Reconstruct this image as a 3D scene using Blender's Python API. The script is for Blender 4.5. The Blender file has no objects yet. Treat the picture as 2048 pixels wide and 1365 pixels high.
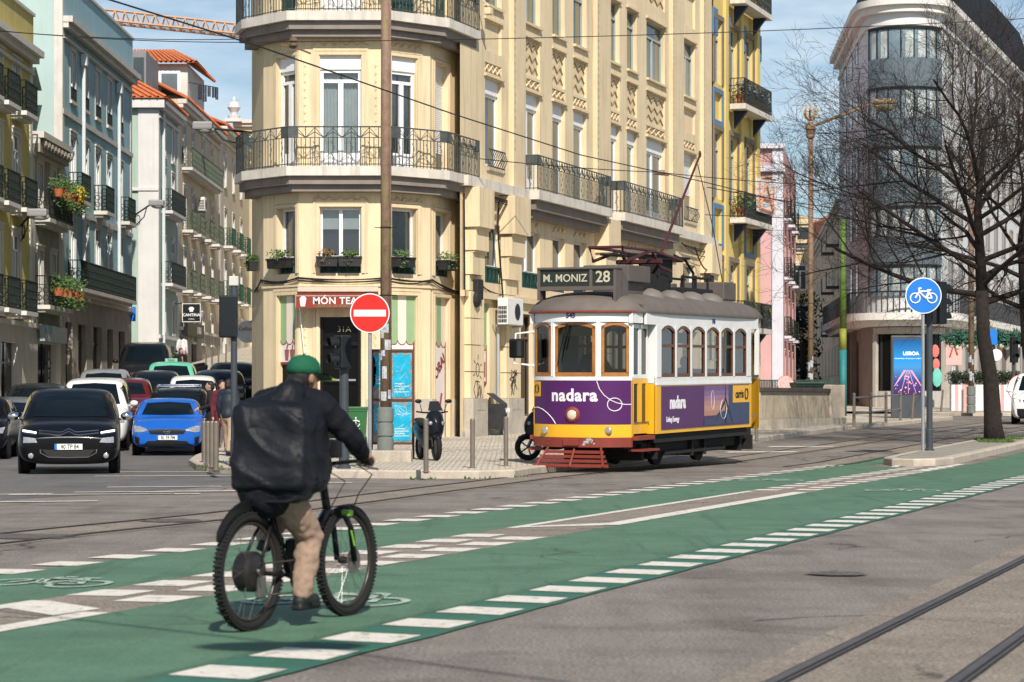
import bpy, bmesh, math, random
from mathutils import Vector, Matrix, noise
from mathutils.bvhtree import BVHTree
R = math.radians
rnd = random.Random(11)
SC = bpy.context.scene
COL = SC.collection

# ---------------------------------------------------------------- camera
F, CX, HY, H = 4836.0, 1024.0, 800.0, 1.42      # focal length and horizon in photo pixels, eye height
cd = bpy.data.cameras.new('camera'); cam = bpy.data.objects.new('camera', cd); COL.objects.link(cam)
cam.location = (0, 0, H); cam.rotation_euler = (R(90), 0, 0)
cd.lens = F / 2048 * 36; cd.sensor_width = 36; cd.shift_y = (HY - 682.5) / 2048
cd.clip_end = 3000; cd.clip_start = .5
cd.dof.use_dof = True; cd.dof.focus_distance = 47.5; cd.dof.aperture_fstop = 5.0
SC.camera = cam

# ---------------------------------------------------------------- sky and sun
SUN_AZ, SUN_EL = R(10.5), R(40)
w = bpy.data.worlds.new('World'); SC.world = w; w.use_nodes = True
nt = w.node_tree; nt.nodes.clear()
out = nt.nodes.new('ShaderNodeOutputWorld'); bg = nt.nodes.new('ShaderNodeBackground')
sky = nt.nodes.new('ShaderNodeTexSky'); sky.sky_type = 'NISHITA'; sky.sun_disc = False
sky.sun_elevation = SUN_EL; sky.sun_rotation = R(180) - SUN_AZ; sky.air_density = 1.0; sky.dust_density = .4; sky.ozone_density = 1.6
tc = nt.nodes.new('ShaderNodeTexCoord'); mp = nt.nodes.new('ShaderNodeMapping'); mp.inputs['Scale'].default_value = (3.2, 3.2, 13)
mp.inputs['Location'].default_value = (1.3, .4, .35)
nz = nt.nodes.new('ShaderNodeTexNoise'); nz.inputs['Scale'].default_value = 1.7; nz.inputs['Detail'].default_value = 9; nz.inputs['Roughness'].default_value = .56
cr = nt.nodes.new('ShaderNodeValToRGB'); cr.color_ramp.elements[0].position = .36; cr.color_ramp.elements[1].position = .60
mul = nt.nodes.new('ShaderNodeMath'); mul.operation = 'MULTIPLY'; mul.inputs[1].default_value = .85
mix = nt.nodes.new('ShaderNodeMixRGB'); mix.inputs[2].default_value = (12.5, 12.3, 12.3, 1)
L = nt.links.new
L(tc.outputs['Generated'], mp.inputs[0]); L(mp.outputs[0], nz.inputs['Vector']); L(nz.outputs['Fac'], cr.inputs[0])
sz = nt.nodes.new('ShaderNodeSeparateXYZ'); mz = nt.nodes.new('ShaderNodeMapRange'); mz.inputs[1].default_value = .15; mz.inputs[2].default_value = .6; mz.inputs[3].default_value = 1; mz.inputs[4].default_value = .15; m2_ = nt.nodes.new('ShaderNodeMath'); m2_.operation = 'MULTIPLY'  # clouds thinned overhead, above the view, to lower the ambient fill
L(tc.outputs['Generated'], sz.inputs[0]); L(sz.outputs[2], mz.inputs[0]); L(cr.outputs[0], m2_.inputs[0]); L(mz.outputs[0], m2_.inputs[1]); L(m2_.outputs[0], mul.inputs[0]); L(mul.outputs[0], mix.inputs[0]); L(sky.outputs[0], mix.inputs[1]); tn = nt.nodes.new('ShaderNodeMixRGB'); tn.blend_type = 'MULTIPLY'; tn.inputs[0].default_value = 1; tn.inputs[2].default_value = (.86, .99, 1.08, 1); L(mix.outputs[0], tn.inputs[1]); L(tn.outputs[0], bg.inputs['Color']); L(bg.outputs[0], out.inputs[0])
bg.inputs['Strength'].default_value = .073
sd = bpy.data.lights.new('sun', 'SUN'); sun = bpy.data.objects.new('sun', sd); COL.objects.link(sun)
sd.energy = 5.0; sd.angle = R(.55); sd.color = (1, .93, .83)
sv = Vector((math.sin(SUN_AZ) * math.cos(SUN_EL), -math.cos(SUN_AZ) * math.cos(SUN_EL), math.sin(SUN_EL)))
sun.rotation_euler = sv.to_track_quat('Z', 'Y').to_euler(); sun.location = (0, -20, 60)
SC.view_settings.view_transform = 'Standard'; SC.view_settings.look = 'None'
SC.view_settings.exposure = 0.17; SC.view_settings.gamma = 1.0
SC.render.engine = 'CYCLES'
SC.cycles.max_bounces = 6; SC.cycles.diffuse_bounces = 3; SC.cycles.glossy_bounces = 3; SC.cycles.transparent_max_bounces = 12
SC.cycles.sample_clamp_indirect = 4; SC.cycles.caustics_reflective = False; SC.cycles.caustics_refractive = False
SC.cycles.use_denoising = True

# ---------------------------------------------------------------- helpers
def W(px, py, Y): return Vector(((px - CX) * Y / F, Y, H + (HY - py) * Y / F))
def PX(px, Y): return (px - CX) * Y / F
def PZ(py, Y): return H + (HY - py) * Y / F
def GY(py, z=0): return F * (H - z) / (py - HY)
def sst(a, b, x):
    t = min(1, max(0, (x - a) / (b - a))); return t * t * (3 - 2 * t)
def G(x, y):                                    # height of the road surface
    gl = .053 * max(0, y - 64); gr = .012 * max(0, y - 54)
    k = sst(-7.6, -3.0, x)
    return gl * (1 - k) + gr * k
def srgb(r, g, b):
    f = lambda c: (c / 255 / 12.92) if c <= 10 else ((c / 255 + .055) / 1.055) ** 2.4
    return (f(r), f(g), f(b))

MATS = {}
def M(name, col, rough=.75, var=.1, scale=2.0, bump=0, bscale=40, metal=0, spec=.4, streak=0, speck=0, coat=0, emit=0, detail=6):
    if name in MATS: return MATS[name]
    m = bpy.data.materials.new(name); MATS[name] = m; m.use_nodes = True
    n = m.node_tree.nodes; l = m.node_tree.links.new; b = n['Principled BSDF']
    b.inputs['Roughness'].default_value = rough; b.inputs['Metallic'].default_value = metal
    b.inputs['Specular IOR Level'].default_value = spec
    if coat: b.inputs['Coat Weight'].default_value = coat; b.inputs['Coat Roughness'].default_value = .05
    tc = n.new('ShaderNodeTexCoord'); nz = n.new('ShaderNodeTexNoise')
    nz.inputs['Scale'].default_value = scale; nz.inputs['Detail'].default_value = detail; nz.inputs['Roughness'].default_value = .62
    l(tc.outputs['Object'], nz.inputs['Vector'])
    rp = n.new('ShaderNodeValToRGB'); e = rp.color_ramp.elements
    e[0].position = .3; e[1].position = .7
    e[0].color = tuple(c * (1 - var) for c in col) + (1,); e[1].color = tuple(min(1, c * (1 + var)) for c in col) + (1,)
    l(nz.outputs['Fac'], rp.inputs[0]); cur = rp.outputs[0]
    if streak:                                  # rain streaks: noise stretched along z
        mp = n.new('ShaderNodeMapping'); mp.inputs['Scale'].default_value = (5, 5, .35)
        z2 = n.new('ShaderNodeTexNoise'); z2.inputs['Scale'].default_value = 1.3; z2.inputs['Detail'].default_value = 7
        r2 = n.new('ShaderNodeValToRGB'); r2.color_ramp.elements[0].position = .5; r2.color_ramp.elements[1].position = .8
        mu = n.new('ShaderNodeMath'); mu.operation = 'MULTIPLY'; mu.inputs[1].default_value = streak
        mx = n.new('ShaderNodeMixRGB'); mx.inputs[2].default_value = tuple(c * .42 for c in col) + (1,)
        l(tc.outputs['Object'], mp.inputs[0]); l(mp.outputs[0], z2.inputs['Vector']); l(z2.outputs['Fac'], r2.inputs[0])
        l(r2.outputs[0], mu.inputs[0]); l(mu.outputs[0], mx.inputs[0]); l(cur, mx.inputs[1]); cur = mx.outputs[0]
    if speck:                                   # stone chips, fine speckle
        z3 = n.new('ShaderNodeTexNoise'); z3.inputs['Scale'].default_value = 42; z3.inputs['Detail'].default_value = 5; z3.inputs['Roughness'].default_value = .75
        r3 = n.new('ShaderNodeValToRGB'); r3.color_ramp.elements[0].position = .38; r3.color_ramp.elements[1].position = .66
        r3.color_ramp.elements[0].color = (1 - speck,) * 3 + (1,); r3.color_ramp.elements[1].color = (1 + speck * .8,) * 3 + (1,)
        mx = n.new('ShaderNodeMixRGB'); mx.blend_type = 'MULTIPLY'; mx.inputs[0].default_value = 1
        l(tc.outputs['Object'], z3.inputs['Vector']); l(z3.outputs['Fac'], r3.inputs[0]); l(cur, mx.inputs[1]); l(r3.outputs[0], mx.inputs[2]); cur = mx.outputs[0]
    l(cur, b.inputs['Base Color'])
    if bump:
        z4 = n.new('ShaderNodeTexNoise'); z4.inputs['Scale'].default_value = bscale; z4.inputs['Detail'].default_value = 5
        bp = n.new('ShaderNodeBump'); bp.inputs['Strength'].default_value = bump; bp.inputs['Distance'].default_value = .02
        l(tc.outputs['Object'], z4.inputs['Vector']); l(z4.outputs['Fac'], bp.inputs['Height']); l(bp.outputs[0], b.inputs['Normal'])
    if emit:
        l(cur, b.inputs['Emission Color']); b.inputs['Emission Strength'].default_value = emit
    return m
def glass(name, tint=(.8, .85, .85), through=.8):
    if name in MATS: return MATS[name]
    m = bpy.data.materials.new(name); MATS[name] = m; m.use_nodes = True
    n = m.node_tree.nodes; l = m.node_tree.links.new; n.clear()
    o = n.new('ShaderNodeOutputMaterial'); t = n.new('ShaderNodeBsdfTransparent'); g = n.new('ShaderNodeBsdfGlossy'); mx = n.new('ShaderNodeMixShader')
    t.inputs[0].default_value = tint + (1,); g.inputs['Roughness'].default_value = .03; g.inputs['Color'].default_value = (1, 1, 1, 1)
    fr = n.new('ShaderNodeFresnel'); fr.inputs['IOR'].default_value = 1.5
    ad = n.new('ShaderNodeMath'); ad.operation = 'MULTIPLY_ADD'; ad.inputs[1].default_value = 1.0; ad.inputs[2].default_value = (1 - through) * .35; ad.use_clamp = True
    l(fr.outputs[0], ad.inputs[0]); l(ad.outputs[0], mx.inputs[0]); l(t.outputs[0], mx.inputs[1]); l(g.outputs[0], mx.inputs[2]); l(mx.outputs[0], o.inputs[0])
    return m

def thing(name, label, cat, loc=(0, 0, 0), rz=0, group=None):
    o = bpy.data.objects.new(name, None); COL.objects.link(o); o.empty_display_size = .3
    o.location = loc; o.rotation_euler = (0, 0, rz)
    o['label'] = label; o['category'] = cat
    if group: o['group'] = group
    return o
def tag(o, label=None, cat=None, group=None, kind=None):
    if label: o['label'] = label
    if cat: o['category'] = cat
    if group: o['group'] = group
    if kind: o['kind'] = kind
    return o
def link_mesh(name, me, parent=None, world=False):
    o = bpy.data.objects.new(name, me); COL.objects.link(o)
    if parent:
        o.parent = parent
        if world:
            mw = parent.matrix_basis if parent.parent is None else parent.parent.matrix_basis
            if parent.type != 'MESH': o.matrix_parent_inverse = mw.inverted()
    return o
def dup(root, loc=None, rz=None, label=None, group=None, scale=None):
    r = root.copy(); COL.objects.link(r)
    if loc is not None: r.location = loc
    if rz is not None: r.rotation_euler = (0, 0, rz)
    if scale: r.scale = (scale,) * 3
    if label: r['label'] = label
    if group: r['group'] = group
    for ch in list(root.children):
        c = ch.copy(); COL.objects.link(c); c.parent = r
        for g in list(ch.children):
            d = g.copy(); COL.objects.link(d); d.parent = c
    return r

class MB:
    """collects faces; self.T maps local points"""
    def __init__(s, T=None): s.v = []; s.f = []; s.mi = []; s.T = T or Matrix(); s.m = 0; s.sm = []; s.smooth = False
    def add(s, pts, faces, T=None):
        b = len(s.v); A = s.T @ T if T is not None else s.T
        s.v += [A @ Vector(p) for p in pts]
        for f in faces: s.f.append([b + i for i in f]); s.mi.append(s.m); s.sm.append(s.smooth)
        return s
    def box(s, x0, x1, y0, y1, z0, z1, T=None):
        return s.add([(x0, y0, z0), (x1, y0, z0), (x1, y1, z0), (x0, y1, z0), (x0, y0, z1), (x1, y0, z1), (x1, y1, z1), (x0, y1, z1)],
                     [(0, 3, 2, 1), (4, 5, 6, 7), (0, 1, 5, 4), (1, 2, 6, 5), (2, 3, 7, 6), (3, 0, 4, 7)], T)
    def bbox(s, x0, x1, y0, y1, z0, z1, b=.02, T=None):   # bevelled box
        bm = bmesh.new(); bmesh.ops.create_cube(bm, size=1)
        for v in bm.verts: v.co = ((x0 + x1) / 2 + v.co.x * (x1 - x0), (y0 + y1) / 2 + v.co.y * (y1 - y0), (z0 + z1) / 2 + v.co.z * (z1 - z0))
        bmesh.ops.bevel(bm, geom=bm.edges[:], offset=b, segments=2, affect='EDGES', profile=.6)
        return s.bm(bm, T)
    def bm(s, bm, T=None):
        bm.verts.index_update()
        s.add([v.co[:] for v in bm.verts], [[v.index for v in f.verts] for f in bm.faces], T); bm.free(); return s
    def tube(s, pts, r, n=8, cap=True, T=None, sq=1.0):
        pts = [Vector(p) for p in pts]; k = len(pts)
        rs = r if isinstance(r, (list, tuple)) else [r] * k
        vs = []; ref = None
        for i, p in enumerate(pts):
            d = (pts[min(i + 1, k - 1)] - pts[max(i - 1, 0)]).normalized()
            if ref is None:
                ref = Vector((0, 0, 1)) if abs(d.z) < .9 else Vector((1, 0, 0))
            a = (ref - d * ref.dot(d)).normalized(); ref = a; b = d.cross(a)
            for j in range(n):
                t = 2 * math.pi * j / n; vs.append(p + (a * math.cos(t) + b * math.sin(t) * sq) * rs[i])
        fs = [(i * n + j, i * n + (j + 1) % n, (i + 1) * n + (j + 1) % n, (i + 1) * n + j) for i in range(k - 1) for j in range(n)]
        if cap: fs += [tuple(range(n))[::-1], tuple(range((k - 1) * n, k * n))]
        return s.add(vs, fs, T)
    def lathe(s, prof, n=16, T=None, cx=0, cy=0, a0=0, a1=2 * math.pi):   # prof: (r, z) about z
        full = abs(a1 - a0 - 2 * math.pi) < 1e-6; m = n if full else n + 1
        vs = [(cx + r * math.cos(a0 + (a1 - a0) * j / n), cy + r * math.sin(a0 + (a1 - a0) * j / n), z) for r, z in prof for j in range(m)]
        fs = [(i * m + j, i * m + (j + 1) % m, (i + 1) * m + (j + 1) % m, (i + 1) * m + j) for i in range(len(prof) - 1) for j in range(n)]
        if full and prof[0][0] > 1e-4: fs.append(tuple(range(m))[::-1])
        if full and prof[-1][0] > 1e-4: fs.append(tuple(range((len(prof) - 1) * m, len(prof) * m)))
        return s.add(vs, fs, T)
    def cyl(s, p0, p1, r, n=12, r1=None): return s.tube([p0, p1], [r, r if r1 is None else r1], n)
    def prism(s, poly, d0, d1, T=None):          # polygon in (x,z), extruded along y from d0 to d1
        n = len(poly)
        return s.add([(x, d0, z) for x, z in poly] + [(x, d1, z) for x, z in poly],
                     [tuple(range(n)), tuple(range(2 * n - 1, n - 1, -1))] + [(i, i + n, (i + 1) % n + n, (i + 1) % n) for i in range(n)], T)
    def plate(s, poly, z0, z1, T=None):          # polygon in (x,y), extruded up
        n = len(poly)
        return s.add([(x, y, z0) for x, y in poly] + [(x, y, z1) for x, y in poly],
                     [tuple(range(n - 1, -1, -1)), tuple(range(n, 2 * n))] + [(i, (i + 1) % n, (i + 1) % n + n, i + n) for i in range(n)], T)
    def ball(s, c, r, n=10, T=None, sc=(1, 1, 1)):
        k = max(4, n // 2 + 1)
        A = Matrix.Translation(Vector(c)) @ Matrix.Diagonal((sc[0], sc[1], sc[2], 1))
        return s.lathe([(r * math.sin(math.pi * i / k) if 0 < i < k else 1e-5, -r * math.cos(math.pi * i / k)) for i in range(k + 1)], n, (T @ A) if T is not None else A)
    def torus(s, c, ax, R0, r, n=24, k=8, T=None):
        ax = Vector(ax).normalized(); a = ax.orthogonal().normalized(); b = ax.cross(a); c = Vector(c)
        vs = []
        for i in range(n):
            t = 2 * math.pi * i / n; d = a * math.cos(t) + b * math.sin(t)
            for j in range(k):
                q = 2 * math.pi * j / k; vs.append(c + d * (R0 + r * math.cos(q)) + ax * r * math.sin(q))
        fs = [(i * k + j, ((i + 1) % n) * k + j, ((i + 1) % n) * k + (j + 1) % k, i * k + (j + 1) % k) for i in range(n) for j in range(k)]
        return s.add(vs, fs, T)
    def build(s, name, mats, parent=None, world=False, smooth=None, fix=True):
        me = bpy.data.meshes.new(name); me.from_pydata(s.v, [], s.f)
        if not isinstance(mats, (list, tuple)): mats = [mats]
        for m in mats: me.materials.append(m)
        me.polygons.foreach_set('material_index', s.mi)
        me.polygons.foreach_set('use_smooth', [bool(smooth)] * len(s.f) if smooth is not None else s.sm)
        if fix:
            bm = bmesh.new(); bm.from_mesh(me); bmesh.ops.recalc_face_normals(bm, faces=bm.faces); bm.to_mesh(me); bm.free()
        me.update()
        return link_mesh(name, me, parent, world)

def frame(o, u, d=None):
    """matrix for facade coordinates: (along, into the wall, up)"""
    u = Vector(u).normalized(); z = Vector((0, 0, 1)); d = Vector(d).normalized() if d else Vector((-u.y, u.x, 0))
    m = Matrix.Identity(4)
    for i in range(3): m[i][0] = u[i]; m[i][1] = d[i]; m[i][2] = z[i]; m[i][3] = o[i]
    return m
FLAT = Matrix(((1, 0, 0, 0), (0, 0, -1, 0), (0, 1, 0, 0), (0, 0, 0, 1)))   # text plane (x right, y up) into facade (u, d, z)
TXT = {}
def text_geo(s, size=1, bold=0, ext=.003, align='CENTER', sx=1, shear=0, space=1):
    c = bpy.data.curves.new('t', 'FONT'); c.body = s; c.size = size; c.offset = bold; c.extrude = ext; c.align_x = align; c.align_y = 'CENTER'
    c.resolution_u = 3; c.shear = shear; c.space_character = space
    o = bpy.data.objects.new('t', c); COL.objects.link(o)
    dg = bpy.context.evaluated_depsgraph_get(); me = bpy.data.meshes.new_from_object(o.evaluated_get(dg))
    bpy.data.objects.remove(o); bpy.data.curves.remove(c)
    vs = [(v.co.x * sx, v.co.y, v.co.z) for v in me.vertices]; fs = [tuple(p.vertices) for p in me.polygons]
    bpy.data.meshes.remove(me); return vs, fs
def text(mb, s, T, size, **k):
    vs, fs = text_geo(s, size, **k); return mb.add(vs, fs, T @ FLAT if not k.get('flat') else T)
def T3(x, y, z): return Matrix.Translation((x, y, z))
def RZ(a): return Matrix.Rotation(a, 4, 'Z')
def RX(a): return Matrix.Rotation(a, 4, 'X')
def RY(a): return Matrix.Rotation(a, 4, 'Y')

def evald(o):
    dg = bpy.context.evaluated_depsgraph_get(); dg.update()
    me = bpy.data.meshes.new_from_object(o.evaluated_get(dg)); return me
def remesh(mb, vox, smooth=4, name='body', subd=0):
    me = bpy.data.meshes.new('r'); me.from_pydata(mb.v, [], mb.f)
    bm = bmesh.new(); bm.from_mesh(me); bmesh.ops.recalc_face_normals(bm, faces=bm.faces); bm.to_mesh(me); bm.free()
    o = bpy.data.objects.new('r', me); COL.objects.link(o)
    a = o.modifiers.new('a', 'REMESH'); a.mode = 'VOXEL'; a.voxel_size = vox; a.use_smooth_shade = True
    if smooth: b = o.modifiers.new('b', 'SMOOTH'); b.iterations = smooth; b.factor = .5
    m2 = evald(o); bpy.data.objects.remove(o); bpy.data.meshes.remove(me); m2.name = name
    return m2
def subsurf(mb, lv=2, name='body'):
    me = bpy.data.meshes.new('r'); me.from_pydata(mb.v, [], mb.f)
    me.polygons.foreach_set('material_index', mb.mi)
    bm = bmesh.new(); bm.from_mesh(me); bmesh.ops.remove_doubles(bm, verts=bm.verts, dist=1e-4); bmesh.ops.recalc_face_normals(bm, faces=bm.faces); bm.to_mesh(me); bm.free()
    o = bpy.data.objects.new('r', me); COL.objects.link(o)
    a = o.modifiers.new('a', 'SUBSURF'); a.levels = lv; a.render_levels = lv
    m2 = evald(o); bpy.data.objects.remove(o); bpy.data.meshes.remove(me); m2.name = name
    m2.polygons.foreach_set('use_smooth', [True] * len(m2.polygons))
    return m2
def bvh_of(me): return BVHTree.FromPolygons([v.co.copy() for v in me.vertices], [tuple(p.vertices) for p in me.polygons])
# ================================================================ materials
asph = M('asphalt', (.25, .218, .188), .88, .16, .9, .5, 45, speck=.62)
asph_dark = M('dark_asphalt', (.15, .143, .138), .85, .18, .8, .4, 45, speck=.5)
asph_brown = M('worn_asphalt', (.27, .225, .18), .9, .22, 1.4, .5, 45, speck=.65)
green_p = M('green_paint', (.092, .186, .112), .72, .15, 1.6, .3, 45, speck=.28)
green_d = M('dark_green_paint', (.035, .135, .09), .7, .18, 3, .12, 60, speck=.2)
white_p = M('road_white', (.70, .65, .57), .75, .1, 5, .1, 50, speck=.16)
white_w = M('worn_white', (.36, .46, .37), .8, .35, 9, .1, 50, speck=.2)
rail_m = M('rail_steel', (.14, .12, .105), .42, .35, 5, metal=.6)
groove_m = M('rail_groove', (.03, .026, .022), .9, .3, 8)
kerb_m = M('kerb_stone', (.48, .41, .33), .8, .18, 2.5, .3, 25, speck=.15)
steel = M('galvanised_steel', (.33, .35, .36), .45, .1, 6, metal=.5)
black_pl = M('black_plastic', (.010, .010, .011), .5, .2, 5, spec=.25)
rubber = M('tyre_rubber', (.010, .010, .010), .9, .2, 12)
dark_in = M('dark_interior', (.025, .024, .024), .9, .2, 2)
weed = M('weed_green', (.075, .12, .028), .8, .35, 12)
# cobbles: small pale stones in wavy rows
def cobbles():
    m = M('cobbles', (.60, .54, .44), .85, .12, .7, speck=.12)
    n = m.node_tree.nodes; l = m.node_tree.links.new; b = n['Principled BSDF']
    src = b.inputs['Base Color'].links[0].from_socket
    tc = n.new('ShaderNodeTexCoord'); vo = n.new('ShaderNodeTexVoronoi'); vo.feature = 'DISTANCE_TO_EDGE'; vo.inputs['Scale'].default_value = 9; vo.inputs['Randomness'].default_value = .55
    rp = n.new('ShaderNodeValToRGB'); rp.color_ramp.elements[0].position = .03; rp.color_ramp.elements[1].position = .11
    rp.color_ramp.elements[0].color = (.34, .31, .25, 1)
    mx = n.new('ShaderNodeMixRGB'); mx.blend_type = 'MULTIPLY'; mx.inputs[0].default_value = 1
    bp = n.new('ShaderNodeBump'); bp.inputs['Strength'].default_value = .6; bp.inputs['Distance'].default_value = .02
    l(tc.outputs['Object'], vo.inputs['Vector']); l(vo.outputs['Distance'], rp.inputs[0]); l(src, mx.inputs[1]); l(rp.outputs[0], mx.inputs[2]); l(mx.outputs[0], b.inputs['Base Color'])
    l(rp.outputs[0], bp.inputs['Height']); l(bp.outputs[0], b.inputs['Normal'])
    return m
cobble = cobbles()
# road stains on the asphalt: long tyre marks and patches
def stain(m, k, sc=(.25, .25, 1), lo=.45, hi=.75):
    n = m.node_tree.nodes; l = m.node_tree.links.new; b = n['Principled BSDF']; src = b.inputs['Base Color'].links[0].from_socket
    tc = n.new('ShaderNodeTexCoord'); mp = n.new('ShaderNodeMapping'); mp.inputs['Scale'].default_value = sc; mp.inputs['Rotation'].default_value = (0, 0, R(19))
    z = n.new('ShaderNodeTexNoise'); z.inputs['Scale'].default_value = 1; z.inputs['Detail'].default_value = 8; z.inputs['Roughness'].default_value = .7
    rp = n.new('ShaderNodeValToRGB'); rp.color_ramp.elements[0].position = lo; rp.color_ramp.elements[1].position = hi
    rp.color_ramp.elements[0].color = (1, 1, 1, 1); rp.color_ramp.elements[1].color = k + (1,)
    mx = n.new('ShaderNodeMixRGB'); mx.blend_type = 'MULTIPLY'; mx.inputs[0].default_value = 1
    l(tc.outputs['Object'], mp.inputs[0]); l(mp.outputs[0], z.inputs['Vector']); l(z.outputs['Fac'], rp.inputs[0]); l(src, mx.inputs[1]); l(rp.outputs[0], mx.inputs[2]); l(mx.outputs[0], b.inputs['Base Color'])
stain(asph, (.76, .745, .73), (1.7, .16, 1), .46, .68); stain(asph, (.74, .72, .70), (.5, .6, 1), .5, .6); stain(asph_dark, (.7, .7, .7), (1.2, .3, 1)); stain(green_p, (.58, .64, .62), (3.2, .16, 1), .54, .70); stain(green_p, (.80, .84, .84), (.6, .8, 1), .5, .62); stain(green_p, (1.5, 1.25, 1.3), (6, 9, 1), .70, .76); stain(white_p, (.52, .50, .47), (7, 5, 1), .55, .63)

def cracks(m, sc, wd, k):
    n = m.node_tree.nodes; l = m.node_tree.links.new; b = n['Principled BSDF']; src = b.inputs['Base Color'].links[0].from_socket
    tc = n.new('ShaderNodeTexCoord'); nz = n.new('ShaderNodeTexNoise'); nz.inputs['Scale'].default_value = 1.1; nz.inputs['Detail'].default_value = 6; ad = n.new('ShaderNodeMixRGB'); ad.blend_type = 'ADD'; ad.inputs[0].default_value = .9
    vo = n.new('ShaderNodeTexVoronoi'); vo.feature = 'DISTANCE_TO_EDGE'; vo.inputs['Scale'].default_value = sc; rp = n.new('ShaderNodeValToRGB'); rp.color_ramp.elements[0].position = wd * .4; rp.color_ramp.elements[1].position = wd; rp.color_ramp.elements[0].color = (k, k, k, 1)
    z2 = n.new('ShaderNodeTexNoise'); z2.inputs['Scale'].default_value = .35; r2 = n.new('ShaderNodeValToRGB'); r2.color_ramp.elements[0].position = .48; r2.color_ramp.elements[1].position = .56
    mx = n.new('ShaderNodeMixRGB'); mx.blend_type = 'MULTIPLY'
    l(tc.outputs['Object'], nz.inputs['Vector']); l(tc.outputs['Object'], ad.inputs[1]); l(nz.outputs['Color'], ad.inputs[2]); l(ad.outputs[0], vo.inputs['Vector']); l(vo.outputs['Distance'], rp.inputs[0]); l(tc.outputs['Object'], z2.inputs['Vector']); l(z2.outputs['Fac'], r2.inputs[0]); l(r2.outputs[0], mx.inputs[0]); l(src, mx.inputs[1]); l(rp.outputs[0], mx.inputs[2]); l(mx.outputs[0], b.inputs['Base Color'])
cracks(asph, .32, .010, .35); cracks(green_p, .30, .007, .5); cracks(asph_brown, .6, .014, .4); cracks(asph_dark, .3, .008, .5)
# ================================================================ ground
ys = [-30, -10, 0, 6] + [6 + 2 * i for i in range(1, 24)] + [54, 56, 58, 60, 62, 64] + [66 + 2 * i for i in range(60)] + [200, 240, 300, 420, 700, 1600]
xs = [-900, -300, -120, -60, -40, -30, -24] + [-20 + i for i in range(0, 12)] + [-7.6 + .46 * i for i in range(11)] + [-2, 0, 2, 5, 8, 12, 16, 20, 26, 32, 40, 60, 120, 300, 900]
ys = sorted(set(ys)); xs = sorted(set(xs))
g = MB(); nx = len(xs)
g.add([(x, y, min(G(x, y), 14)) for y in ys for x in xs], [(j * nx + i, j * nx + i + 1, (j + 1) * nx + i + 1, (j + 1) * nx + i) for j in range(len(ys) - 1) for i in range(nx - 1)])
tag(g.build('road', asph), kind='structure')

UD, VD = Vector((.32557, .94552, 0)), Vector((.94552, -.32557, 0))     # along the avenue, across it
def UV(u, v, h=0):
    p = UD * u + VD * v; return Vector((p.x, p.y, G(p.x, p.y) + h))
def strip(mb, u0, u1, v0, v1, h, step=1.0, sk=0, wob=0):
    """a painted sheet in avenue coordinates; v0,v1 may be functions of u"""
    n = max(1, int(abs(u1 - u0) / step)); f0 = v0 if callable(v0) else (lambda u: v0); f1 = v1 if callable(v1) else (lambda u: v1)
    pts = []
    for i in range(n + 1):
        u = u0 + (u1 - u0) * i / n
        pts += [UV(u - sk, f0(u) + (rnd.uniform(-wob, wob) if wob else 0), h), UV(u + sk, f1(u) + (rnd.uniform(-wob, wob) if wob else 0), h)]
    mb.add(pts, [(2 * i, 2 * i + 1, 2 * i + 3, 2 * i + 2) for i in range(n)])
def sheet(name, mat, h, poly, step=None):
    mb = MB(); mb.add([(x, y, G(x, y) + h) for x, y in poly], [tuple(range(len(poly)))]); return tag(mb.build(name, mat), kind='structure')

# darker side-street surface, far lane
mb = MB()
rows = [(33.0, -30), (34, -7.3), (37, -5.9), (41.5, -4.2), (43.5, -4.0), (47, -5.7), (52, -6.9), (58, -7.4), (62, -7.62), (64, -7.66)] + [(66 + 2 * i, -8.2) for i in range(50)]
for i, (y, xr) in enumerate(rows):
    for k in range(5):
        x = -30 + (xr + 30) * k / 4; mb.v.append(Vector((x, y, G(x, y) + .004)))
for i in range(len(rows) - 1):
    for k in range(4): mb.f.append([i * 5 + k, i * 5 + k + 1, i * 5 + k + 6, i * 5 + k + 5]); mb.mi.append(0); mb.sm.append(False)
tag(mb.build('side_street', asph_dark), kind='structure')

# bicycle lanes
v_isl = -8.95
mb = MB(); strip(mb, 2, 110, -7.75, -5.18, .005, 1.0, 0, .012); tag(mb.build('green_bicycle_lane', green_p), kind='structure')
mb = MB(); strip(mb, 2, 51, -10.28, -8.75, .005, 1.0, 0, .01); strip(mb, 51, 110, -10.5, -9.75, .005, 1.0); tag(mb.build('green_bicycle_lane', green_p), kind='structure')
mb = MB(); strip(mb, 2, 51, -8.75, -7.75, .0045, 1.0); tag(mb.build('median_strip', asph_brown), kind='structure')
mb = MB(); strip(mb, 2, 110, -5.72, -5.16, .009, .5, 0, .02); tag(mb.build('lane_edge_paint', green_d), kind='structure')
mk = MB()
for i in range(70): u = 4.35 + .965 * i; strip(mk, u, u + .49, -5.70, -5.22, .013, 1, -.03)
for i in range(48): u = 4.2 + 1.0 * i; strip(mk, u, u + .52, -10.62, -10.2, .009, 1, .02)
for i in range(9): u = 15.5 + .99 * i; strip(mk, u, u + .55, -8.74, -8.32, .009, 1, .02); strip(mk, u - .35, u + .2, -8.18, -7.76, .009, 1, .02)
for i in range(15): u = 36.9 + .97 * i; strip(mk, u, u + .5, -8.74, -8.36, .009, 1, .02); strip(mk, u + .3, u + .8, -8.14, -7.76, .009, 1, .02)
strip(mk, 2, 15.0, -8.75, -8.58, .009); strip(mk, 2, 14.3, -7.95, -7.74, .009); mk.add([UV(14.0, -8.0, .0093), UV(14.55, -7.95, .0093), UV(15.0, -8.6, .0093), UV(14.4, -8.6, .0093)], [(0, 1, 2, 3)])
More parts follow.
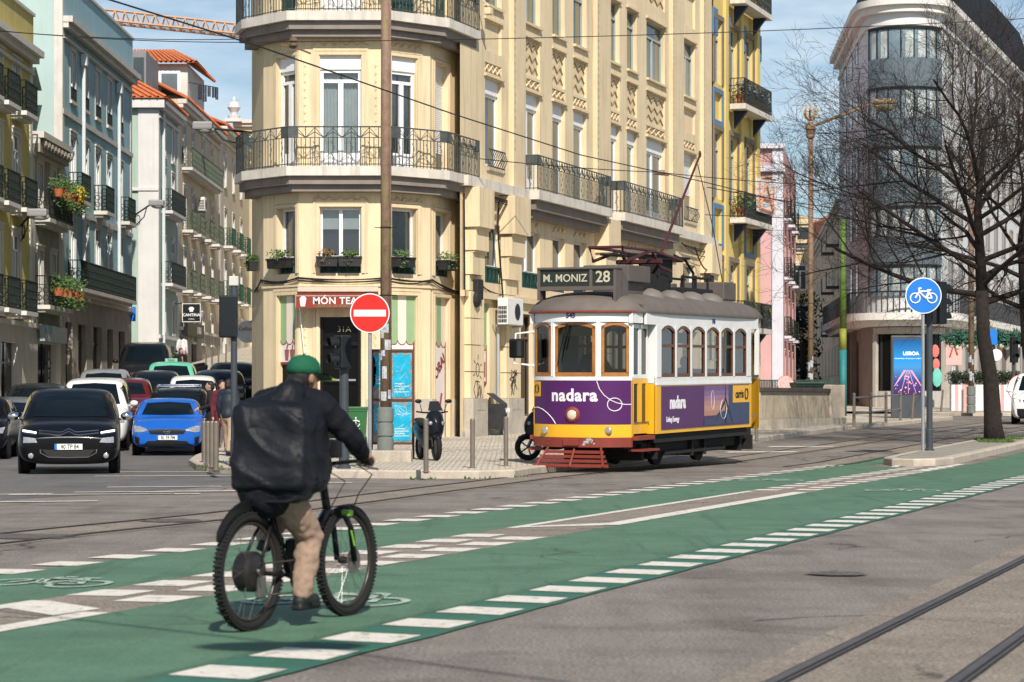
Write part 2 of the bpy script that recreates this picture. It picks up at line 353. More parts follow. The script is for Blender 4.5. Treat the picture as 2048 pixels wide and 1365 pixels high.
strip(mk, 25.2, 36.6, -8.75, -8.62, .009); strip(mk, 26.2, 36.4, -7.98, -7.74, .009)
mk.add([UV(25.2, -8.75, .0092), UV(25.6, -8.62, .0092), UV(26.6, -7.98, .0092), UV(26.2, -7.76, .0092)], [(0, 1, 2, 3)])
strip(mk, 50.5, 58, lambda u: -9.0 - .1 * (u - 50.5), lambda u: -8.86 - .1 * (u - 50.5), .0092); strip(mk, 48, 53.5, -8.05, -7.86, .0092)
for (px, py, w_, a) in ((250, 990, 1.1, .1), (60, 1005, .9, .1), (470, 983, .9, .1), (620, 968, .7, .1), (20, 990, .6, .1), (185, 990, 1.2, .06), (310, 985, 1.2, .06), (330, 975, .9, 0), (300, 945, 1.6, 0), (345, 953, 1.4, 0)):
    Y = GY(py); x = PX(px, Y); mk.add([(x - w_, Y - .35, .0125), (x + w_, Y + .1, .0125), (x + w_, Y + .3, .0125), (x - w_, Y - .15, .0125)], [(0, 1, 2, 3)])
for (px, py) in ((1960, 876), (1600, 898), (1520, 905)):
    Y = GY(py, .1); x = PX(px, Y); mk.add([(x - .9, Y, G(x, Y) + .012), (x + .9, Y + .3, G(x, Y + .3) + .014), (x + 1.1, Y + .9, G(x, Y + .9) + .014), (x - .7, Y + .7, G(x, Y + .7) + .013)], [(0, 1, 2, 3)])
tag(mk.build('lane_markings', white_p), kind='structure')
# bicycle symbols painted on the green
def bike_symbol(u, v, s, flip=1):
    mb = MB()
    def P(a, b): return UV(u + b * s * 1.6, v + a * s * flip, .0135)
    def line(a, b, wd=.05):
        d = Vector((b[0] - a[0], b[1] - a[1])).normalized() * wd; n = Vector((-d.y, d.x))
        q = [P(a[0] + n.x, a[1] + n.y), P(b[0] + n.x, b[1] + n.y), P(b[0] - n.x, b[1] - n.y), P(a[0] - n.x, a[1] - n.y)]
        mb.add(q, [(0, 1, 2, 3)])
    def ring(c, r, a0=0, a1=360):
        for k in range(int(a0 / 15), int(a1 / 15)):
            t0, t1 = R(15 * k), R(15 * k + 15); line((c[0] + r * math.cos(t0), c[1] + r * math.sin(t0)), (c[0] + r * math.cos(t1), c[1] + r * math.sin(t1)))
    ring((-.55, 0), .36, 30, 360); ring((.55, 0), .36)
    for a, b in (((-.55, 0), (-.2, .55)), ((-.2, .55), (.35, .5)), ((-.2, .5), (.05, -.02)), ((.05, -.02), (.38, .5)), ((.55, 0), (.3, .7)), ((.3, .7), (.12, .72)), ((-.32, .66), (-.05, .64)), ((.05, -.02), (-.5, 0))): line(a, b)
    return tag(mb.build('bicycle_symbol', white_w), kind='structure')
bike_symbol(15.6, -6.75, .62); bike_symbol(16.4, -9.45, .55, -1); bike_symbol(37.5, -6.5, .62); bike_symbol(41.5, -9.5, .6, -1)

# tram rails
def poly_smooth(pts, n=10):
    out = []
    for i in range(len(pts) - 1):
        p0, p1, p2, p3 = pts[max(i - 1, 0)], pts[i], pts[i + 1], pts[min(i + 2, len(pts) - 1)]
        for k in range(n):
            t = k / n
            out.append(tuple(.5 * (2 * b + (c - a) * t + (2 * a - 5 * b + 4 * c - d) * t * t + (-a + 3 * b - 3 * c + d) * t ** 3) for a, b, c, d in zip(p0, p1, p2, p3)))
    return out + [pts[-1]]
def track(center, gauge, name, bed=None):
    pts = poly_smooth([tuple(p) for p in center], 12)
    def off(i, o):
        a = Vector(pts[max(i - 1, 0)]); b = Vector(pts[min(i + 1, len(pts) - 1)]); d = (b - a).normalized(); n = Vector((d.y, -d.x)); q = Vector(pts[i]) + n * o
        return q
    def ribbon(mb, o0, o1, h):
        b = len(mb.v)
        for i in range(len(pts)):
            for o in (o0, o1): q = off(i, o); mb.v.append(Vector((q.x, q.y, G(q.x, q.y) + h)))
        for i in range(len(pts) - 1): mb.f.append([b + 2 * i, b + 2 * i + 1, b + 2 * i + 3, b + 2 * i + 2]); mb.mi.append(mb.m); mb.sm.append(False)
    if bed: mb = MB(); ribbon(mb, -bed, bed, .0042); tag(mb.build('track_bed', asph_brown), kind='structure')
    mb = MB()
    for s in (-1, 1):
        o = s * gauge / 2
        mb.m = 1; ribbon(mb, o - .062, o + .062, .0085); mb.m = 0; ribbon(mb, o - .04, o + .012, .014); ribbon(mb, o + .036, o + .05, .014)
    tag(mb.build('tram_rails', [rail_m, groove_m]), kind='structure')
track([UV(2, -2.28).xy, UV(20, -2.26).xy, UV(60, -2.3).xy, UV(100, -2.3).xy], .86, 'n', .72)
TRK = [(-11.2, 6), (-8.0, 15), (-5.25, 24.6), (-3.24, 30.5), (-.95, 39.2), (1.35, 47.2), (4.9, 55.6), (9.6, 68.8), (14.6, 83.7), (21.3, 101.6), (34, 136)]
track(TRK, .9, 'f', .62)
track([(-6.5, 15), (-4.0, 23), (.4, 34.5), (6.2, 51), (12.2, 68.8), (17.2, 83.7), (24.2, 101.6), (37, 136)][3:], .9, 'g', .62)
# manhole covers, patches
for px, py, rx, ry in ((345, 1043, .42, .4), (45, 1075, .6, .5), (1675, 1150, .27, .26)):
    Y = GY(py); x = PX(px, Y); mb = MB()
    mb.add([(x + rx * math.cos(t) * rnd.uniform(.7, 1.15), Y + ry * math.sin(t) * rnd.uniform(.85, 1.1), .0128) for t in [2 * math.pi * k / 22 for k in range(22)]], [tuple(range(22))])
    tag(mb.build('asphalt_patch', M('patch_asphalt', (.12, .11, .10), .92, .4, 9, .6, 40, speck=.6)), kind='structure')

# ================================================================ pavements and kerbs
def pavement(name, outline, h=.14, kerbw=.28, mat=cobble, closed_kerb=None, kerb_to=None):
    """outline: ground polygon; the first kerb_to+1 points carry a kerb"""
    pts = [Vector((x, y)) for x, y in outline]; k = kerb_to if kerb_to is not None else len(pts) - 1
    def nrm(i):
        a, b = pts[max(i - 1, 0)], pts[min(i + 1, k)]; d = (b - a).normalized(); return Vector((-d.y, d.x))
    sgn = 1
    area = sum(pts[i].x * pts[(i + 1) % len(pts)].y - pts[(i + 1) % len(pts)].x * pts[i].y for i in range(len(pts)))
    sgn = 1 if area > 0 else -1
    inner = [pts[i] + nrm(i) * kerbw * sgn for i in range(k + 1)] + pts[k + 1:]
    mb = MB(); z = lambda p, a: (p.x, p.y, G(p.x, p.y) + a)
    bm = bmesh.new(); vs = [bm.verts.new(z(p, h + .004)) for p in inner]; f = bm.faces.new(vs)
    bmesh.ops.triangulate(bm, faces=[f]); bmesh.ops.subdivide_edges(bm, edges=bm.edges[:], cuts=2, use_grid_fill=True)
    for v in bm.verts: v.co.z = G(v.co.x, v.co.y) + h + .004
    mb.bm(bm); tag(mb.build(name, mat), kind='structure')
    kb = MB(); n = k + 1
    vv = [z(pts[i], -.02) for i in range(n)] + [z(pts[i], h - .02) for i in range(n)] + [z(pts[i] + nrm(i) * .03 * sgn, h + .008) for i in range(n)] + [z(inner[i] + nrm(i) * .02 * sgn, h + .008) for i in range(n)]
    kb.add(vv, [(r * n + i, r * n + i + 1, (r + 1) * n + i + 1, (r + 1) * n + i) for r in range(3) for i in range(n - 1)])
    tag(kb.build('kerb', kerb_m), kind='structure')
KERB = [(-8.9, 110), (-8.85, 80), (-8.3, 70), (-7.72, 64), (-7.6, 60), (-7.35, 56), (-6.95, 52), (-6.35, 48.6), (-5.6, 46.4), (-4.6, 45.0), (-3.4, 44.1), (-2.0, 43.6), (-.6, 43.5), (.05, 44.1), (.45, 46.2), (2.0, 51.2), (4.35, 60), (6.77, 68.8), (11.4, 83.7), (14.6, 91.8), (17.6, 99.4), (18.6, 102), (18.4, 105), (17.0, 108)]
pavement('pavement', KERB + [(9, 110), (9.6, 102), (-1.4, 73), (-4.5, 75), (-7, 82), (-7, 110)], kerb_to=len(KERB) - 1)
k2 = [(19, 112), (21, 110.3), (26, 110), (34, 116), (50, 150)]
pavement('pavement', k2 + [(40, 160), (24, 150), (12, 140), (12, 118)], kerb_to=len(k2) - 1)
k3 = [(-15.3, 60), (-15.3, 90), (-15.2, 103), (-14.4, 112), (-13.4, 124), (-12.2, 140), (-9, 160)][::-1]
pavement('pavement', k3 + [(-16.6, 60), (-16.6, 100), (-16.6, 160)], kerb_to=len(k3) - 1)
# median island that carries the tree
ISL = [UV(110, -9.75).xy, UV(70, -9.75).xy, UV(56, -9.72).xy, UV(53, -9.6).xy, UV(51.8, -9.2).xy, UV(51.6, -8.7).xy, UV(52, -8.3).xy, UV(53.5, -8.15).xy, UV(70, -8.1).xy, UV(110, -8.1).xy]
soil = M('bare_soil', (.15, .125, .085), .95, .3, 5, .4, 30, speck=.3)
pavement('median_island', ISL, .15, .22, mat=M('island_paving', (.30, .275, .23), .9, .22, 2.5, .3, 40, speck=.3), kerb_to=len(ISL) - 1)
def tufts(name, spots, n, r, hgt, label_kind='stuff'):
    mb = MB()
    for (x, y, z) in spots:
        for _ in range(n):
            a = rnd.uniform(0, 6.28); q = r * math.sqrt(rnd.random()); px, py = x + q * math.cos(a), y + q * math.sin(a)
            b = rnd.uniform(0, 6.28); hh = hgt * rnd.uniform(.4, 1); wd = .012 + .02 * rnd.random(); le = rnd.uniform(-.6, .6) * hh
            mb.add([(px - wd * math.cos(b), py - wd * math.sin(b), z), (px + wd * math.cos(b), py + wd * math.sin(b), z), (px + le, py + le * .4, z + hh)], [(0, 1, 2)])
    return tag(mb.build(name, weed), kind='stuff')
sp = []
for (px, py, k) in ((790, 916, .14), (1040, 906, .14), (830, 914, .14), (1005, 902, .14), (1060, 880, .2), (1010, 885, .2), (905, 890, .15), (930, 889, .15), (450, 925, .14), (430, 940, .14), (415, 935, .14), (740, 920, .14), (690, 917, .14), (960, 958, 0), (840, 960, 0), (1030, 955, 0)):
    Y = GY(py, k); sp.append((PX(px, Y), Y, k))
tufts('weeds', sp, 26, .30, .07)
tx, ty = UV(66.5, -9.0).xy
tufts('grass', [UV(66.5 + d, -9.0 + e, .15) for d, e in ((0, 0), (-1, .2), (.9, -.2), (2.0, 0))], 260, .5, .11)
tufts('grass', [UV(71 + 3.5 * d, -9.0 + .3 * (d % 2), .15) for d in range(8)], 60, .6, .08)
# ================================================================ facade kit
cream = M('cream_stucco', (.72, .58, .375), .85, .11, .5, .18, 22, streak=.52)
cream_d = M('cream_moulding', (.68, .545, .355), .85, .08, 1.2, .1, 25, streak=.42)
slab_w = M('balcony_slab', (.62, .57, .50), .8, .12, 2, .15, 20, streak=.55)
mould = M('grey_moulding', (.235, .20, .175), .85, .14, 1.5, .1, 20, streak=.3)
stone_p = M('plinth_stone', (.45, .40, .335), .85, .2, 1.6, .2, 20, streak=.4, speck=.12)
wframe = M('white_frame', (.78, .78, .78), .5, .04, 3)
dkgreen = M('dark_green_iron', (.012, .05, .042), .45, .2, 6)
iron = M('balcony_iron', (.065, .075, .072), .55, .3, 5)
iron_b = M('black_iron', (.022, .03, .027), .5, .25, 6)
pane_m = M('window_glass', (.035, .05, .052), .04, .3, .4, spec=.8)
pane_g = M('greenish_glass', (.10, .115, .085), .06, .25, .3, spec=.8)
pane_b = M('dark_glass', (.005, .005, .005), .12, .3, .4, spec=.12)
clear = glass('clear_glass')
curtain_m = M('curtain_cloth', (.52, .55, .54), .9, .1, 3)
shut_m = M('roller_shutter', (.74, .74, .75), .55, .05, 3)
terracotta = M('terracotta', (.42, .13, .055), .85, .2, 6)
leaf = M('leaf_green', (.075, .14, .035), .7, .4, 14)
cable = M('black_cable', (.018, .016, .015), .7, .2, 6)

def wall(mb, u0, u1, z0, z1, ops=(), dep=.25, back=None):
    """sheet with rectangular openings (a,b,c,d[,depth]) and reveals, facade coordinates"""
    ops = [o for o in ops if o[1] > u0 and o[0] < u1]
    us = sorted({u0, u1} | {q for o in ops for q in o[:2] if u0 < q < u1}); zs = sorted({z0, z1} | {q for o in ops for q in o[2:4] if z0 < q < z1})
    for i in range(len(us) - 1):
        for j in range(len(zs) - 1):
            a, b, c, d = us[i], us[i + 1], zs[j], zs[j + 1]; m, k = (a + b) / 2, (c + d) / 2
            if any(o[0] < m < o[1] and o[2] < k < o[3] for o in ops): continue
            mb.add([(a, 0, c), (b, 0, c), (b, 0, d), (a, 0, d)], [(0, 1, 2, 3)])
    for o in ops:
        a, b, c, d = o[:4]; e = o[4] if len(o) > 4 else dep
        mb.add([(a, 0, c), (b, 0, c), (b, 0, d), (a, 0, d), (a, e, c), (b, e, c), (b, e, d), (a, e, d)], [(0, 4, 5, 1), (1, 5, 6, 2), (2, 6, 7, 3), (3, 7, 4, 0)] + ([(4, 5, 6, 7)] if len(o) > 5 else []))
def window(par, T, a, b, c, d, dep=.2, st='two', fm=None, gm=None, cur=None, name='window', bar=.07, trans=0, box=0, world=True):
    """frame, leaves and panes; the frame is a part, pane and curtain its sub-parts"""
    fm = fm or wframe; gm = gm or pane_m; mb = MB(T); y0, y1 = dep - .07, dep
    top = d - box
    if box: mb.box(a, b, dep - .12, dep, d - box, d)
    mb.box(a, a + bar, y0, y1, c, top); mb.box(b - bar, b, y0, y1, c, top)
    mb.box(a + bar, b - bar, y0, y1, c, c + bar); mb.box(a + bar, b - bar, y0, y1, top - bar, top)
    mid = []
    if st in ('two', 'door'):
        m = (a + b) / 2; mb.box(m - bar * .8, m + bar * .8, y0 - .015, y1, c + bar, (top - trans) - (bar if not trans else 0)); mid.append(m)
    if trans: mb.box(a + bar, b - bar, y0 - .01, y1, top - trans - bar, top - trans)
    if st == 'door': mb.box(a + bar, b - bar, y0 + .01, y1 - .005, c + bar, c + .45)
    if st == 'sash': m = (c + top) / 2; mb.box(a + bar, b - bar, y0 - .01, y1, m - bar / 2, m + bar / 2)
    o = mb.build(name, fm, par, world)
    g = MB(T); g.add([(a + bar * .5, y1 - .02, c + bar * .5), (b - bar * .5, y1 - .02, c + bar * .5), (b - bar * .5, y1 - .02, top - bar * .5), (a + bar * .5, y1 - .02, top - bar * .5)], [(0, 1, 2, 3)])
    g.build('pane', gm, o, True, fix=False)
    if cur:
        q = MB(T); n = 26; h = top - c
        if cur == 'drape':
            for s0, s1 in ((a + .02, (a + b) / 2 - .03), ((a + b) / 2 + .03, b - .02)):
                pts = []
                for i in range(n + 1):
                    t = i / n; x = s0 + (s1 - s0) * t; y = y1 + .10 + .022 * math.sin(t * 34) + .012 * math.sin(t * 71)
                    pts += [(x, y, c), (x, y, top - .02)]
                q = MB(T); q.add(pts, [(2 * i, 2 * i + 2, 2 * i + 3, 2 * i + 1) for i in range(n)]); q.build('curtain', curtain_m, o, True, smooth=True, fix=False)
            q = MB(T); q.box(a, b, y1 + .2, y1 + .22, c, top); q.build('unlit_room_panel', dark_in, o, True)  # dark panel stands in for the unlit room behind the drapes
        else:
            f = cur if isinstance(cur, float) else 1.0
            q.box(a + .03, b - .03, y1 + .05, y1 + .06, top - h * f, top); q.build('blind', curtain_m, o, True)
            if f < 1: q = MB(T); q.box(a, b, y1 + .2, y1 + .22, c, top); q.build('unlit_room_panel', dark_in, o, True)  # room's darkness below the blind is this dark-coloured panel
    return o
def shutter(par, T, a, b, c, d, dep=.18, low=.0):
    mb = MB(T); z = c + low; n = int((d - z) / .055)
    mb.box(a, b, dep - .05, dep + .1, d - .3, d)
    for i in range(n):
        zz = z + i * .055; mb.add([(a, dep, zz), (b, dep, zz), (b, dep - .014, zz + .027), (a, dep - .014, zz + .027), (b, dep, zz + .054), (a, dep, zz + .054)], [(0, 1, 2, 3), (3, 2, 4, 5)])
    o = mb.build('roller_shutter', shut_m, par, True, fix=False)
    if low:
        g = MB(T); g.box(a, b, dep + .02, dep + .03, c, z); g.build('pane', pane_m, o, True)
    return o
def rails(mb, pts, z, h=1.0, step=.125, r=.011, deco=True, plates=(), wavy=True):
    """balcony railing along a plan polyline"""
    for i in range(len(pts) - 1):
        a, b = Vector(pts[i]), Vector(pts[i + 1]); Ln = (b - a).length; n = max(1, round(Ln / step)); d = (b - a) / n
        for zz, rr in ((z + h, .022), (z + h - .30, r), (z + .06, r * 1.2)): mb.tube([(a.x, a.y, zz), (b.x, b.y, zz)], rr, 5)
        for k in range(n + 1):
            p = a + d * k; mb.tube([(p.x, p.y, z), (p.x, p.y, z + (h if k % 2 == 0 or not deco else h - .30))], r * (1.5 if k in (0, n) else 1), 4, False)
            if deco and k % 4 == 0 and k + 4 <= n:
                m = a + d * (k + 2); e = a + d * (k + 4)
                for q, w_ in ((.0, .98), (-.12, .98)):
                    mb.tube([(p.x, p.y, z + h - .30 + q * 0), (m.x, m.y, z + h - .02 + q), (e.x, e.y, z + h - .30)], r, 4, False)
                if wavy: mb.tube([(m.x + d.x * .35 * s, m.y + d.y * .35 * s, z + .1 + .085 * j) for j, s in enumerate((0, 1, 0, -1, 0, 1, 0, -1))], r * .8, 4, False)
        if i in plates or -1 in plates:
            for p, s in ((a, 1), (b, -1)):
                q = p + d.normalized() * .3 * s; lo, hi = z + h - .30, z + h - .02; n_ = Vector((d.y, -d.x)).normalized() * .012
                mb.add([(p.x + n_.x, p.y + n_.y, lo), (q.x + n_.x, q.y + n_.y, lo), (q.x + n_.x, q.y + n_.y, hi), (p.x + n_.x, p.y + n_.y, hi)], [(0, 1, 2, 3)])
def offs(pts, d):
    """parallel polyline, towards the street"""
    P = [Vector(p) for p in pts]; N = []
    for i in range(len(P) - 1): e = (P[i + 1] - P[i]).normalized(); N.append(Vector((e.y, -e.x)))
    o = []
    for i in range(len(P)):
        if i == 0: o.append(P[0] + N[0] * d)
        elif i == len(P) - 1: o.append(P[-1] + N[-1] * d)
        else: n = (N[i - 1] + N[i]).normalized(); o.append(P[i] + n * d / n.dot(N[i]))
    return o
def band(mb, pts, d0, d1, z0, z1):
    """horizontal member along a plan polyline between two outward offsets"""
    A, B = offs(pts, d0), offs(pts, d1)
    for i in range(len(A) - 1):
        q = [A[i], A[i + 1], B[i + 1], B[i]]
        mb.plate([(p.x, p.y) for p in q], z0, z1)
def zigzag(mb, a, b, z0, z1, n, rows, amp, r=.022, y=-.004):
    for k in range(rows):
        zc = z0 + (z1 - z0) * (k + .5) / rows
        pts = [(a + (b - a) * i / (2 * n), y, zc + (amp if i % 2 else -amp)) for i in range(2 * n + 1)]
        for i in range(2 * n):
            p, q = pts[i], pts[i + 1]; mb.add([(p[0], y, p[2] - r), (q[0], y, q[2] - r), (q[0], y, q[2] + r), (p[0], y, p[2] + r), (p[0], y - .045, p[2]), (q[0], y - .045, q[2])], [(0, 1, 5, 4), (4, 5, 2, 3)])
def leaves(mb, c, r, n, s=.05, squash=1):
    for _ in range(n):
        d = Vector((rnd.gauss(0, 1), rnd.gauss(0, 1), rnd.gauss(0, 1))).normalized() * r * rnd.random() ** .5; d.z *= squash
        p = Vector(c) + d; a = Vector((rnd.gauss(0, 1), rnd.gauss(0, 1), rnd.gauss(0, 1))).normalized() * s * rnd.uniform(.6, 1.5); b = a.orthogonal().normalized() * s * .45
        mb.add([p - a, p + b, p + a, p - b], [(0, 1, 2, 3)])

# ================================================================ the cream corner building
cb = thing('corner_building', 'cream stucco corner building with faceted balconied prow above a bubble tea shop', 'building', (-4.5, 70, .15))
PL0, P1, P2, P3, P4, P5 = (-7.66, 71.2), (-7.12, 69.26), (-5.99, 68), (-3.57, 68), (-2.34, 69.09), (-1.535, 71.4)
PROW = [(-7.9, 74.5), PL0, P1, P2, P3, P4, P5]
FT = [frame((a[0], a[1], 0), (b[0] - a[0], b[1] - a[1], 0)) for a, b in zip(PROW[:-1], PROW[1:])]
FL = [(Vector(b) - Vector(a)).length for a, b in zip(PROW[:-1], PROW[1:])]
U19 = Vector((math.sin(R(19)), math.cos(R(19)), 0)); Q0 = Vector((-1.505, 70.0, 0)); FA = frame(Q0, U19)
def tpx(px, p=0):
    u = (px - CX) / F; x0 = -1.505 + p * .9455; y0 = 70 - p * .3256
    return (x0 - u * y0) / (.9455 * u - .3256)
TOP = 18.6
def fpx(i, px):   # along-facet coordinate of a photo column on prow facet i
    a, b = Vector(PROW[i]), Vector(PROW[i + 1]); d = b - a; u = (px - CX) / F
    return (u * a.y - a.x) / (d.x - u * d.y) * FL[i]
# openings on the prow: (facet, px0, px1)
OP = {2: (fpx(2, 556), fpx(2, 592)), 3: (fpx(3, 640), fpx(3, 722)), 4: (fpx(4, 783), fpx(4, 833)), 5: (fpx(5, 869), fpx(5, 897))}
wl = MB()
for i in range(6):
    wl.T = FT[i]; ops = []
    if i in OP:
        a, b = OP[i]; ops = [(a, b, 4.98, 6.83), (a, b, 7.93, 11.1), (a, b, 12.3, 15.4), (a, b, .16 if i in (3, 5) else 1.2, 4.36 if i != 3 else 3.75)]
    wall(wl, 0, FL[i], -.3, TOP, ops, .22)
PT5 = offs([P4, P5], 0)[1]
wl.T = Matrix(); wl.add([(P5[0], P5[1], -.3), (Q0.x, Q0.y + .02, -.3), (Q0.x, Q0.y + .02, TOP), (P5[0], P5[1], TOP)], [(0, 1, 2, 3)])
# right facade
cols = {1: (970, 1003, 1), 2: (1044, 1080, 2), 3: (1105, 1130, 1), 4: (1147, 1173, 2), 5: (1216, 1239, 1), 6: (1254, 1274, 1), 7: (1293, 1330, 2), 8: (1366, 1390, 1)}
TC = {k: (tpx(a), tpx(b)) for k, (a, b, _) in cols.items()}
ops = []
for k, (a, b) in TC.items():
    ops += [(a, b, 7.95 if k not in (1, 8) else 8.4, 11.05), (a, b, 13.25, 15.4), (a, b, 4.92, 6.7), (a, b, 11.6 if k not in (1, 8) else 11.85, 12.75, .09, 1), (a, b, 16.0, 17.2, .09, 1), (a - .02, b + .02, 11.2, 11.5, .05, 1)]
gops = [(tpx(955), tpx(979), 1.2, 4.3), (tpx(1031), tpx(1070), .9, 4.1), (tpx(1100), tpx(1135), .3, 4.1), (tpx(1150), tpx(1185), .9, 4.1), (tpx(1215), tpx(1245), .9, 4.1), (tpx(1262), tpx(1330), .3, 4.1), (tpx(1365), tpx(1395), .9, 4.1)]
wl.T = FA; wall(wl, 0, 29.4, -.3, TOP, ops + gops, .24)
wl.T = Matrix(); e = Q0 + U19 * 29.4
wl.add([(e.x, e.y, 0), (e.x - 6, e.y + 2, 0), (e.x - 6, e.y + 2, TOP), (e.x, e.y, TOP)], [(0, 1, 2, 3)])
wl.add([(-7.9, 74.5, 0), (-8.0, 101, 2), (-8.0, 101, TOP), (-7.9, 74.5, TOP)], [(0, 1, 2, 3)])
wl.add([(-8, 101, 0), (e.x - 6, e.y + 2, 0), (e.x - 6, e.y + 2, TOP), (-8, 101, TOP)], [(0, 1, 2, 3)])
wl.add([(p[0], p[1], TOP) for p in PROW] + [(Q0.x, Q0.y, TOP), (e.x, e.y, TOP), (e.x - 6, e.y + 2, TOP), (-8, 101, TOP)], [tuple(range(11))])
wl.build('wall', cream, cb, True)
# windows of the prow
for i, (a, b) in OP.items():
    T = FT[i]
    window(cb, T, a, b, 5.42 if i != 4 else 5.42, 6.83, .26, 'two' if i == 3 else 'one', gm=clear, cur=(.42 if i == 3 else 1.0) if i != 5 else .3, bar=.065)
    if i == 5: shutter(cb, T, a, b, 7.95, 11.1, .2, .6)
    else: window(cb, T, a, b, 7.95, 11.1, .2, 'door', gm=clear, cur='drape', bar=.09, trans=.28, box=.38)
    window(cb, T, a, b, 12.3, 15.4, .2, 'door', gm=clear, cur='drape', bar=.08, fm=dkgreen if i != 3 else wframe)
    q = MB(T)                                    # dark green grille below the sill
    for k in range(9): x = a + (b - a) * (k + .5) / 9; q.tube([(x, .06, 4.98), (x + .05 * (-1) ** k, .06, 5.2), (x, .06, 5.42)], .02, 4)
    q.box(a, b, .04, .08, 4.98, 5.02); q.box(a, b, .04, .08, 5.38, 5.43); q.box(a, b, .12, .13, 4.98, 5.4); q.build('window_grille', dkgreen, cb, True)
# mouldings round the openings, zigzag bands
tr = MB()
for i, (a, b) in OP.items():
    tr.T = FT[i]
    for z0, z1 in ((4.98, 6.83), (7.93, 11.1), (12.3, 15.4), (.16 if i in (3, 5) else 1.2, 4.36 if i != 3 else 4.36)):
        for o, wd, p in ((.02, .09, -.045), (.13, .07, -.025)):
            lo = max(0.0, a - o - wd); hi = min(FL[i], b + o + wd)
            if lo < a - o: tr.box(lo, a - o, p, -.002, z0, z1 + o)
            if hi > b + o: tr.box(b + o, hi, p, -.002, z0, z1 + o)
            tr.box(lo, hi, p - .004, -.002, z1 + o, z1 + o + wd)
    if i == 3:
        for x in (a - .42, b + .42):
            zz = 8.3
            while zz < 10.9: tr.add([(x - .05, -.002, zz), (x + .05, -.002, zz + .09), (x - .05, -.002, zz + .18), (x - .02, -.03, zz + .09)], [(0, 1, 3), (1, 2, 3)]); zz += .22
            zz = .9
            while zz < 4.2: tr.add([(x - .05, -.002, zz), (x + .05, -.002, zz + .09), (x - .05, -.002, zz + .18), (x - .02, -.03, zz + .09)], [(0, 1, 3), (1, 2, 3)]); zz += .22
    if i in (3, 4): zigzag(tr, a - .2, b + .2, 11.36, 11.5, 5, 1, .05, .015); zigzag(tr, a - .2, b + .2, 7.02, 7.14, 5, 1, .05, .015)
for i in range(1, 6):                            # ledge under the mezzanine windows and vertical edge fillets
    tr.T = FT[i]; tr.box(0, FL[i], -.05, -.003, 4.6, 4.66)
tr.build('window_moulding', cream_d, cb, True)
# balconies of the prow
PB = [(-7.42, 70.35), P1, P2, P3, P4, P5]
for zt, nm in ((7.93, 1), (12.26, 2)):
    s = MB(); band(s, PB, -.05, .66, zt - .26, zt); so = s.build('balcony_slab', slab_w, cb, True)
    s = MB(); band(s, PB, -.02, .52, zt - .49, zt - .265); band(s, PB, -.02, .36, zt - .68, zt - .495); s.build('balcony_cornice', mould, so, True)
    s = MB(); rp = offs(PB, .60); e0 = offs(PB, .1)
    pts = [(e0[0].x, e0[0].y)] + [(p.x, p.y) for p in rp] + [(e0[-1].x, e0[-1].y)]
    rails(s, pts, zt, 1.1, .128, .012, True, plates=(-1,)); s.build('railing', iron, so, True)
# window boxes with plants stand on the grilles
fb = M('flower_box', (.018, .017, .017), .6, .2, 5)
def flower_box(T, x, z, wd, kind, label):
    q = MB(T); q.prism([(x - wd * .46, z - .26), (x + wd * .46, z - .26), (x + wd * .5, z), (x - wd * .5, z)], -.30, -.06); q.box(x - wd * .52, x + wd * .52, -.32, -.04, z - .03, z + .02)
    r = thing('flower_box', label, 'flower box', T @ Vector((x, -.18, z - .26)), 0, 'flower boxes on the shop building')
    q.build('trough', fb, r, True); q = MB(T)
    leaves(q, (x, -.18, z + .12), wd * .42, 130, .05, .45)
    if kind: leaves(q, (x - wd * .1, -.26, z - .1), wd * .3, 60, .045, 1)
    q.build('plants', leaf if kind < 2 else M('dry_leaf', (.19, .12, .05), .8, .4, 14), r, True, fix=False)
a, b = OP[2]; flower_box(FT[2], (a + b) / 2 - .1, 5.4, .95, 0, 'black flower box with a small dark shrub under the left prow window')
a, b = OP[3]; flower_box(FT[3], a + .22, 5.42, .6, 2, 'black flower box with reddish withered plants above the shop awning'); flower_box(FT[3], b - .3, 5.42, .65, 1, 'black flower box with trailing green plants above the shop awning')
a, b = OP[4]; flower_box(FT[4], (a + b) / 2 - .2, 5.42, .75, 1, 'black flower box with a sparse sprig right of the rusty pole')
a, b = OP[5]; flower_box(FT[5], (a + b) / 2, 5.42, .9, 1, 'black flower box with a bushy plant beside the stacked pilaster')
flower_box(FT[1], FL[1] - .9, 5.42, .55, 1, 'black flower box with yellowish leaves at the far left edge of the prow')
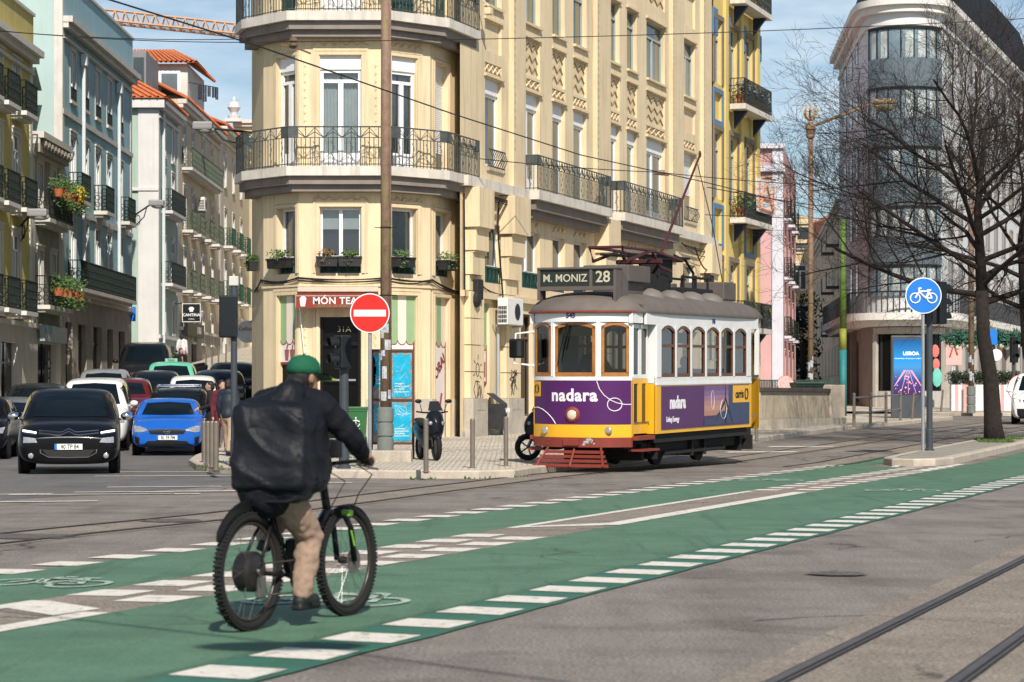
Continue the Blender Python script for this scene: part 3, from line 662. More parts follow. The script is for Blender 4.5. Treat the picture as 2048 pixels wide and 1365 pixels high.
# ---------------- right facade parts
orn = MB(FA)
for k, (a, b) in TC.items():
    wide = cols[k][2] > 1
    for z0, z1 in ((11.6, 12.75), (16.0, 17.2)):
        if k not in (1, 8):
            q = MB(FA); zigzag(q, a + .06, b - .06, z0 + .08, z1 - .05, 3 if b - a > 1.6 else 2, 3, .10, .045, .088); q.build('zigzag_panel', M('panel_groove_shade', (.33, .24, .13), .85, .1, 2), cb, True)  # raised ridges; shade of the carved lines is put into their darker colour
    q = MB(FA); n = 4 if b - a > 1.4 else 3
    for j in range(n):
        x0, x1 = a + (b - a) * j / n, a + (b - a) * (j + 1) / n; xm = (x0 + x1) / 2
        for xa, xb in ((x0, x1), (x1, x0)): q.tube([(xa, .03, 11.23), (xb, .03, 11.47)], .028, 4)
        q.ball((xm, .03, 11.35), .06, 8)
    q.build('frieze_ornament', cream_d, cb, True)
    for z1 in (11.05, 15.4): orn.box(a - .12, b + .12, -.09, -.003, z1 + .02, z1 + .09); orn.box(a - .06, b + .06, -.05, -.003, z1 - .0, z1 + .018)
    orn.box(a - .05, b + .05, -.1, -.003, 13.16, 13.24); orn.box(a - .08, b + .08, -.06, -.003, 12.78, 12.84)
    if k not in (1, 8): zigzag(orn, a, b, 6.86, 7.0, 3, 1, .07, .03)
for px0, px1 in ((1018, 1042), (1186, 1213), (1338, 1360), (1400, 1416)):
    orn.box(tpx(px0), tpx(px1), -.16, -.003, 7.96, TOP - .01)
    x = tpx(px0) + .1
    zz = 9
    while zz < 18: orn.add([(x - .05, -.163, zz), (x + .05, -.163, zz + .09), (x - .05, -.163, zz + .18), (x - .02, -.19, zz + .09)], [(0, 1, 3), (1, 2, 3)]); zz += .24
orn.build('facade_moulding', cream_d, cb, True)
for k, (a, b) in TC.items():
    shut = k == 8
    if k == 8: shutter(cb, FA, a, b, 8.42, 11.05, .22, 1.0)
    else: window(cb, FA, a, b, 7.96 if k > 1 else 8.42, 11.05, .24, 'door' if b - a > 1.7 else 'one', gm=pane_m if k % 2 else pane_g, box=.45, trans=0, bar=.09)
    window(cb, FA, a, b, 13.25, 15.4, .22, 'one' if b - a < 1.7 else 'two', gm=pane_g, fm=M('grey_frame', (.35, .38, .37), .5), bar=.06, trans=.55)
    window(cb, FA, a, b, 5.4, 6.7, .24, 'two' if k == 2 else 'one', gm=pane_m, bar=.07)
    q = MB(FA)
    for j in range(9): x = a + (b - a) * (j + .5) / 9; q.tube([(x, .04, 4.92), (x + .05 * (-1) ** j, .04, 5.16), (x, .04, 5.4)], .022, 4)
    q.box(a, b, .02, .07, 4.92, 4.96); q.box(a, b, .02, .07, 5.37, 5.42); q.box(a, b, .1, .11, 4.94, 5.4); q.build('window_grille', dkgreen, cb, True)
    if k in (1, 8):
        q = MB(FA); zt = 8.4
        for j in range(8): x = a + (b - a) * (j + .5) / 8; q.tube([(x, -.1, zt), (x + .06, -.2, zt + .25), (x, -.12, zt + .5)], .016, 4)
        q.tube([(a, -.12, zt + .5), (b, -.12, zt + .5)], .025, 5); q.tube([(a, -.1, zt), (b, -.1, zt)], .025, 5); q.build('window_railing', iron, cb, True)
# string course and the two balconies
for a, b in ((-.1, 5.4), (22.9, 29.4)): q = MB(FA); q.box(a, b, -.30, -.003, 7.62, 7.92); q.build('string_course', slab_w, cb, True)
for t0, t1 in ((5.42, 13.35), (14.9, 22.85)):
    q = MB(FA); q.box(t0, t1, -.62, -.004, 7.64, 7.93); so = q.build('balcony_slab', slab_w, cb, True)
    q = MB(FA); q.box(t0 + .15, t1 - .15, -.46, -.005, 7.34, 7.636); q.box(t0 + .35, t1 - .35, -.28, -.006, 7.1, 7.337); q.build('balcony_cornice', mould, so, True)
    c_ = lambda t, d: tuple((FA @ Vector((t, d, 0))).xy)
    q = MB(); rails(q, [c_(t0 + .04, -.03), c_(t0 + .04, -.56), c_(t1 - .04, -.56), c_(t1 - .04, -.03)], 7.93, 1.08, .135, .013, True, plates=(-1,)); q.build('railing', iron, so, True)
# stacked pilasters beside the first window and between the bays
def pil(px0, px1, nm='pilaster'):
    a, b = tpx(px0), tpx(px1); m = (a + b) / 2; hw = (b - a) / 2; q = MB(FA)
    for z0, z1, p, s in ((6.45, 7.6, .5, 1.0), (5.78, 6.44, .36, .86), (5.08, 5.77, .24, .8), (4.62, 5.07, .12, .74)): q.box(m - hw * s, m + hw * s, -p, -.003, z0, z1)
    q.box(m - hw * .86, m + hw * .86, -.41, -.003, 6.38, 6.449); q.box(m - hw * .8, m + hw * .8, -.29, -.003, 5.72, 5.778)
    for j in range(4): q.box(m - hw * .9, m + hw * .9, -.2, -.003, 1.47 + j * .78, 1.47 + j * .78 + .755)
    q.build('pilaster', cream, cb, True)
    q = MB(FA); q.bbox(m - hw * 1.0, m + hw * 1.0, -.3, -.003, -.2, 1.46, .02); q.box(m - hw * .6, m + hw * .6, -.31, -.3, 1.12, 1.18); q.build('plinth', stone_p, cb, True)
pil(927, 957); pil(999, 1031); pil(1190, 1214); pil(1400, 1420)
q = MB()
band(q, [P1, P2, (P2[0] + OP[3][0] - .15, 68)], .002, .07, -.2, 1.44); band(q, [(P2[0] + OP[3][1] + .15, 68), P3, P4, (P4[0] + .12, P4[1] + .35)], .002, .07, -.2, 1.44); band(q, [(-1.75, 70.8), P5], .002, .06, -.2, 1.44)
q.T = FA; q.box(3.2, 29, -.06, -.003, -.2, .86); q.box(0.02, 3.2, -.06, -.003, -.2, .5)
q.build('plinth', stone_p, cb, True)
q = MB(FA); q.box(0, 29.4, -.14, -.003, 4.42, 4.6); q.build('ledge', cream_d, cb, True)
for a, b, c, d in gops: window(cb, FA, a, b, c, d, .28, 'two', gm=pane_b, fm=M('brown_frame', (.10, .07, .05), .6), bar=.07, trans=.7)
# ---------------- shop: posters in the windows, door, number
red_m = M('maroon_border', (.23, .035, .03), .6, .1, 4)
st_g = M('stripe_green', (.27, .40, .22), .7, .06, 3); st_c = M('stripe_cream', (.78, .66, .56), .7, .05, 3); pw = M('poster_white', (.74, .70, .68), .6, .05, 3)
brown_ink = M('brown_ink', (.30, .11, .07), .7, .1, 5); dark_ink = M('dark_ink', (.03, .02, .02), .7, .1, 5)
def poster(T, a, b, zt, zb, nst=3, deco=None):
    dp = .1; q = MB(T); q.m = 0; q.box(a, b, dp, dp + .03, zb, zt)
    q.m = 3; q.box(a, b, dp - .012, dp - .002, zb, zb + .07); q.box(b - .05, b, dp - .012, dp - .002, zb + .07, zt - 1.3)
    wd = (b - a) / nst; zs = zt - 1.25
    for j in range(nst):
        q.m = 1 if (j % 2 == (0 if deco != 'boba' else 1)) else 2; x0, x1 = a + wd * j, a + wd * (j + 1); n = 10; e = .002 * (j % 2)
        arc = [((x0 + x1) / 2 - wd / 2 * math.cos(math.pi * k / n), zs - wd * .42 * math.sin(math.pi * k / n)) for k in range(n + 1)]
        q.prism([(x0, zt)] + arc + [(x1, zt)], dp - .008 - e, dp - .003)
        q.m = 3; q.tube([(x, dp - .008, z) for x, z in arc], .012, 4)
    if deco == 'boba':
        q.m = 3; xm = (a + b) / 2
        text(q, 'BOBA!', T3(xm, dp - .01, zs - .8) @ RY(R(-38)), .42, bold=.012)
        for s in (1,):
            q.m = 4; q.prism([(xm - .20, zs - 3.1), (xm + .14, zs - 3.1), (xm + .26, zs - 2.3), (xm - .26, zs - 2.3)], dp - .012, dp - .003)
            q.m = 0; q.prism([(xm - .27, zs - 2.35), (xm + .28, zs - 2.35), (xm + .3, zs - 2.0), (xm + .1, zs - 1.85), (xm - .2, zs - 1.95)], dp - .016, dp - .004)
            q.m = 3; q.tube([(xm + .05, dp - .014, zs - 2.0), (xm + .22, dp - .014, zs - 1.5)], .03, 5); q.tube([(xm - .27, dp - .016, zs - 2.35), (xm + .28, dp - .016, zs - 2.35), (xm + .3, dp - .016, zs - 2.0), (xm + .1, dp - .016, zs - 1.85), (xm - .2, dp - .016, zs - 1.95), (xm - .27, dp - .016, zs - 2.35)], .014, 4)
            for k in range(9): q.ball((xm + rnd.uniform(-.15, .12), dp - .014, zs - 3.05 + rnd.uniform(0, .35)), .035, 6, sc=(1, .3, 1))
    if deco == 'open':
        q.m = 4; q.box(a + .12, b - .12, dp - .014, dp - .003, zs - .95, zs - .5); q.m = 3; text(q, 'OPEN', T3((a + b) / 2, dp - .02, zs - .72), .3, bold=.006, sx=.8)
    if deco == 'cups':
        for x in (a + .3, b - .3):
            q.m = 4; q.prism([(x - .07, zb + .12), (x + .06, zb + .12), (x + .10, zb + .42), (x - .11, zb + .42)], dp - .012, dp - .003); q.m = 3; q.tube([(x, dp - .01, zb + .4), (x + .03, dp - .01, zb + .56)], .02, 5)
    q.build('window_poster', [pw, st_g, st_c, red_m, brown_ink], cb, True, fix=False)
a, b = OP[2]; poster(FT[2], a, b, 4.36, 2.42, 3, 'cups'); a, b = OP[4]; poster(FT[4], a, b, 4.36, 1.5, 3); a, b = OP[5]; poster(FT[5], a, b, 4.36, .2, 3, 'boba')
a, b = gops[0][:2]; poster(FA, a, b, 4.3, 1.9, 3, 'open')
for i in (2, 4): a, b = OP[i]; q = MB(FT[i]); q.box(a, b, .16, .2, 1.2, 4.36); q.build('shop_window', pane_b, cb, True)
a, b = OP[3]; q = MB(FT[3])
dm = M('door_brown', (.007, .006, .005), .4, .2, 3, spec=.2)
q.box(a, a + .09, .05, .15, .16, 3.75); q.box(b - .09, b, .05, .15, .16, 3.75); q.box(a + .09, b - .09, .05, .15, 2.95, 3.05); q.box(a + .09, b - .09, .06, .14, .16, .9); q.box((a + b) / 2 - .05, (a + b) / 2 + .05, .05, .15, .9, 2.95)
do = q.build('shop_door', dm, cb, True)
q = MB(FT[3]); q.box(a, b, .16, .18, .16, 3.75); q.build('pane', pane_b, do, True); q = MB(FT[3]); q.box(a + .15, b - .15, .03, .045, 1.95, 2.0); q.build('handle', steel, do, True)
q = MB(FT[3]); text(q, '31A', T3((a + b) / 2 + .1, .04, 3.4), .24, bold=.0, ext=.004); q.build('lettering', M('number_paint', (.16, .14, .09), .6), do, True)
# awning: cassette, sloping cloth, valance with the shop's name
aw = M('awning_red', (.25, .030, .018), .75, .1, 4, .1, 30)
x0, x1 = fpx(3, 596), fpx(3, 757); q = MB(FT[3])
q.bbox(x0, x1, -.16, -.004, 4.45, 4.58, .02); ao = q.build('awning', M('awning_case', (.60, .50, .40), .6), cb, True)
q = MB(FT[3]); q.add([(x0, -.02, 4.42), (x1, -.02, 4.42), (x1, -.62, 4.33), (x0, -.62, 4.33), (x0, -.64, 3.98), (x1, -.64, 3.98), (x0, -.02, 4.36), (x1, -.02, 4.36), (x0, -.61, 4.27), (x1, -.61, 4.27)], [(0, 1, 2, 3), (3, 2, 5, 4), (0, 3, 4, 6), (1, 2, 5, 7)])
q.build('awning_cloth', aw, ao, True, fix=False)
q = MB(FT[3]); xm = (x0 + x1) / 2 - .05; text(q, 'MÓN TEA', T3(xm, -.648, 4.17), .27, bold=.005, space=1.05); q.tube([(x0, -.645, 4.31), (x1, -.645, 4.31)], .008, 4)
for x in (x0 + .2, x1 - .2): q.prism([(x - .07, 4.02), (x + .05, 4.02), (x + .09, 4.24), (x - .1, 4.24)], -.652, -.646); q.ball((x, -.646, 4.24), .09, 8, sc=(1, .1, .7))
q.build('lettering', M('lettering_white', (.78, .74, .70), .6), ao, True, fix=False)
q = MB(FT[3]); text(q, 'CRÉATEUR DE BUBBLE TEA', T3(xm + .05, -.648, 4.03), .10, bold=.002); q.build('lettering', M('lettering_green', (.18, .17, .09), .6), ao, True, fix=False)
q = MB(FT[3]); q.tube([(x0 + .05, -.1, 4.0), (x0 + .22, -.1, 2.4)], .018, 6); q.build('awning_crank', M('white_paint', (.78, .77, .74), .5), ao, True)
# graffiti on the pilasters
q = MB(FA)
def scrib(pts, cx, cz, s, d=-.205, r=.012): q.tube([(cx + x * s, d, cz + z * s) for x, z in pts], r, 4)
m1 = tpx(942); m2 = tpx(1015)
scrib([(math.cos(k * .6) * .5, math.sin(k * .6) * .7) for k in range(12)], m1, 2.3, .28)
for k in (0, 1, 2, 3, 4, 5): a_ = k * 1.05 + .4; scrib([(math.cos(a_) * .9, math.sin(a_) * 1.1), (math.cos(a_) * 1.4, math.sin(a_) * 1.6)], m1, 2.3, .28)
scrib([(.8, .8), (-.4, .9), (-1, 0), (-.3, -1), (.6, -.5), (.3, .6), (.1, -.9), (.8, .5), (1, -1), (1.2, .4), (1.7, -1.2)], m1 - .05, 1.72, .28)
for k in range(5): scrib([(rnd.uniform(-1, 1), rnd.uniform(-1, 1)) for _ in range(6)], m2, 1.95, .4)
q.build('graffiti', dark_ink, cb, True)
# drain pipe and bundles of cable pinned to the facade
q = MB(FA); x = tpx(990); q.tube([(x, -.1, 4.0), (x, -.1, 1.4), (x + .3, -.16, 1.2), (x + .3, -.16, .3)], .05, 8); q.build('drain_pipe', M('zinc_pipe', (.40, .43, .46), .5, .1, 4, metal=.4), cb, True)
q = MB()
def sag(a, b, s, n=10): a, b = Vector(a), Vector(b); return [a.lerp(b, k / n) - Vector((0, 0, s * 4 * (k / n) * (1 - k / n))) for k in range(n + 1)]
op_ = offs(PB, .08)
for j in range(4):
    dz = rnd.uniform(-.06, .06)
    for i in range(len(op_) - 1):
        q.tube(sag((op_[i].x, op_[i].y, 4.82 + dz + (-.25 if i == 0 else 0) - (.0 if i < 4 else 0)), (op_[i + 1].x, op_[i + 1].y, 4.82 + rnd.uniform(-.05, .05) - (.25 if i == 4 else 0)), rnd.uniform(.02, .12)), .015, 4)
q.build('cables', cable, cb, True); q = MB(FA)
for j in range(7): q.tube(sag((.3, -.33, 7.5 + rnd.uniform(-.1, .05)), (5.5, -.2, 7.45 + rnd.uniform(-.15, .1)), rnd.uniform(.02, .22)), .014, 4)
q.tube([(.05, -.1, 7.4), (.06, -.12, 4.4)], .03, 5); q.tube([(3.1, -.1, 7.4), (3.0, -.1, 6.6), (3.15, -.14, 5.4), (3.35, -.14, 4.6), (3.1, -.14, 3.9)], .03, 5)
for j in range(4): q.tube(sag((1.5, -.1, 4.8 + rnd.uniform(-.1, .1)), (3.3, -.14, 4.6), rnd.uniform(.05, .2)), .012, 4)
q.bbox(.7, 1.15, -.32, -.15, 4.35, 4.95, .04); q.ball((.75, -.25, 4.35), .24, 8, sc=(1, .5, 1))
q.build('cables', cable, cb, True); q = MB(FA); q.bbox(27.6, 28.3, -.4, -.15, 5.0, 6.6, .05); q.tube(sag((26, -.2, 7.4), (28, -.3, 6.6), .3), .03, 5); q.tube([(28.0, -.3, 5.2), (28.1, -.3, 3.0)], .05, 5)
for j in range(5): q.tube(sag((24, -.2, 7.5 + rnd.uniform(-.1, .05)), (29, -.2, 7.4 + rnd.uniform(-.15, .1)), rnd.uniform(.02, .3)), .016, 4)
q.build('cables', cable, cb, True)
# insulators / lamp brackets on the upper floors
q = MB(FA); q.tube([(1.2, -.05, 13.4), (1.35, -.4, 13.0)], .03, 5); q.bbox(1.2, 1.5, -.5, -.3, 12.75, 12.95, .03); q.build('wall_bracket', cream_d, cb, True)
# air conditioners
def aircon(T, x, z, label, wd=.85, ht=.62):
    r = thing('air_conditioner', label, 'air conditioner', T @ Vector((x, -.3, z)), 0)
    q = MB(T); q.bbox(x, x + wd, -.52, -.2, z, z + ht, .02); b_ = q.build('casing', M('aircon_white', (.74, .73, .70), .5, .05, 3), r, True)
    q = MB(T); q.lathe([(.01, 0), (.24, 0), (.25, .012), (.01, .014)], 24, T3(x + wd * .62, -.522, z + ht / 2) @ RX(R(90))); q.build('fan_grille', black_pl, r, True)
    q = MB(T)
    for i in range(5):
        for j in range(4): q.box(x - .012, x - .002, -.49 + i * .055, -.49 + i * .055 + .04, z + .06 + j * .13, z + .06 + j * .13 + .1)
    q.build('coil_grille', dark_in, r, True)
    q = MB(T); q.box(x + .08, x + .12, -.5, -.004, z - .06, z - .005); q.box(x + wd - .12, x + wd - .08, -.5, -.004, z - .06, z - .005); q.build('bracket', steel, r, True)
    return r
aircon(FA, tpx(1014, .5), 3.68, 'white air conditioner with black fan grille beside the tram roof', max(1.0, tpx(1064, .5) - tpx(1014, .5)) * .62, .8)
# grey-black utility box on the plinth
q = MB(FA); a, b = tpx(968), tpx(983); q.prism([(a, .55), (b, .55), (b, 1.3), (a, 1.3)], -.5, -.065); q.add([(a, -.5, 1.3), (b, -.5, 1.3), (b, -.07, 1.62), (a, -.07, 1.62)], [(0, 1, 2, 3)])
ub = thing('utility_box', 'dark sloping-topped utility box with a graffiti tag below the corner shop window', 'utility box', FA @ Vector((a, -.3, .5)))
q.build('casing', M('box_charcoal', (.03, .03, .03), .6, .3, 6), ub, True)
q = MB(FA); q.tube([(a + .5 + .06 * k, -.506, 1.1 + .07 * (-1) ** k) for k in range(7)], .012, 4); q.build('graffiti', pw, ub, True)
# ================================================================ figures
skin_m = M('skin', (.42, .235, .16), .6, .08, 12, spec=.35)
skin_d = M('skin_tan', (.30, .165, .105), .6, .08, 12, spec=.35)
hair_m = M('dark_hair', (.014, .011, .010), .6, .3, 30)
def capsule(mb, pts, rs, n=12, sq=1.0):
    mb.tube(pts, rs, n, True, None, sq)
    for p, r in ((pts[0], rs[0]), (pts[-1], rs[-1])): mb.ball(p, r * .98, n)
def lerp(a, b, t): return Vector(a).lerp(Vector(b), t)
def person(label, J, cloth, loc, rz=0, vox=.022, sc=1.0, shoe=None, skin=None, hair=True, sleeves='wrist', hairlen=0, group=None, extra=None, puff=1.0, skirt=0, hood=False):
    """J: joint positions (metres, facing -y); cloth: (top material, trousers material)"""
    r = thing('person', label, 'person', loc, rz, group); r.scale = (sc,) * 3
    g = lambda k: Vector(J[k]); h = g('head'); face = Vector(J.get('face', (0, -1, 0))).normalized(); side = Vector((-face.y, face.x, 0)); up = Vector((0, 0, 1))
    b = MB()
    b.ball(h, .1, 14, sc=(.82, .95, 1.18)); b.ball(h + face * .035 - up * .055, .07, 12, sc=(.85, .95, .95))
    b.ball(h + face * .105 - up * .012, .017, 8, sc=(.8, 1, 1.5))
    for s in (-1, 1): b.ball(h + side * .082 * s - up * .01, .024, 8, sc=(.6, 1, 1.4))
    capsule(b, [h - up * .06 - face * .01, g('neck')], [.055, .06]); capsule(b, [g('neck'), g('chest'), g('pelvis')], [.08, .13, .12])
    for s in 'LR':
        capsule(b, [g('neck'), g('sh' + s)], [.07, .06]); capsule(b, [g('sh' + s), g('el' + s), g('wr' + s)], [.05, .042, .03])
        w_, e_ = g('wr' + s), g('el' + s); d = (w_ - e_).normalized(); d = Vector(J.get('hd' + s, d)).normalized()
        nrm = d.cross(up).normalized() if abs(d.z) < .95 else Vector((1, 0, 0)); nn = nrm.cross(d)
        capsule(b, [w_, w_ + d * .08], [.03, .036], 8, .6)
        if vox < .02:
            for k in range(4): q = w_ + d * .08 + nn * (.03 - .02 * k); capsule(b, [q, q + d * (.045 + .008 * (k in (1, 2))), q + d * .07 - nrm * .02], [.010, .009, .008], 6)
            q = w_ + d * .03 + nn * .035; capsule(b, [q, q + nn * .025 + d * .03, q + nn * .02 + d * .06], [.012, .011, .009], 6)
        else:
            for k in range(4): q = w_ + d * .07 + nn * (.03 - .02 * k); b.tube([q, q + d * .05, q + d * .085 - nrm * .02], [.0115, .011, .009], 6)
            q = w_ + d * .02 + nn * .035; b.tube([q, q + nn * .03 + d * .05], [.014, .010], 6)
        capsule(b, [g('hp' + s), g('kn' + s), g('an' + s)], [.075, .05, .035]); capsule(b, [g('an' + s), g('to' + s)], [.035, .03])
    me = remesh(b, min(vox, .016), 3); me.materials.append(skin or skin_m); link_mesh('body', me, r)
    p = puff; t = MB()
    capsule(t, [lerp(J['neck'], J['chest'], .05), g('chest'), lerp(J['chest'], J['pelvis'], .6), g('pelvis')], [.10 * p, .165 * p, .155 * p, .15 * p], 16, .78)
    for s in 'LR':
        capsule(t, [lerp(J['neck'], J['sh' + s], .3), g('sh' + s)], [.085 * p, .078 * p])
        en = g('wr' + s) if sleeves == 'wrist' else lerp(J['el' + s], J['wr' + s], -.2)
        capsule(t, [g('sh' + s), lerp(J['sh' + s], J['el' + s], .5), g('el' + s), en], [.075 * p, .068 * p, .058 * p, .045 * p])
    if hood: t.ball(h - face * .08 - up * .12, .11, 10, sc=(1.1, .8, .8))
    me = remesh(t, vox, 3); me.materials.append(cloth[0]); link_mesh('jacket', me, r)
    t = MB(); capsule(t, [g('pelvis') + up * .05, g('pelvis') - up * .05], [.135, .145], 14, .8)
    for s in 'LR': capsule(t, [g('hp' + s), lerp(J['hp' + s], J['kn' + s], .5), g('kn' + s), lerp(J['kn' + s], J['an' + s], .85)], [.098, .088, .07, .06])
    if skirt: t.lathe([(.15, 0), (.22, -.5), (.24, -skirt)], 14, T3(*g('pelvis')))
    me = remesh(t, vox, 3); me.materials.append(cloth[1]); link_mesh('trousers', me, r)
    for s in 'LR':
        t = MB(); a, o = g('an' + s), g('to' + s); d = (o - a)
        capsule(t, [a - up * .0, lerp(a, o, .5) - up * .015, o], [.048, .046, .036], 10, .85); t.ball(a - d * .25 - up * .03, .042, 8)
        me = remesh(t, min(vox, .018), 2); me.materials.append(shoe or black_pl); link_mesh('shoe', me, r)
    if hair:
        t = MB(); t.ball(h - face * .022 + up * .022, .106, 12, sc=(.86, .95, 1.12)); t.ball(h - face * .05 - up * .03, .085, 10)
        if hairlen: capsule(t, [h - face * .06, h - face * .085 - up * hairlen], [.085, .06], 10, .8)
        me = remesh(t, .014, 2); me.materials.append(hair if not isinstance(hair, bool) else hair_m); link_mesh('hair', me, r)
    return r
def stand(step=.0, arms=None, lean=0):
    J = dict(head=(0, -.02 - lean, 1.62), neck=(0, 0 - lean * .8, 1.46), chest=(0, -lean * .5, 1.25), pelvis=(0, .02, .95), face=(0, -1, 0))
    for s, x in (('L', 1), ('R', -1)):
        J['sh' + s] = (.18 * x, -lean * .8, 1.42); J['el' + s] = (.235 * x, .02 - lean * .5, 1.14); J['wr' + s] = (.23 * x, -.06 - lean * .3, .88)
        J['hp' + s] = (.09 * x, .02, .92); k = step * x
        J['kn' + s] = (.1 * x, .0 - k * .55, .50 + abs(k) * .02); J['an' + s] = (.1 * x, .04 - k, .085); J['to' + s] = (.12 * x, -.11 - k, .045)
    if arms: J.update(arms)
    return J

# ================================================================ the tram
TR0 = Vector((1.2, 46.9, .03)); TA = R(23.5)
tm = thing('tram', 'vintage yellow, white and purple tram with M. MONIZ 28 roof board coming round the corner', 'tram', TR0)
tm.rotation_euler = (R(.85), 0, -TA); tm.rotation_mode = 'ZXY'; tm.rotation_euler = (R(.85), 0, -TA)
t_white = M('tram_white', (.74, .735, .72), .42, .05, 2, spec=.5, streak=.12); t_yel = M('tram_yellow', (.80, .42, .02), .38, .06, 2, spec=.4, coat=.2)
t_pur = M('tram_purple', (.075, .012, .10), .4, .08, 1.5, spec=.35, coat=.1); t_red = M('tram_oxide_red', (.21, .035, .022), .55, .15, 5)
t_roof = M('tram_roof', (.135, .112, .097), .7, .14, 2.5, .1, 20, streak=.3); t_wood = M('varnished_wood', (.36, .14, .028), .35, .2, 5, spec=.5, coat=.3); t_wood_d = M('dark_wood', (.12, .045, .02), .4, .2, 5)
t_under = M('underframe_black', (.012, .011, .011), .85, .3, 5); t_box = M('roof_box_brown', (.11, .09, .08), .6, .12, 3, streak=.25)
t_metal = M('scuffed_metal', (.55, .55, .55), .4, .2, 20, metal=.6); l_white = M('ad_white', (.80, .78, .80), .5)
t_in = M('tram_interior', (.20, .155, .10), .7, .15, 3); cl = glass('tram_glass', (.42, .45, .45), .97)
LEN = 9.0
def fy(x): return .45 * (min(1.1, abs(x) / 1.03)) ** 2.3
def fband(mb, z0, z1, x0=-1.03, x1=1.03, off=0, n=28, th=.03, mirror=False):
    """curved sheet on the platform front"""
    p = []
    for i in range(n + 1):
        x = x0 + (x1 - x0) * i / n; y = fy(x) - off
        if mirror: y = LEN - y
        p += [(x, y, z0), (x, y, z1)]
    mb.add(p, [(2 * i, 2 * i + 2, 2 * i + 3, 2 * i + 1) for i in range(n)])
    q = [(x, y + (-th if mirror else th), z) for x, y, z in p]
    mb.add(q, [(2 * i, 2 * i + 1, 2 * i + 3, 2 * i + 2) for i in range(n)])
    mb.add([p[0], p[1], q[1], q[0], p[-2], p[-1], q[-1], q[-2]], [(0, 1, 2, 3), (4, 7, 6, 5)])
    mb.add(p[0::2] + q[0::2] , [(i, i + 1, i + 2 + n, i + 1 + n) for i in range(n)]); mb.add(p[1::2] + q[1::2], [(i, i + 1 + n, i + 2 + n, i + 1) for i in range(n)])
SIDE = 1.15
def arch(z, s, t): return z - s * (2 * t - 1) ** 2         # arched head: crown at z, springing s lower
def arch_fill(mb, T, a, b, z, top, s, y0, y1, n=10):
    """solid between an arched head and a straight top"""
    for i in range(n):
        x0, x1 = a + (b - a) * i / n, a + (b - a) * (i + 1) / n; h0, h1 = arch(z, s, i / n), arch(z, s, (i + 1) / n)
        mb.add([(x0, y0, h0), (x1, y0, h1), (x1, y0, top), (x0, y0, top), (x0, y1, h0), (x1, y1, h1)], [(0, 1, 2, 3), (0, 4, 5, 1)], T)
def arch_frame(mb, T, a, b, c, z, s, wd, y0, y1, n=10):
    mb.box(a, a + wd, y0, y1, c + wd, arch(z, s, 0) , T); mb.box(b - wd, b, y0, y1, c + wd, arch(z, s, 1), T); mb.box(a, b, y0, y1, c, c + wd * 1.3, T)
    for i in range(n):
        x0, x1 = a + (b - a) * i / n, a + (b - a) * (i + 1) / n; h0, h1 = arch(z, s, i / n), arch(z, s, (i + 1) / n)
        mb.add([(x0, y0, h0 - wd), (x1, y0, h1 - wd), (x1, y0, h1), (x0, y0, h0), (x0, y1, h0 - wd), (x1, y1, h1 - wd), (x1, y1, h1), (x0, y1, h0)], [(0, 1, 2, 3), (0, 4, 5, 1), (4, 7, 6, 5)], T)
def fbox(T): return T
# platforms: front and rear share the builder
def facet(x0, x1):
    a, b = Vector((x0, fy(x0), 0)), Vector((x1, fy(x1), 0)); return frame(a, b - a), (b - a).length
wh = MB(); yl = MB(); pu = MB(); rd = MB()
fband(pu, .91, 1.76); fband(yl, .64, .908, off=.012); fband(rd, .47, .66, off=.03, th=.08)
fband(wh, 1.765, 1.84, off=.006); fband(wh, 2.90, 3.12, -1.06, 1.06, off=.02)
fband(yl, .64, 1.76, mirror=True); fband(wh, 1.765, 1.84, mirror=True); fband(wh, 2.90, 3.12, -1.06, 1.06, mirror=True)
FX = [(-1.03, -.475), (-.475, .475), (.475, 1.03)]
for x0, x1 in FX:
    T, Lh = facet(x0, x1)
    wh.box(-.03, .055, -.01, .06, 1.84, 2.9, T); wh.box(Lh - .055, Lh + .03, -.01, .06, 1.84, 2.9, T); arch_fill(wh, T, .055, Lh - .055, 2.9, 2.92, .085, -.008, .06)
    q = MB(); arch_frame(q, T, .058, Lh - .058, 1.845, 2.895, .085, .058, -.022, .035); o = q.build('front_window', t_wood, tm)
    q = MB(T); q.add([(.08, .0, 1.9), (Lh - .08, .0, 1.9), (Lh - .08, .0, 2.83), (.08, .0, 2.83)], [(0, 1, 2, 3)]); q.build('pane', cl, o, fix=False)
for x in (-.98, .98, -.4, .4): wh.box(x - .05, x + .05, LEN - .1 - fy(x), LEN - .04 - fy(x), 1.84, 2.9)
for s in (-1, 1): wh.box(min(s * 1.0, s * 1.08), max(s * 1.0, s * 1.08), .36, .95, 2.88, 3.115)
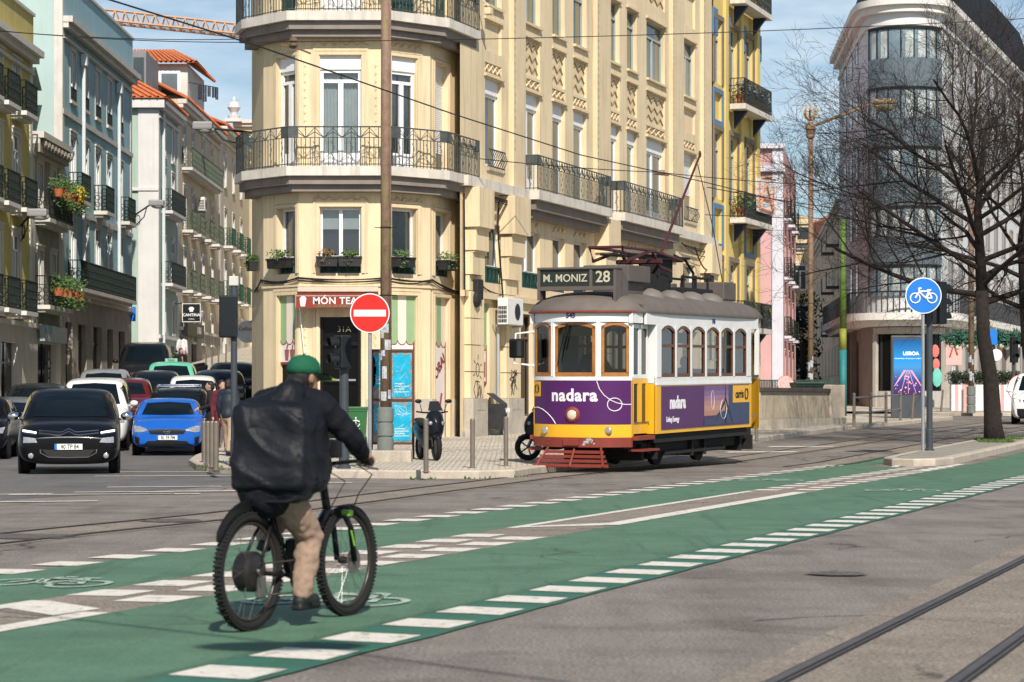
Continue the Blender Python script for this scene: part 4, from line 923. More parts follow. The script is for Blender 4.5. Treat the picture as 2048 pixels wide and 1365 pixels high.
# saloon sides
for s in (-1, 1):
    X0, X1 = (SIDE - .05, SIDE) if s > 0 else (-SIDE, -SIDE + .05)
    wh.box(X0, X1, 1.5, 7.6, 1.70, 1.82); wh.box(X0 + .01 * s, X1 + .01 * s, 1.5, 7.6, 1.66, 1.70); wh.box(X0, X1, .95, 8.1, 2.86, 3.12)
    (yl if s > 0 else yl).box(X0, X1, 1.5, 7.6, .70, 1.655)
    for yb in (1.5, 7.55): wh.box(s * .86 if s > 0 else -1.13, 1.13 if s > 0 else -.86, yb, yb + .05, 1.7, 2.9); yl.box(s * .86 if s > 0 else -1.13, 1.13 if s > 0 else -.86, yb, yb + .05, .7, 1.69)
NW = 6; ya, yb = 1.72, 7.3; pw_ = (yb - ya) / NW
for s in (-1, 1):
    T = frame((s * SIDE, 0, 0), (0, 1, 0), (-s, 0, 0))
    for k in range(NW + 1): c = ya + pw_ * k; wh.box(c - .045 - (.16 if k == 0 else 0), c + .045 + (.2 if k == NW else 0), -.012, .05, 1.82, 2.86, T)
    for k in range(NW):
        a, b = ya + pw_ * k + .045, ya + pw_ * (k + 1) - .045
        arch_fill(wh, T, a, b, 2.86, 2.88, .11, -.005, .05); q = MB(); arch_frame(q, T, a + .005, b - .005, 1.825, 2.85, .11, .05, .0, .045); q.box(a + .05, b - .05, -.005, .045, 2.42, 2.48, T)
        o = q.build('side_window', t_wood_d, tm); q = MB(T); q.add([(a + .03, .03, 1.85), (b - .03, .03, 1.85), (b - .03, .03, 2.8), (a + .03, .03, 2.8)], [(0, 1, 2, 3)]); q.build('pane', cl, o, fix=False)
        if s > 0 and k < 2: q = MB(T); q.box(a + .07, b - .07, .031, .035, 2.5, 2.72); q.build('sticker', M('sticker_blue', (.02, .22, .55), .5) if k == 0 else M('sticker_green', (.12, .26, .13), .5), o)
wh.build('white_panels', t_white, tm); yl.build('yellow_panels', t_yel, tm); pu.build('front_panel', t_pur, tm); rd.build('bumper', t_red, tm)
# folding doors
for s in (1, -1):
    T = frame((s * 1.0, 0, 0), (0, 1, 0), (-s, 0, 0)); q = MB(T); q2 = MB(T)
    for a, b in ((.55, .97), (1.0, 1.42)):
        q.box(a, a + .06, 0, .04, 1.80, 2.86); q.box(b - .06, b, 0, .04, 1.80, 2.86); q.box(a + .06, b - .06, 0, .04, 2.78, 2.86); q.box(a + .06, b - .06, 0, .04, 1.8, 1.88)
        q2.box(a, a + .09, 0, .04, .72, 1.795); q2.box(b - .09, b, 0, .04, .72, 1.795); q2.box(a + .09, b - .09, 0, .04, 1.7, 1.795); q2.box(a + .09, b - .09, 0, .04, .72, .95)
    o = q.build('door', t_white, tm); q2.build('lower_leaf', t_yel, o); q = MB(T)
    for a, b in ((.55, .97), (1.0, 1.42)): q.add([(a + .03, .02, .9), (b - .03, .02, .9), (b - .03, .02, 2.82), (a + .03, .02, 2.82)], [(0, 1, 2, 3)])
    q.build('pane', M('door_glass', (.02, .02, .018), .06, .3), o, fix=False)
    q = MB(T); q.box(.44, .54, -.03, .05, .66, 1.76); q.build('door_post', t_yel, tm)
    q = MB(T); q.box(.5, 1.46, -.14, .3, .60, .68); q.box(.6, 1.5, -.22, .1, .38, .42); q.build('step', t_red, tm)
# roof
def outline(o=0):
    P = []
    for i in range(25): x = 1.06 - 2.12 * i / 24; P.append((x * (1 + o), fy(x) - .03 - o))
    left = [(-1.15 - o, 1.25), (-1.17 - o, 2.5), (-1.17 - o, 6.5), (-1.15 - o, 7.75)]
    rear = [(-x, LEN - y) for x, y in P]
    right = [(1.15 + o, 7.75), (1.17 + o, 6.5), (1.17 + o, 2.5), (1.15 + o, 1.25)]
    return P + left + rear + right
OL = outline(.03); n = len(OL); q = MB(); rings = []
prof = [(1.0, 3.08), (1.012, 3.12), (.985, 3.17)] + [(math.cos(R(a)) * .97, 3.17 + .36 * math.sin(R(a))) for a in (12, 24, 36, 48, 60, 72, 82)] + [(.02, 3.535)]
vs = []
for s_, z in prof:
    for x, y in OL:
        cyy = min(max(y, 1.35), LEN - 1.35); zz = z; vs.append((x * s_, cyy + (y - cyy) * s_, zz))
q.add(vs, [(r * n + i, r * n + (i + 1) % n, (r + 1) * n + (i + 1) % n, (r + 1) * n + i) for r in range(len(prof) - 1) for i in range(n)])
q.build('roof', t_roof, tm, smooth=True)
q = MB(); ol2 = [(x, y, 3.095) for x, y in outline(.05)[:25]]; q.tube(ol2, .022, 6); q.build('drip_rail', t_red, tm)
q = MB()
for xa, xb in ((-.95, -.5), (-.5, .1), (.1, .7), (.7, 1.15)):      # small rain lips on the front dome
    q.tube([(xa + (xb - xa) * k / 8, .35 + .28 * ((xa + (xb - xa) * k / 8) / .9) ** 2, 3.345 - .11 * (((xa + xb) / 2) / .9) ** 2 + .035 * math.sin(math.pi * k / 8)) for k in range(9)], .016, 5)
q.build('rain_lip', t_box, tm)
for y in (2.75, 4.05, 5.3, 6.5):
    q = MB(); q.lathe([(.31, 0), (.30, .06), (.25, .15), (.15, .21), (.001, .235)], 18, T3(.56, y, 3.39) @ RY(R(12))); q.build('roof_vent', M('vent_brown', (.17, .148, .13), .6, .1, 4), tm, smooth=True)
# destination board
q = MB(); q.bbox(-.9, .78, .28, .62, 3.93, 3.975, .015); q.box(-.9, -.84, .3, .6, 3.33, 3.93); q.box(.70, .76, .3, .6, 3.28, 3.93); q.box(-.84, .70, .3, .6, 3.52, 3.60); q.box(.20, .26, .3, .6, 3.6, 3.93); q.box(-.84, .2, .5, .6, 3.6, 3.93); q.box(.26, .7, .5, .6, 3.6, 3.93)
q.add([(.765, .6, 3.3), (.765, .6, 3.96), (.765, .95, 3.7), (.765, .95, 3.3)], [(0, 1, 2, 3)])
so = q.build('destination_board', t_box, tm)
q = MB(); q.box(-.84, .20, .33, .34, 3.6, 3.93); q.box(.26, .70, .33, .34, 3.6, 3.93); q.build('blind', M('blind_black', (.022, .028, .022), .35, .2, 3), so)
q = MB(); text(q, 'M. MONIZ', T3(-.32, .322, 3.755), .21, bold=.002, ext=.004, sx=.98); text(q, '28', T3(.475, .322, 3.77), .31, bold=.004, ext=.004); q.build('lettering', M('blind_cream', (.50, .46, .34), .6), so)
# roof gear: resistor box, trolley base, pole
q = MB(); q.bbox(-.35, .62, 1.35, 2.6, 3.72, 4.05, .02); q.box(-.2, .5, 1.5, 2.5, 3.5, 3.72); q.build('resistor_box', t_box, tm)
q = MB(); q.bbox(-.5, .55, 7.5, 8.35, 3.5, 3.9, .03); q.box(-.9, -.84, 8.0, 8.3, 3.3, 3.9); q.build('rear_board', t_box, tm)
mar = M('trolley_maroon', (.065, .014, .016), .5, .2, 6)
q = MB()
for x in (-.35, .35): q.tube([(x, 1.9, 4.15), (x, 3.4, 4.42), (x, 5.3, 4.28)], .035, 6); q.tube([(x, 1.9, 4.15), (x, 1.7, 4.42), (x, 3.4, 4.42)], .03, 6); q.tube([(x, 3.4, 4.42), (x, 3.9, 4.1), (x, 4.6, 4.02)], .03, 6)
q.tube([(-.35, 1.7, 4.42), (.35, 1.7, 4.42)], .03, 6); q.tube([(-.35, 5.3, 4.28), (.35, 5.3, 4.28)], .03, 6); q.tube([(-.5, 3.6, 4.2), (.5, 3.6, 4.2)], .05, 6)
q.build('trolley_frame', mar, tm)
q = MB()
for x in (-.3, .3, -.1): q.tube([(x, 2.2, 4.3), (x, 5.9, 4.35)], .028, 5)
q.bbox(-.3, .3, 3.2, 4.6, 3.5, 3.95, .03); q.bbox(-.25, .25, 4.2, 5.0, 3.8, 4.3, .05); q.tube([(0, 4.9, 3.6), (0, 4.9, 4.45)], .09, 8); q.bbox(-.4, .4, 5.2, 7.2, 3.52, 3.72, .03); q.tube([(-.3, 5.4, 3.95), (-.3, 7.3, 3.95)], .03, 5); q.tube([(.3, 5.4, 3.95), (.3, 7.3, 3.95)], .03, 5)
for y in (5.5, 6.3, 7.1): q.tube([(.3, y, 3.7), (.3, y, 4.0)], .03, 5); q.tube([(-.3, y, 3.7), (-.3, y, 4.0)], .03, 5)
q.tube([(.2, 5.2, 4.4), (.25, 5.8, 4.3), (.28, 6.2, 4.05), (.28, 6.2, 3.6)], .03, 6); q.build('trolley_base', t_under, tm)
q = MB(); q.tube([(0, 4.9, 4.42), (-.02, 7.5, 6.72)], [.034, .024], 8); q.ball((-.02, 7.5, 6.74), .06, 8, sc=(.5, 1, 1.4)); q.build('trolley_pole', mar, tm)
q = MB(); q.tube([(-.02, 7.35, 6.5), (.1, 8.0, 5.2), (.2, 8.5, 3.8)], .012, 4); q.build('trolley_rope', cable, tm)
# lamps
q = MB(); q.lathe([(.10, 0), (.155, .01), (.165, .05), (.14, .09), (.10, .10)], 20, T3(-.03, .06, 1.10) @ RX(R(90))); ho = q.build('headlight', t_red, tm, smooth=True)
q = MB(); q.lathe([(.118, .075), (.09, .105), (.05, .118), (.001, .122)], 18, T3(-.03, .06, 1.10) @ RX(R(90))); q.build('lens', M('lamp_lens', (.62, .55, .42), .12, .1, 20, spec=.8), ho, smooth=True)
for x in (-.66, .66):
    q = MB(); q.lathe([(.075, 0), (.078, .03), (.06, .045), (.001, .05)], 14, T3(x, fy(x) - .01, .79) @ RX(R(90))); q.build('fog_lamp', M('lamp_chrome', (.5, .48, .42), .15, .3, 30, metal=.6), tm, smooth=True)
# lettering and lines on the purple front
def ftext(mb, s, x0, z0, size, off=.004, **k):
    vs, fs = text_geo(s, size, **k); mb.add([(x0 + x, fy(x0 + x) - off - z, z0 + y) for x, y, z in vs], fs)
def fline(mb, pts, r=.012): mb.tube([(x, fy(x) - .006, z) for x, z in pts], r, 5)
q = MB(); ftext(q, 'nadara', -.02, 1.47, .335, bold=.010, space=1.08)
fline(q, [(.45, 1.75), (.5, 1.6), (.58, 1.48), (.7, 1.38), (.8, 1.33), (.92, 1.3), (1.02, 1.3)], .009); fline(q, [(.76 + .12 * math.cos(R(a)), 1.30 + .125 * math.sin(R(a))) for a in range(0, 375, 15)], .009)
fline(q, [(-1.02, 1.22), (-.9, 1.235), (-.75, 1.2), (-.6, 1.12), (-.48, 1.02), (-.4, .92)], .009); q.build('lettering', l_white, tm, fix=False)
q = MB(); fband(q, 1.45, 1.74, -1.02, -.80, off=.006, n=6, th=.003); lo = q.build('logo_square', t_yel, tm)
def ringlogo(q, T, r): 
    for a0, a1 in ((100, 260), (-80, 80)): q.tube([T @ Vector((r * .8 * math.cos(R(a)) + (.02 if a0 < 0 else -.02), 0, r * 1.1 * math.sin(R(a)))) for a in range(a0, a1 + 1, 20)], r * .2, 5)
q = MB(); T, Lh = facet(-1.02, -.8); ringlogo(q, T @ T3(Lh / 2, -.012, 1.6), .07); q.build('logo_mark', dark_ink, lo)
q = MB(); ftext(q, '545', -.06, 3.02, .13, off=.028, bold=.003); q.build('fleet_number', M('number_blue', (.02, .03, .12), .5), tm); q = MB(); T = frame((SIDE + .0, 0, 0), (0, 1, 0), (-1, 0, 0)); text(q, '545', T @ T3(5.0, -.012, 2.98), .13, bold=.003); q.build('fleet_number', M('number_blue', (.02, .03, .12), .5), tm)
# advertisement on the side
q = MB(T); q.box(1.78, 7.42, -.014, -.001, .775, 1.64); ad = q.build('side_advert', t_pur, tm)
q = MB(T); text(q, 'nadara', T @ Matrix.Identity(4) if 0 else T3(2.72, -.018, 1.30), .36, bold=.012, sx=.98); text(q, 'Living Energy', T3(2.42, -.018, .97), .15, bold=.002, sx=.95); q.build('lettering', l_white, ad)
cols_ = [(.13, .075, .20), (.20, .11, .24), (.30, .15, .24), (.40, .20, .20), (.46, .24, .17), (.42, .20, .15)]
q = MB(T); ms = []
for k, c in enumerate(cols_): q.m = k; ms.append(M('sunset_%d' % k, c, .4, .04, 2)); q.add([(4.35, -.018, 1.63 - .105 * k), (5.95, -.018, 1.63 - .105 * k), (5.95, -.018, 1.63 - .105 * (k + 1)), (4.35, -.018, 1.63 - .105 * (k + 1))], [(0, 1, 2, 3)])
q.m = 6; ms.append(M('dusk_blue', (.03, .045, .11), .4, .1, 2)); q.add([(5.95, -.018, .8), (7.4, -.018, .8), (7.4, -.018, 1.63), (5.95, -.018, 1.63)], [(0, 1, 2, 3)]); q.add([(4.35, -.02, .8), (5.95, -.02, .8), (5.95, -.02, 1.12), (5.3, -.02, 1.05), (4.8, -.02, .92), (4.35, -.02, .97)], [(0, 1, 2, 3, 4, 5)])
q.m = 7; ms.append(M('turbine_dark', (.02, .018, .03), .5))
def blade(a, l, w_): c = Vector((5.75, -.022, 1.33)); d = Vector((math.cos(R(a)), 0, math.sin(R(a)))); n_ = Vector((-d.z, 0, d.x)) * w_; q.add([c + n_, c + d * l + n_ * .2, c + d * l - n_ * .2, c - n_], [(0, 1, 2, 3)])
blade(92, .32, .035); blade(215, .78, .045); blade(-45, .75, .045); q.add([(5.73, -.021, 1.3), (5.78, -.021, 1.3), (5.82, -.021, .8), (5.70, -.021, .8)], [(0, 1, 2, 3)])
q.build('wind_farm_picture', ms, ad, fix=False)
q = MB(T); q.tube([(5.6 + .2 * math.cos(R(a)), -.023, 1.12 + .2 * math.sin(R(a))) for a in range(180, 545, 15)], .005, 4); q.tube([(4.9 + .10 * math.cos(R(a)), -.02, 1.33 + .2 * math.sin(R(a))) for a in range(0, 365, 20)], .003, 4); q.build('advert_line', l_white, ad)
q = MB(T); q.box(6.25, 7.38, -.026, -.019, 1.25, 1.62); lb = q.build('operator_label', t_yel, tm)
q = MB(T); text(q, 'carris', T3(6.68, -.03, 1.43), .25, bold=.006); ringlogo(q, T3(7.15, -.03, 1.43), .1); q.build('lettering', dark_ink, lb)
# bumper scuffs, rivets, cowcatcher
q = MB(); 
for x in (-.62, -.55, .36, .43):
    for z in (.52, .6): q.ball((x, fy(x) - .032, z), .014, 6)
q.bbox(-.2, .12, -.07, 0, .5, .63, .01); q.build('coupling_plate', t_red, tm)
q = MB(); 
for k in range(9): x = .22 + rnd.uniform(-.02, .25); z = .57 + rnd.uniform(-.05, .05); q.ball((x, fy(x) - .032, z), rnd.uniform(.02, .05), 6, sc=(1, .12, .7))
q.build('scuff', t_metal, tm)
q = MB()
for k in range(4): z = .42 - .085 * k; hw = .62 + .055 * k; yy = -.02 - .06 * k; q.box(-hw, hw, yy, yy + .025, z - .07, z - .012)
for x in (-.58, 0, .58): q.tube([(x * .95, .03, .46), (x * 1.2, -.24, .1)], .022, 5)
q.tube([(-.80, -.21, .10), (.80, -.21, .10)], .018, 5); q.build('cowcatcher', t_red, tm)
# underframe, truck and wheels
q = MB(); q.box(-.85, .85, .5, LEN - .5, .42, .66); q.bbox(-.8, .8, 2.2, 6.9, .24, .5, .03); q.box(.78, .86, 1.8, 7.3, .3, .62)
for y in (1.2, 2.0, 4.2, 5.0, 7.4, 8.2): q.box(-.7, .95, y, y + .12, .18, .5)
q.box(.85, 1.08, 1.55, 7.5, .52, .70); q.box(-1.08, -.85, 1.55, 7.5, .52, .70); q.tube([(.9, 2.6, .28), (.9, 6.4, .28)], .05, 6); q.build('underframe', t_under, tm)
for y in (3.3, 5.9):
    for x in (-.45, .45): q = MB(); q.lathe([(.08, -.06), (.38, -.06), (.40, .06), (.08, .07)], 22, T3(x, y, .40) @ RY(R(90))); q.build('wheel', t_under, tm)
# interior: floor, ceiling, bulkheads, seats
q = MB(); q.box(-1.0, 1.0, .5, LEN - .5, .9, .95); q.box(-1.05, 1.05, .6, LEN - .6, 2.98, 3.02)
for x in (-1.0, .55): q.box(x, x + .45, 1.56, 1.6, .95, 2.9); q.box(x, x + .45, 7.48, 7.52, .95, 2.9)
q.box(-1.08, -1.05, 1.6, 7.5, .95, 1.7); q.box(1.05, 1.08, 1.6, 7.5, .95, 1.7); q.bbox(-.75, .35, .32, .5, .95, 1.75, .04); q.build('interior', t_in, tm)
st_ = M('seat_metal', (.42, .42, .42), .35, .1, 6, metal=.5)
for k in range(6):
    y = 2.2 + .9 * k
    for x in (-.72, .72): q = MB(); q.bbox(x - .28, x + .28, y, y + .42, 1.32, 1.42, .03); q.bbox(x - .28, x + .28, y + .4, y + .46, 1.42, 1.98, .03); q.build('seat', st_, tm)
q = MB(); q.box(-.34, .38, .12, .15, 2.63, 2.80); q.build('sun_visor', M('visor_tan', (.50, .33, .20), .7), tm)
q = MB(); q.tube([(-.15, -.02, 2.86), (-.28, -.015, 2.35), (-.33, -.01, 2.1)], .012, 5); q.tube([(-.12, -.02, 2.86), (-.22, -.015, 2.35)], .012, 5); q.build('wiper', black_pl, tm)
q = MB(); q.box(-.12, .22, .30, .31, 1.84, 1.92); q.build('paper', l_white, tm)
q = MB(); q.box(-.97, -.82, .42, .5, 1.85, 2.05); q.build('ticket_machine', M('ticket_box', (.12, .05, .03), .5), tm)
q = MB(); q.tube([(-1.02, .42, 2.72), (-1.36, .3, 2.68), (-1.38, .28, 2.1), (-1.03, .44, 2.05)], .022, 6); mo = q.build('mirror_arm', l_white, tm)
q = MB(); q.bbox(-1.46, -1.16, .18, .30, 2.2, 2.58, .04); q.build('mirror', black_pl, mo); q = MB(); q.box(-1.43, -1.19, .165, .178, 2.24, 2.54); q.build('mirror_glass', M('mirror_glass', (.10, .10, .10), .05, .2, 2, metal=.9), mo)
# people aboard stay things of their own
def seat_pose(hz=0):
    J = stand(); J.update(head=(0, -.04, 1.22), neck=(0, 0, 1.06), chest=(0, 0, .86), pelvis=(0, .03, .55))
    for s, x in (('L', 1), ('R', -1)):
        J['sh' + s] = (.18 * x, 0, 1.02); J['el' + s] = (.24 * x, -.08, .74); J['wr' + s] = (.15 * x, -.32, .68); J['hp' + s] = (.09 * x, 0, .52); J['kn' + s] = (.1 * x, -.42, .5); J['an' + s] = (.1 * x, -.42, .09); J['to' + s] = (.11 * x, -.56, .05)
    return J
TM = T3(*TR0) @ RZ(-TA)
navy = M('navy_cloth', (.018, .022, .035), .85, .2, 8, .15, 60); blk = M('black_cloth', (.012, .012, .013), .85, .2, 8, .15, 60)
J = stand(arms=dict(elL=(.40, -.12, 1.2), wrL=(.42, -.38, 1.12), elR=(-.27, -.1, 1.16), wrR=(-.2, -.34, 1.0))); p = TM @ Vector((.08, .82, .78)); person('tram driver in dark uniform standing behind the middle windscreen, one hand on the controls', J, (navy, navy), p, -TA)
for x, y, lb, hl in ((.72, 2.62, 'tram passenger in black seated at the first side window', .3), (.72, 4.4, 'tram passenger in black seated at the third side window', 0), (-.5, 2.62, 'tram passenger with dark hair seated on the far side of the tram', .1)):
    p = TM @ Vector((x, y - .0, .95)); person(lb, seat_pose(), (blk, blk), p, -TA, hairlen=hl, group=None)
# ================================================================ cars
chrome = M('chrome', (.72, .72, .72), .12, .05, 4, metal=1.0); car_glass = M('car_glass', (.004, .008, .011), .06, .3, .6, spec=.32); lamp_m = M('headlamp', (.34, .35, .37), .10, .25, 14, spec=.9, metal=.3); drl = M('daylight_led', (.9, .92, 1), .3, emit=1.6)
plate_m = M('plate_white', (.72, .73, .72), .4, .03); plate_b = M('plate_blue', (.02, .16, .60), .4); ink = M('plate_ink', (.02, .02, .02), .5); rimm = M('alloy_rim', (.26, .27, .28), .35, .1, 5, metal=.7)
def paint(name, c, metal=.0): d = max(c) < .03; return M(name, c, .26, .06, 3, spec=.16 if d else .35, metal=metal, coat=.16 if d else .3)
def loft(stn, lv=2):
    """stn: rows of half-section points from bottom centre to top centre"""
    q = MB(); n = len(stn[0][1]); k = 2 * n - 2
    for y, half in stn:
        ring = [(x, y, z) for x, z in half] + [(-x, y, z) for x, z in half[-2:0:-1]]; q.v += [Vector(p) for p in ring]
    for r in range(len(stn) - 1):
        for j in range(k): q.f.append([r * k + j, r * k + (j + 1) % k, (r + 1) * k + (j + 1) % k, (r + 1) * k + j]); q.mi.append(0); q.sm.append(True)
    for r in (0, len(stn) - 1):
        y = stn[r][0]; c = sum((q.v[r * k + j] for j in range(k)), Vector()) / k; q.v.append(c); ci = len(q.v) - 1
        for j in range(k): q.f.append([r * k + j, r * k + (j + 1) % k, ci]); q.mi.append(0); q.sm.append(True)
    return subsurf(q, lv)
def patch(bvh, top, bot, axis='y', off=.006, rows=6, cols=12, sgn=1):
    """grid between two polylines, laid on the body by rays along an axis"""
    def at(pl, t):
        n = len(pl) - 1; i = min(int(t * n), n - 1); f = t * n - i; return (pl[i][0] + (pl[i + 1][0] - pl[i][0]) * f, pl[i][1] + (pl[i + 1][1] - pl[i][1]) * f)
    P = []; last = None
    for r in range(rows + 1):
        for c in range(cols + 1):
            a, b = at(top, c / cols), at(bot, c / cols); u, z = a[0] + (b[0] - a[0]) * r / rows, a[1] + (b[1] - a[1]) * r / rows
            o, d = (Vector((u, -4, z)), Vector((0, 1, 0))) if axis == 'y' else (Vector((4 * sgn, u, z)), Vector((-sgn, 0, 0)))
            h, nn, _, _ = bvh.ray_cast(o, d)
            if h is None: h = last if last is not None else Vector((u, .3, z)) if axis == 'y' else Vector((.8 * sgn, u, z)); nn = -d
            if nn.dot(d) > 0: nn = -nn
            last = h.copy(); P.append(h + nn * off - d * off * .5)
    w_ = cols + 1; q = MB(); q.smooth = True
    q.add(P, [(r * w_ + c, r * w_ + c + 1, (r + 1) * w_ + c + 1, (r + 1) * w_ + c) for r in range(rows) for c in range(cols)]); return q
def car(name, label, cat, px, Y, pm, L=4.1, Wd=1.76, Ht=1.45, hood=.98, nose=.72, wsb=1.0, wst=1.75, re=3.5, plate=None, rz=0, style='plain', mirrors=True, roofmat=None, group='cars queuing in the side street', X=None, zoff=0, tail=.55, lamp=True, gnd=None):
    x = PX(px, Y) if X is None else X; z = G(x, Y + 1) if gnd is None else gnd
    slope = math.atan((G(x, Y + 3.5) - G(x, Y + .5)) / 3)
    t = thing(name, label, cat, (x, Y, z + zoff), rz, group); t.rotation_mode = 'ZXY'; t.rotation_euler = (slope, 0, rz if rz else R(6.5 if x < 0 else 0))
    w_ = Wd / 2 * 1.045; zb = .2; H_ = Ht * 1.012
    def low(wd, zt, zb_=zb, s=1): return [(0, zb_), (wd * .80, zb_), (wd * .96, zb_ + .12), (wd, zb_ + (zt - zb_) * .55), (wd * .97, zt - .10), (wd * .86, zt - .025), (wd * .5, zt), (0, zt + .01)]
    def cab(wd, zbelt, zt, wr): return [(0, zb), (wd * .80, zb), (wd * .96, zb + .12), (wd, zb + (zbelt - zb) * .6), (wd * .985, zbelt), (wr + (wd - wr) * .25, zt - .10), (wr * .86, zt), (0, zt + .015)]
    belt = hood + .02; wr = w_ * .80
    S = [(0.0, low(w_ * .80, nose - .06, .28)), (.03, low(w_ * .88, nose - .03, .22)), (.16, low(w_ * .97, nose + .02, .19)), (.42, low(w_, (nose + hood) / 2 + .05, .19)), (wsb * .75, low(w_, hood - .01)), (wsb, low(w_, hood + .02)), (wsb + .06, cab(w_, belt - .02, hood + .05, w_ * .84)),
         ((wsb + wst) / 2, cab(w_, belt, (hood + H_) / 2 + .05, w_ * .82)), (wst, cab(w_, belt, H_ - .03, wr)), (wst + .2, cab(w_, belt, H_, wr)), ((wst + re) / 2, cab(w_, belt, H_ + .01, wr)), (re, cab(w_, belt + .03, H_ - .04, wr * .97)), (min(L - .08, re + tail), cab(w_ * .95, belt + .06, belt + .12, wr * .92)), (L - .03, low(w_ * .93, belt - .02)), (L, low(w_ * .85, belt - .1, .3))]
    me = loft(S); me.materials.append(pm); link_mesh('body', me, t); bv = bvh_of(me)
    gx = w_ * .74; q = patch(bv, [(-wr * .76, H_ - .12), (0, H_ - .085), (wr * .76, H_ - .12)], [(-gx, hood + .07), (0, hood + .055), (gx, hood + .07)], rows=8); ws = q.build('windscreen', car_glass, t, fix=False)
    for s in (-1, 1):
        q = patch(bv, [(wsb + .73 * (wst - wsb), H_ - .22), (wst + .1, H_ - .10), (re - .25, H_ - .11), (re + .1, H_ - .2)], [(wsb + .3 * (wst - wsb), belt + .045), (wst + .1, belt + .05), (re - .25, belt + .07), (re + .2, belt + .12)], 'x', .006, 5, 16, s); q.build('side_window', car_glass, t, fix=False)
    r_w = .315
    for s in (-1, 1):
        for y in (.82, L - .78):
            q = MB(); A = T3(s * (w_ - .125), y, r_w) @ RY(R(90)); q.lathe([(.18, -.10), (r_w - .03, -.105), (r_w, -.07), (r_w, .07), (r_w - .03, .105), (.18, .10)], 24, A); wo = q.build('wheel', rubber, t, smooth=True)
            q = MB(); q.lathe([(.02, .09 * s), (.06, .10 * s), (.19, .095 * s), (.2, .0)], 18, A); q.build('rim', rimm, wo)
            q = MB(); q.torus((s * (w_ - .04), y, r_w + .0), (1, 0, 0), r_w + .045, .03, 22, 6); q.build('wheel_arch', black_pl, t)
    if mirrors:
        for s in (-1, 1):
            q = MB(); q.ball((s * (w_ + .11), wsb + .42, belt + .05), .115, 10, sc=(1, .6, .72)); q.tube([(s * w_ * .95, wsb + .42, belt - .02), (s * (w_ + .08), wsb + .42, belt + .02)], .025, 5); q.build('mirror', chrome if style == 'family' else pm if style != 'old' else black_pl, t, smooth=True)
    def put(nm, m, top, bot, par=t, off=.007, rows=4, cols=10): return patch(bv, top, bot, off=off, rows=rows, cols=cols).build(nm, m, par, fix=False)
    q = patch(bv, [(-w_ * .8, .30), (w_ * .8, .30)], [(-w_ * .8, .215), (w_ * .8, .215)], rows=2); q.build('lower_lip', black_pl, t, fix=False)
    if style == 'family':
        for s in (-1, 1):
            put('daylight_lamp', drl, [(s * .86, nose + .075), (s * .60, nose + .03)], [(s * .86, nose + .035), (s * .60, nose + .0)], rows=2, off=.012)
            put('headlight', lamp_m, [(s * .84, nose - .06), (s * .62, nose - .08)], [(s * .84, nose - .17), (s * .58, nose - .16)], off=.01)
            h = bv.ray_cast(Vector((s * .70, -3, .36)), Vector((0, 1, 0)))[0]; q = MB(); q.ball(h, .055, 10, sc=(1, .3, 1)); q.build('fog_lamp', lamp_m, t, smooth=True)
        q = MB()
        for zz, dip in ((nose + .035, .0), (nose - .015, .01)):
            pts = [(-.56, zz + .03), (-.2, zz - dip), (-.12, zz), (0, zz + .06), (.12, zz), (.2, zz - dip), (.56, zz + .03)]; q.tube([(a, (bv.ray_cast(Vector((a, -3, b)), Vector((0, 1, 0)))[0] or Vector((a, 0, b))).y - .012, b) for a, b in pts], .014, 5)
        q.build('chrome_chevrons', chrome, t)
        put('grille', dark_in, [(-.50, .475), (0, .47), (.50, .475)], [(-.36, .34), (0, .33), (.36, .34)], off=.008)
        q = MB(); pts = [(-.52, .48), (-.52, .42), (-.37, .335), (0, .325), (.37, .335), (.52, .42), (.52, .48)]; q.tube([(a, bv.ray_cast(Vector((a, -3, b)), Vector((0, 1, 0)))[0].y - .014, b) for a, b in pts], .014, 5); q.build('grille_trim', chrome, t)
    elif style == 'compact':
        for s in (-1, 1):
            put('headlight', lamp_m, [(s * .83, nose + .02), (s * .70, nose + .02), (s * .50, nose - .05)], [(s * .80, nose - .13), (s * .66, nose - .13), (s * .52, nose - .10)], off=.009)
            put('side_intake', black_pl, [(s * .80, .50), (s * .68, .46)], [(s * .78, .34), (s * .70, .30)])
        put('grille', black_pl, [(-.48, nose - .06), (0, nose - .045), (.48, nose - .06)], [(-.42, nose - .17), (0, nose - .19), (.42, nose - .17)])
        put('grille', black_pl, [(-.48, .38), (0, .395), (.48, .38)], [(-.62, .27), (0, .25), (.62, .27)])
        h = bv.ray_cast(Vector((0, -3, nose - .115)), Vector((0, 1, 0)))[0]; q = MB(); q.torus((0, h.y - .02, nose - .115), (0, 1, 0), .06, .009, 20, 6); q.tube([(-.08, h.y - .02, nose - .115), (.08, h.y - .02, nose - .115)], .008, 4); q.build('emblem', chrome, t)
        q = MB(); q.tube([(-.62, wsb + .12, hood + .035), (-.1, wsb + .2, hood + .12)], .012, 4); q.build('wiper', black_pl, t)
    elif style == 'old':
        put('grille', black_pl, [(-.6, nose - .02), (.6, nose - .02)], [(-.6, nose - .2), (.6, nose - .2)])
        for s in (-1, 1): h = bv.ray_cast(Vector((s * .58, -3, nose - .1)), Vector((0, 1, 0)))[0]; q = MB(); q.ball(h, .1, 12, sc=(1, .25, 1)); q.build('headlight', lamp_m, t, smooth=True)
    else:
        for s in (-1, 1): put('headlight', lamp_m if lamp else drl, [(s * w_ * .92, nose + .05), (s * w_ * .62, nose - .01)], [(s * w_ * .88, nose - .10), (s * w_ * .60, nose - .09)], off=.009)
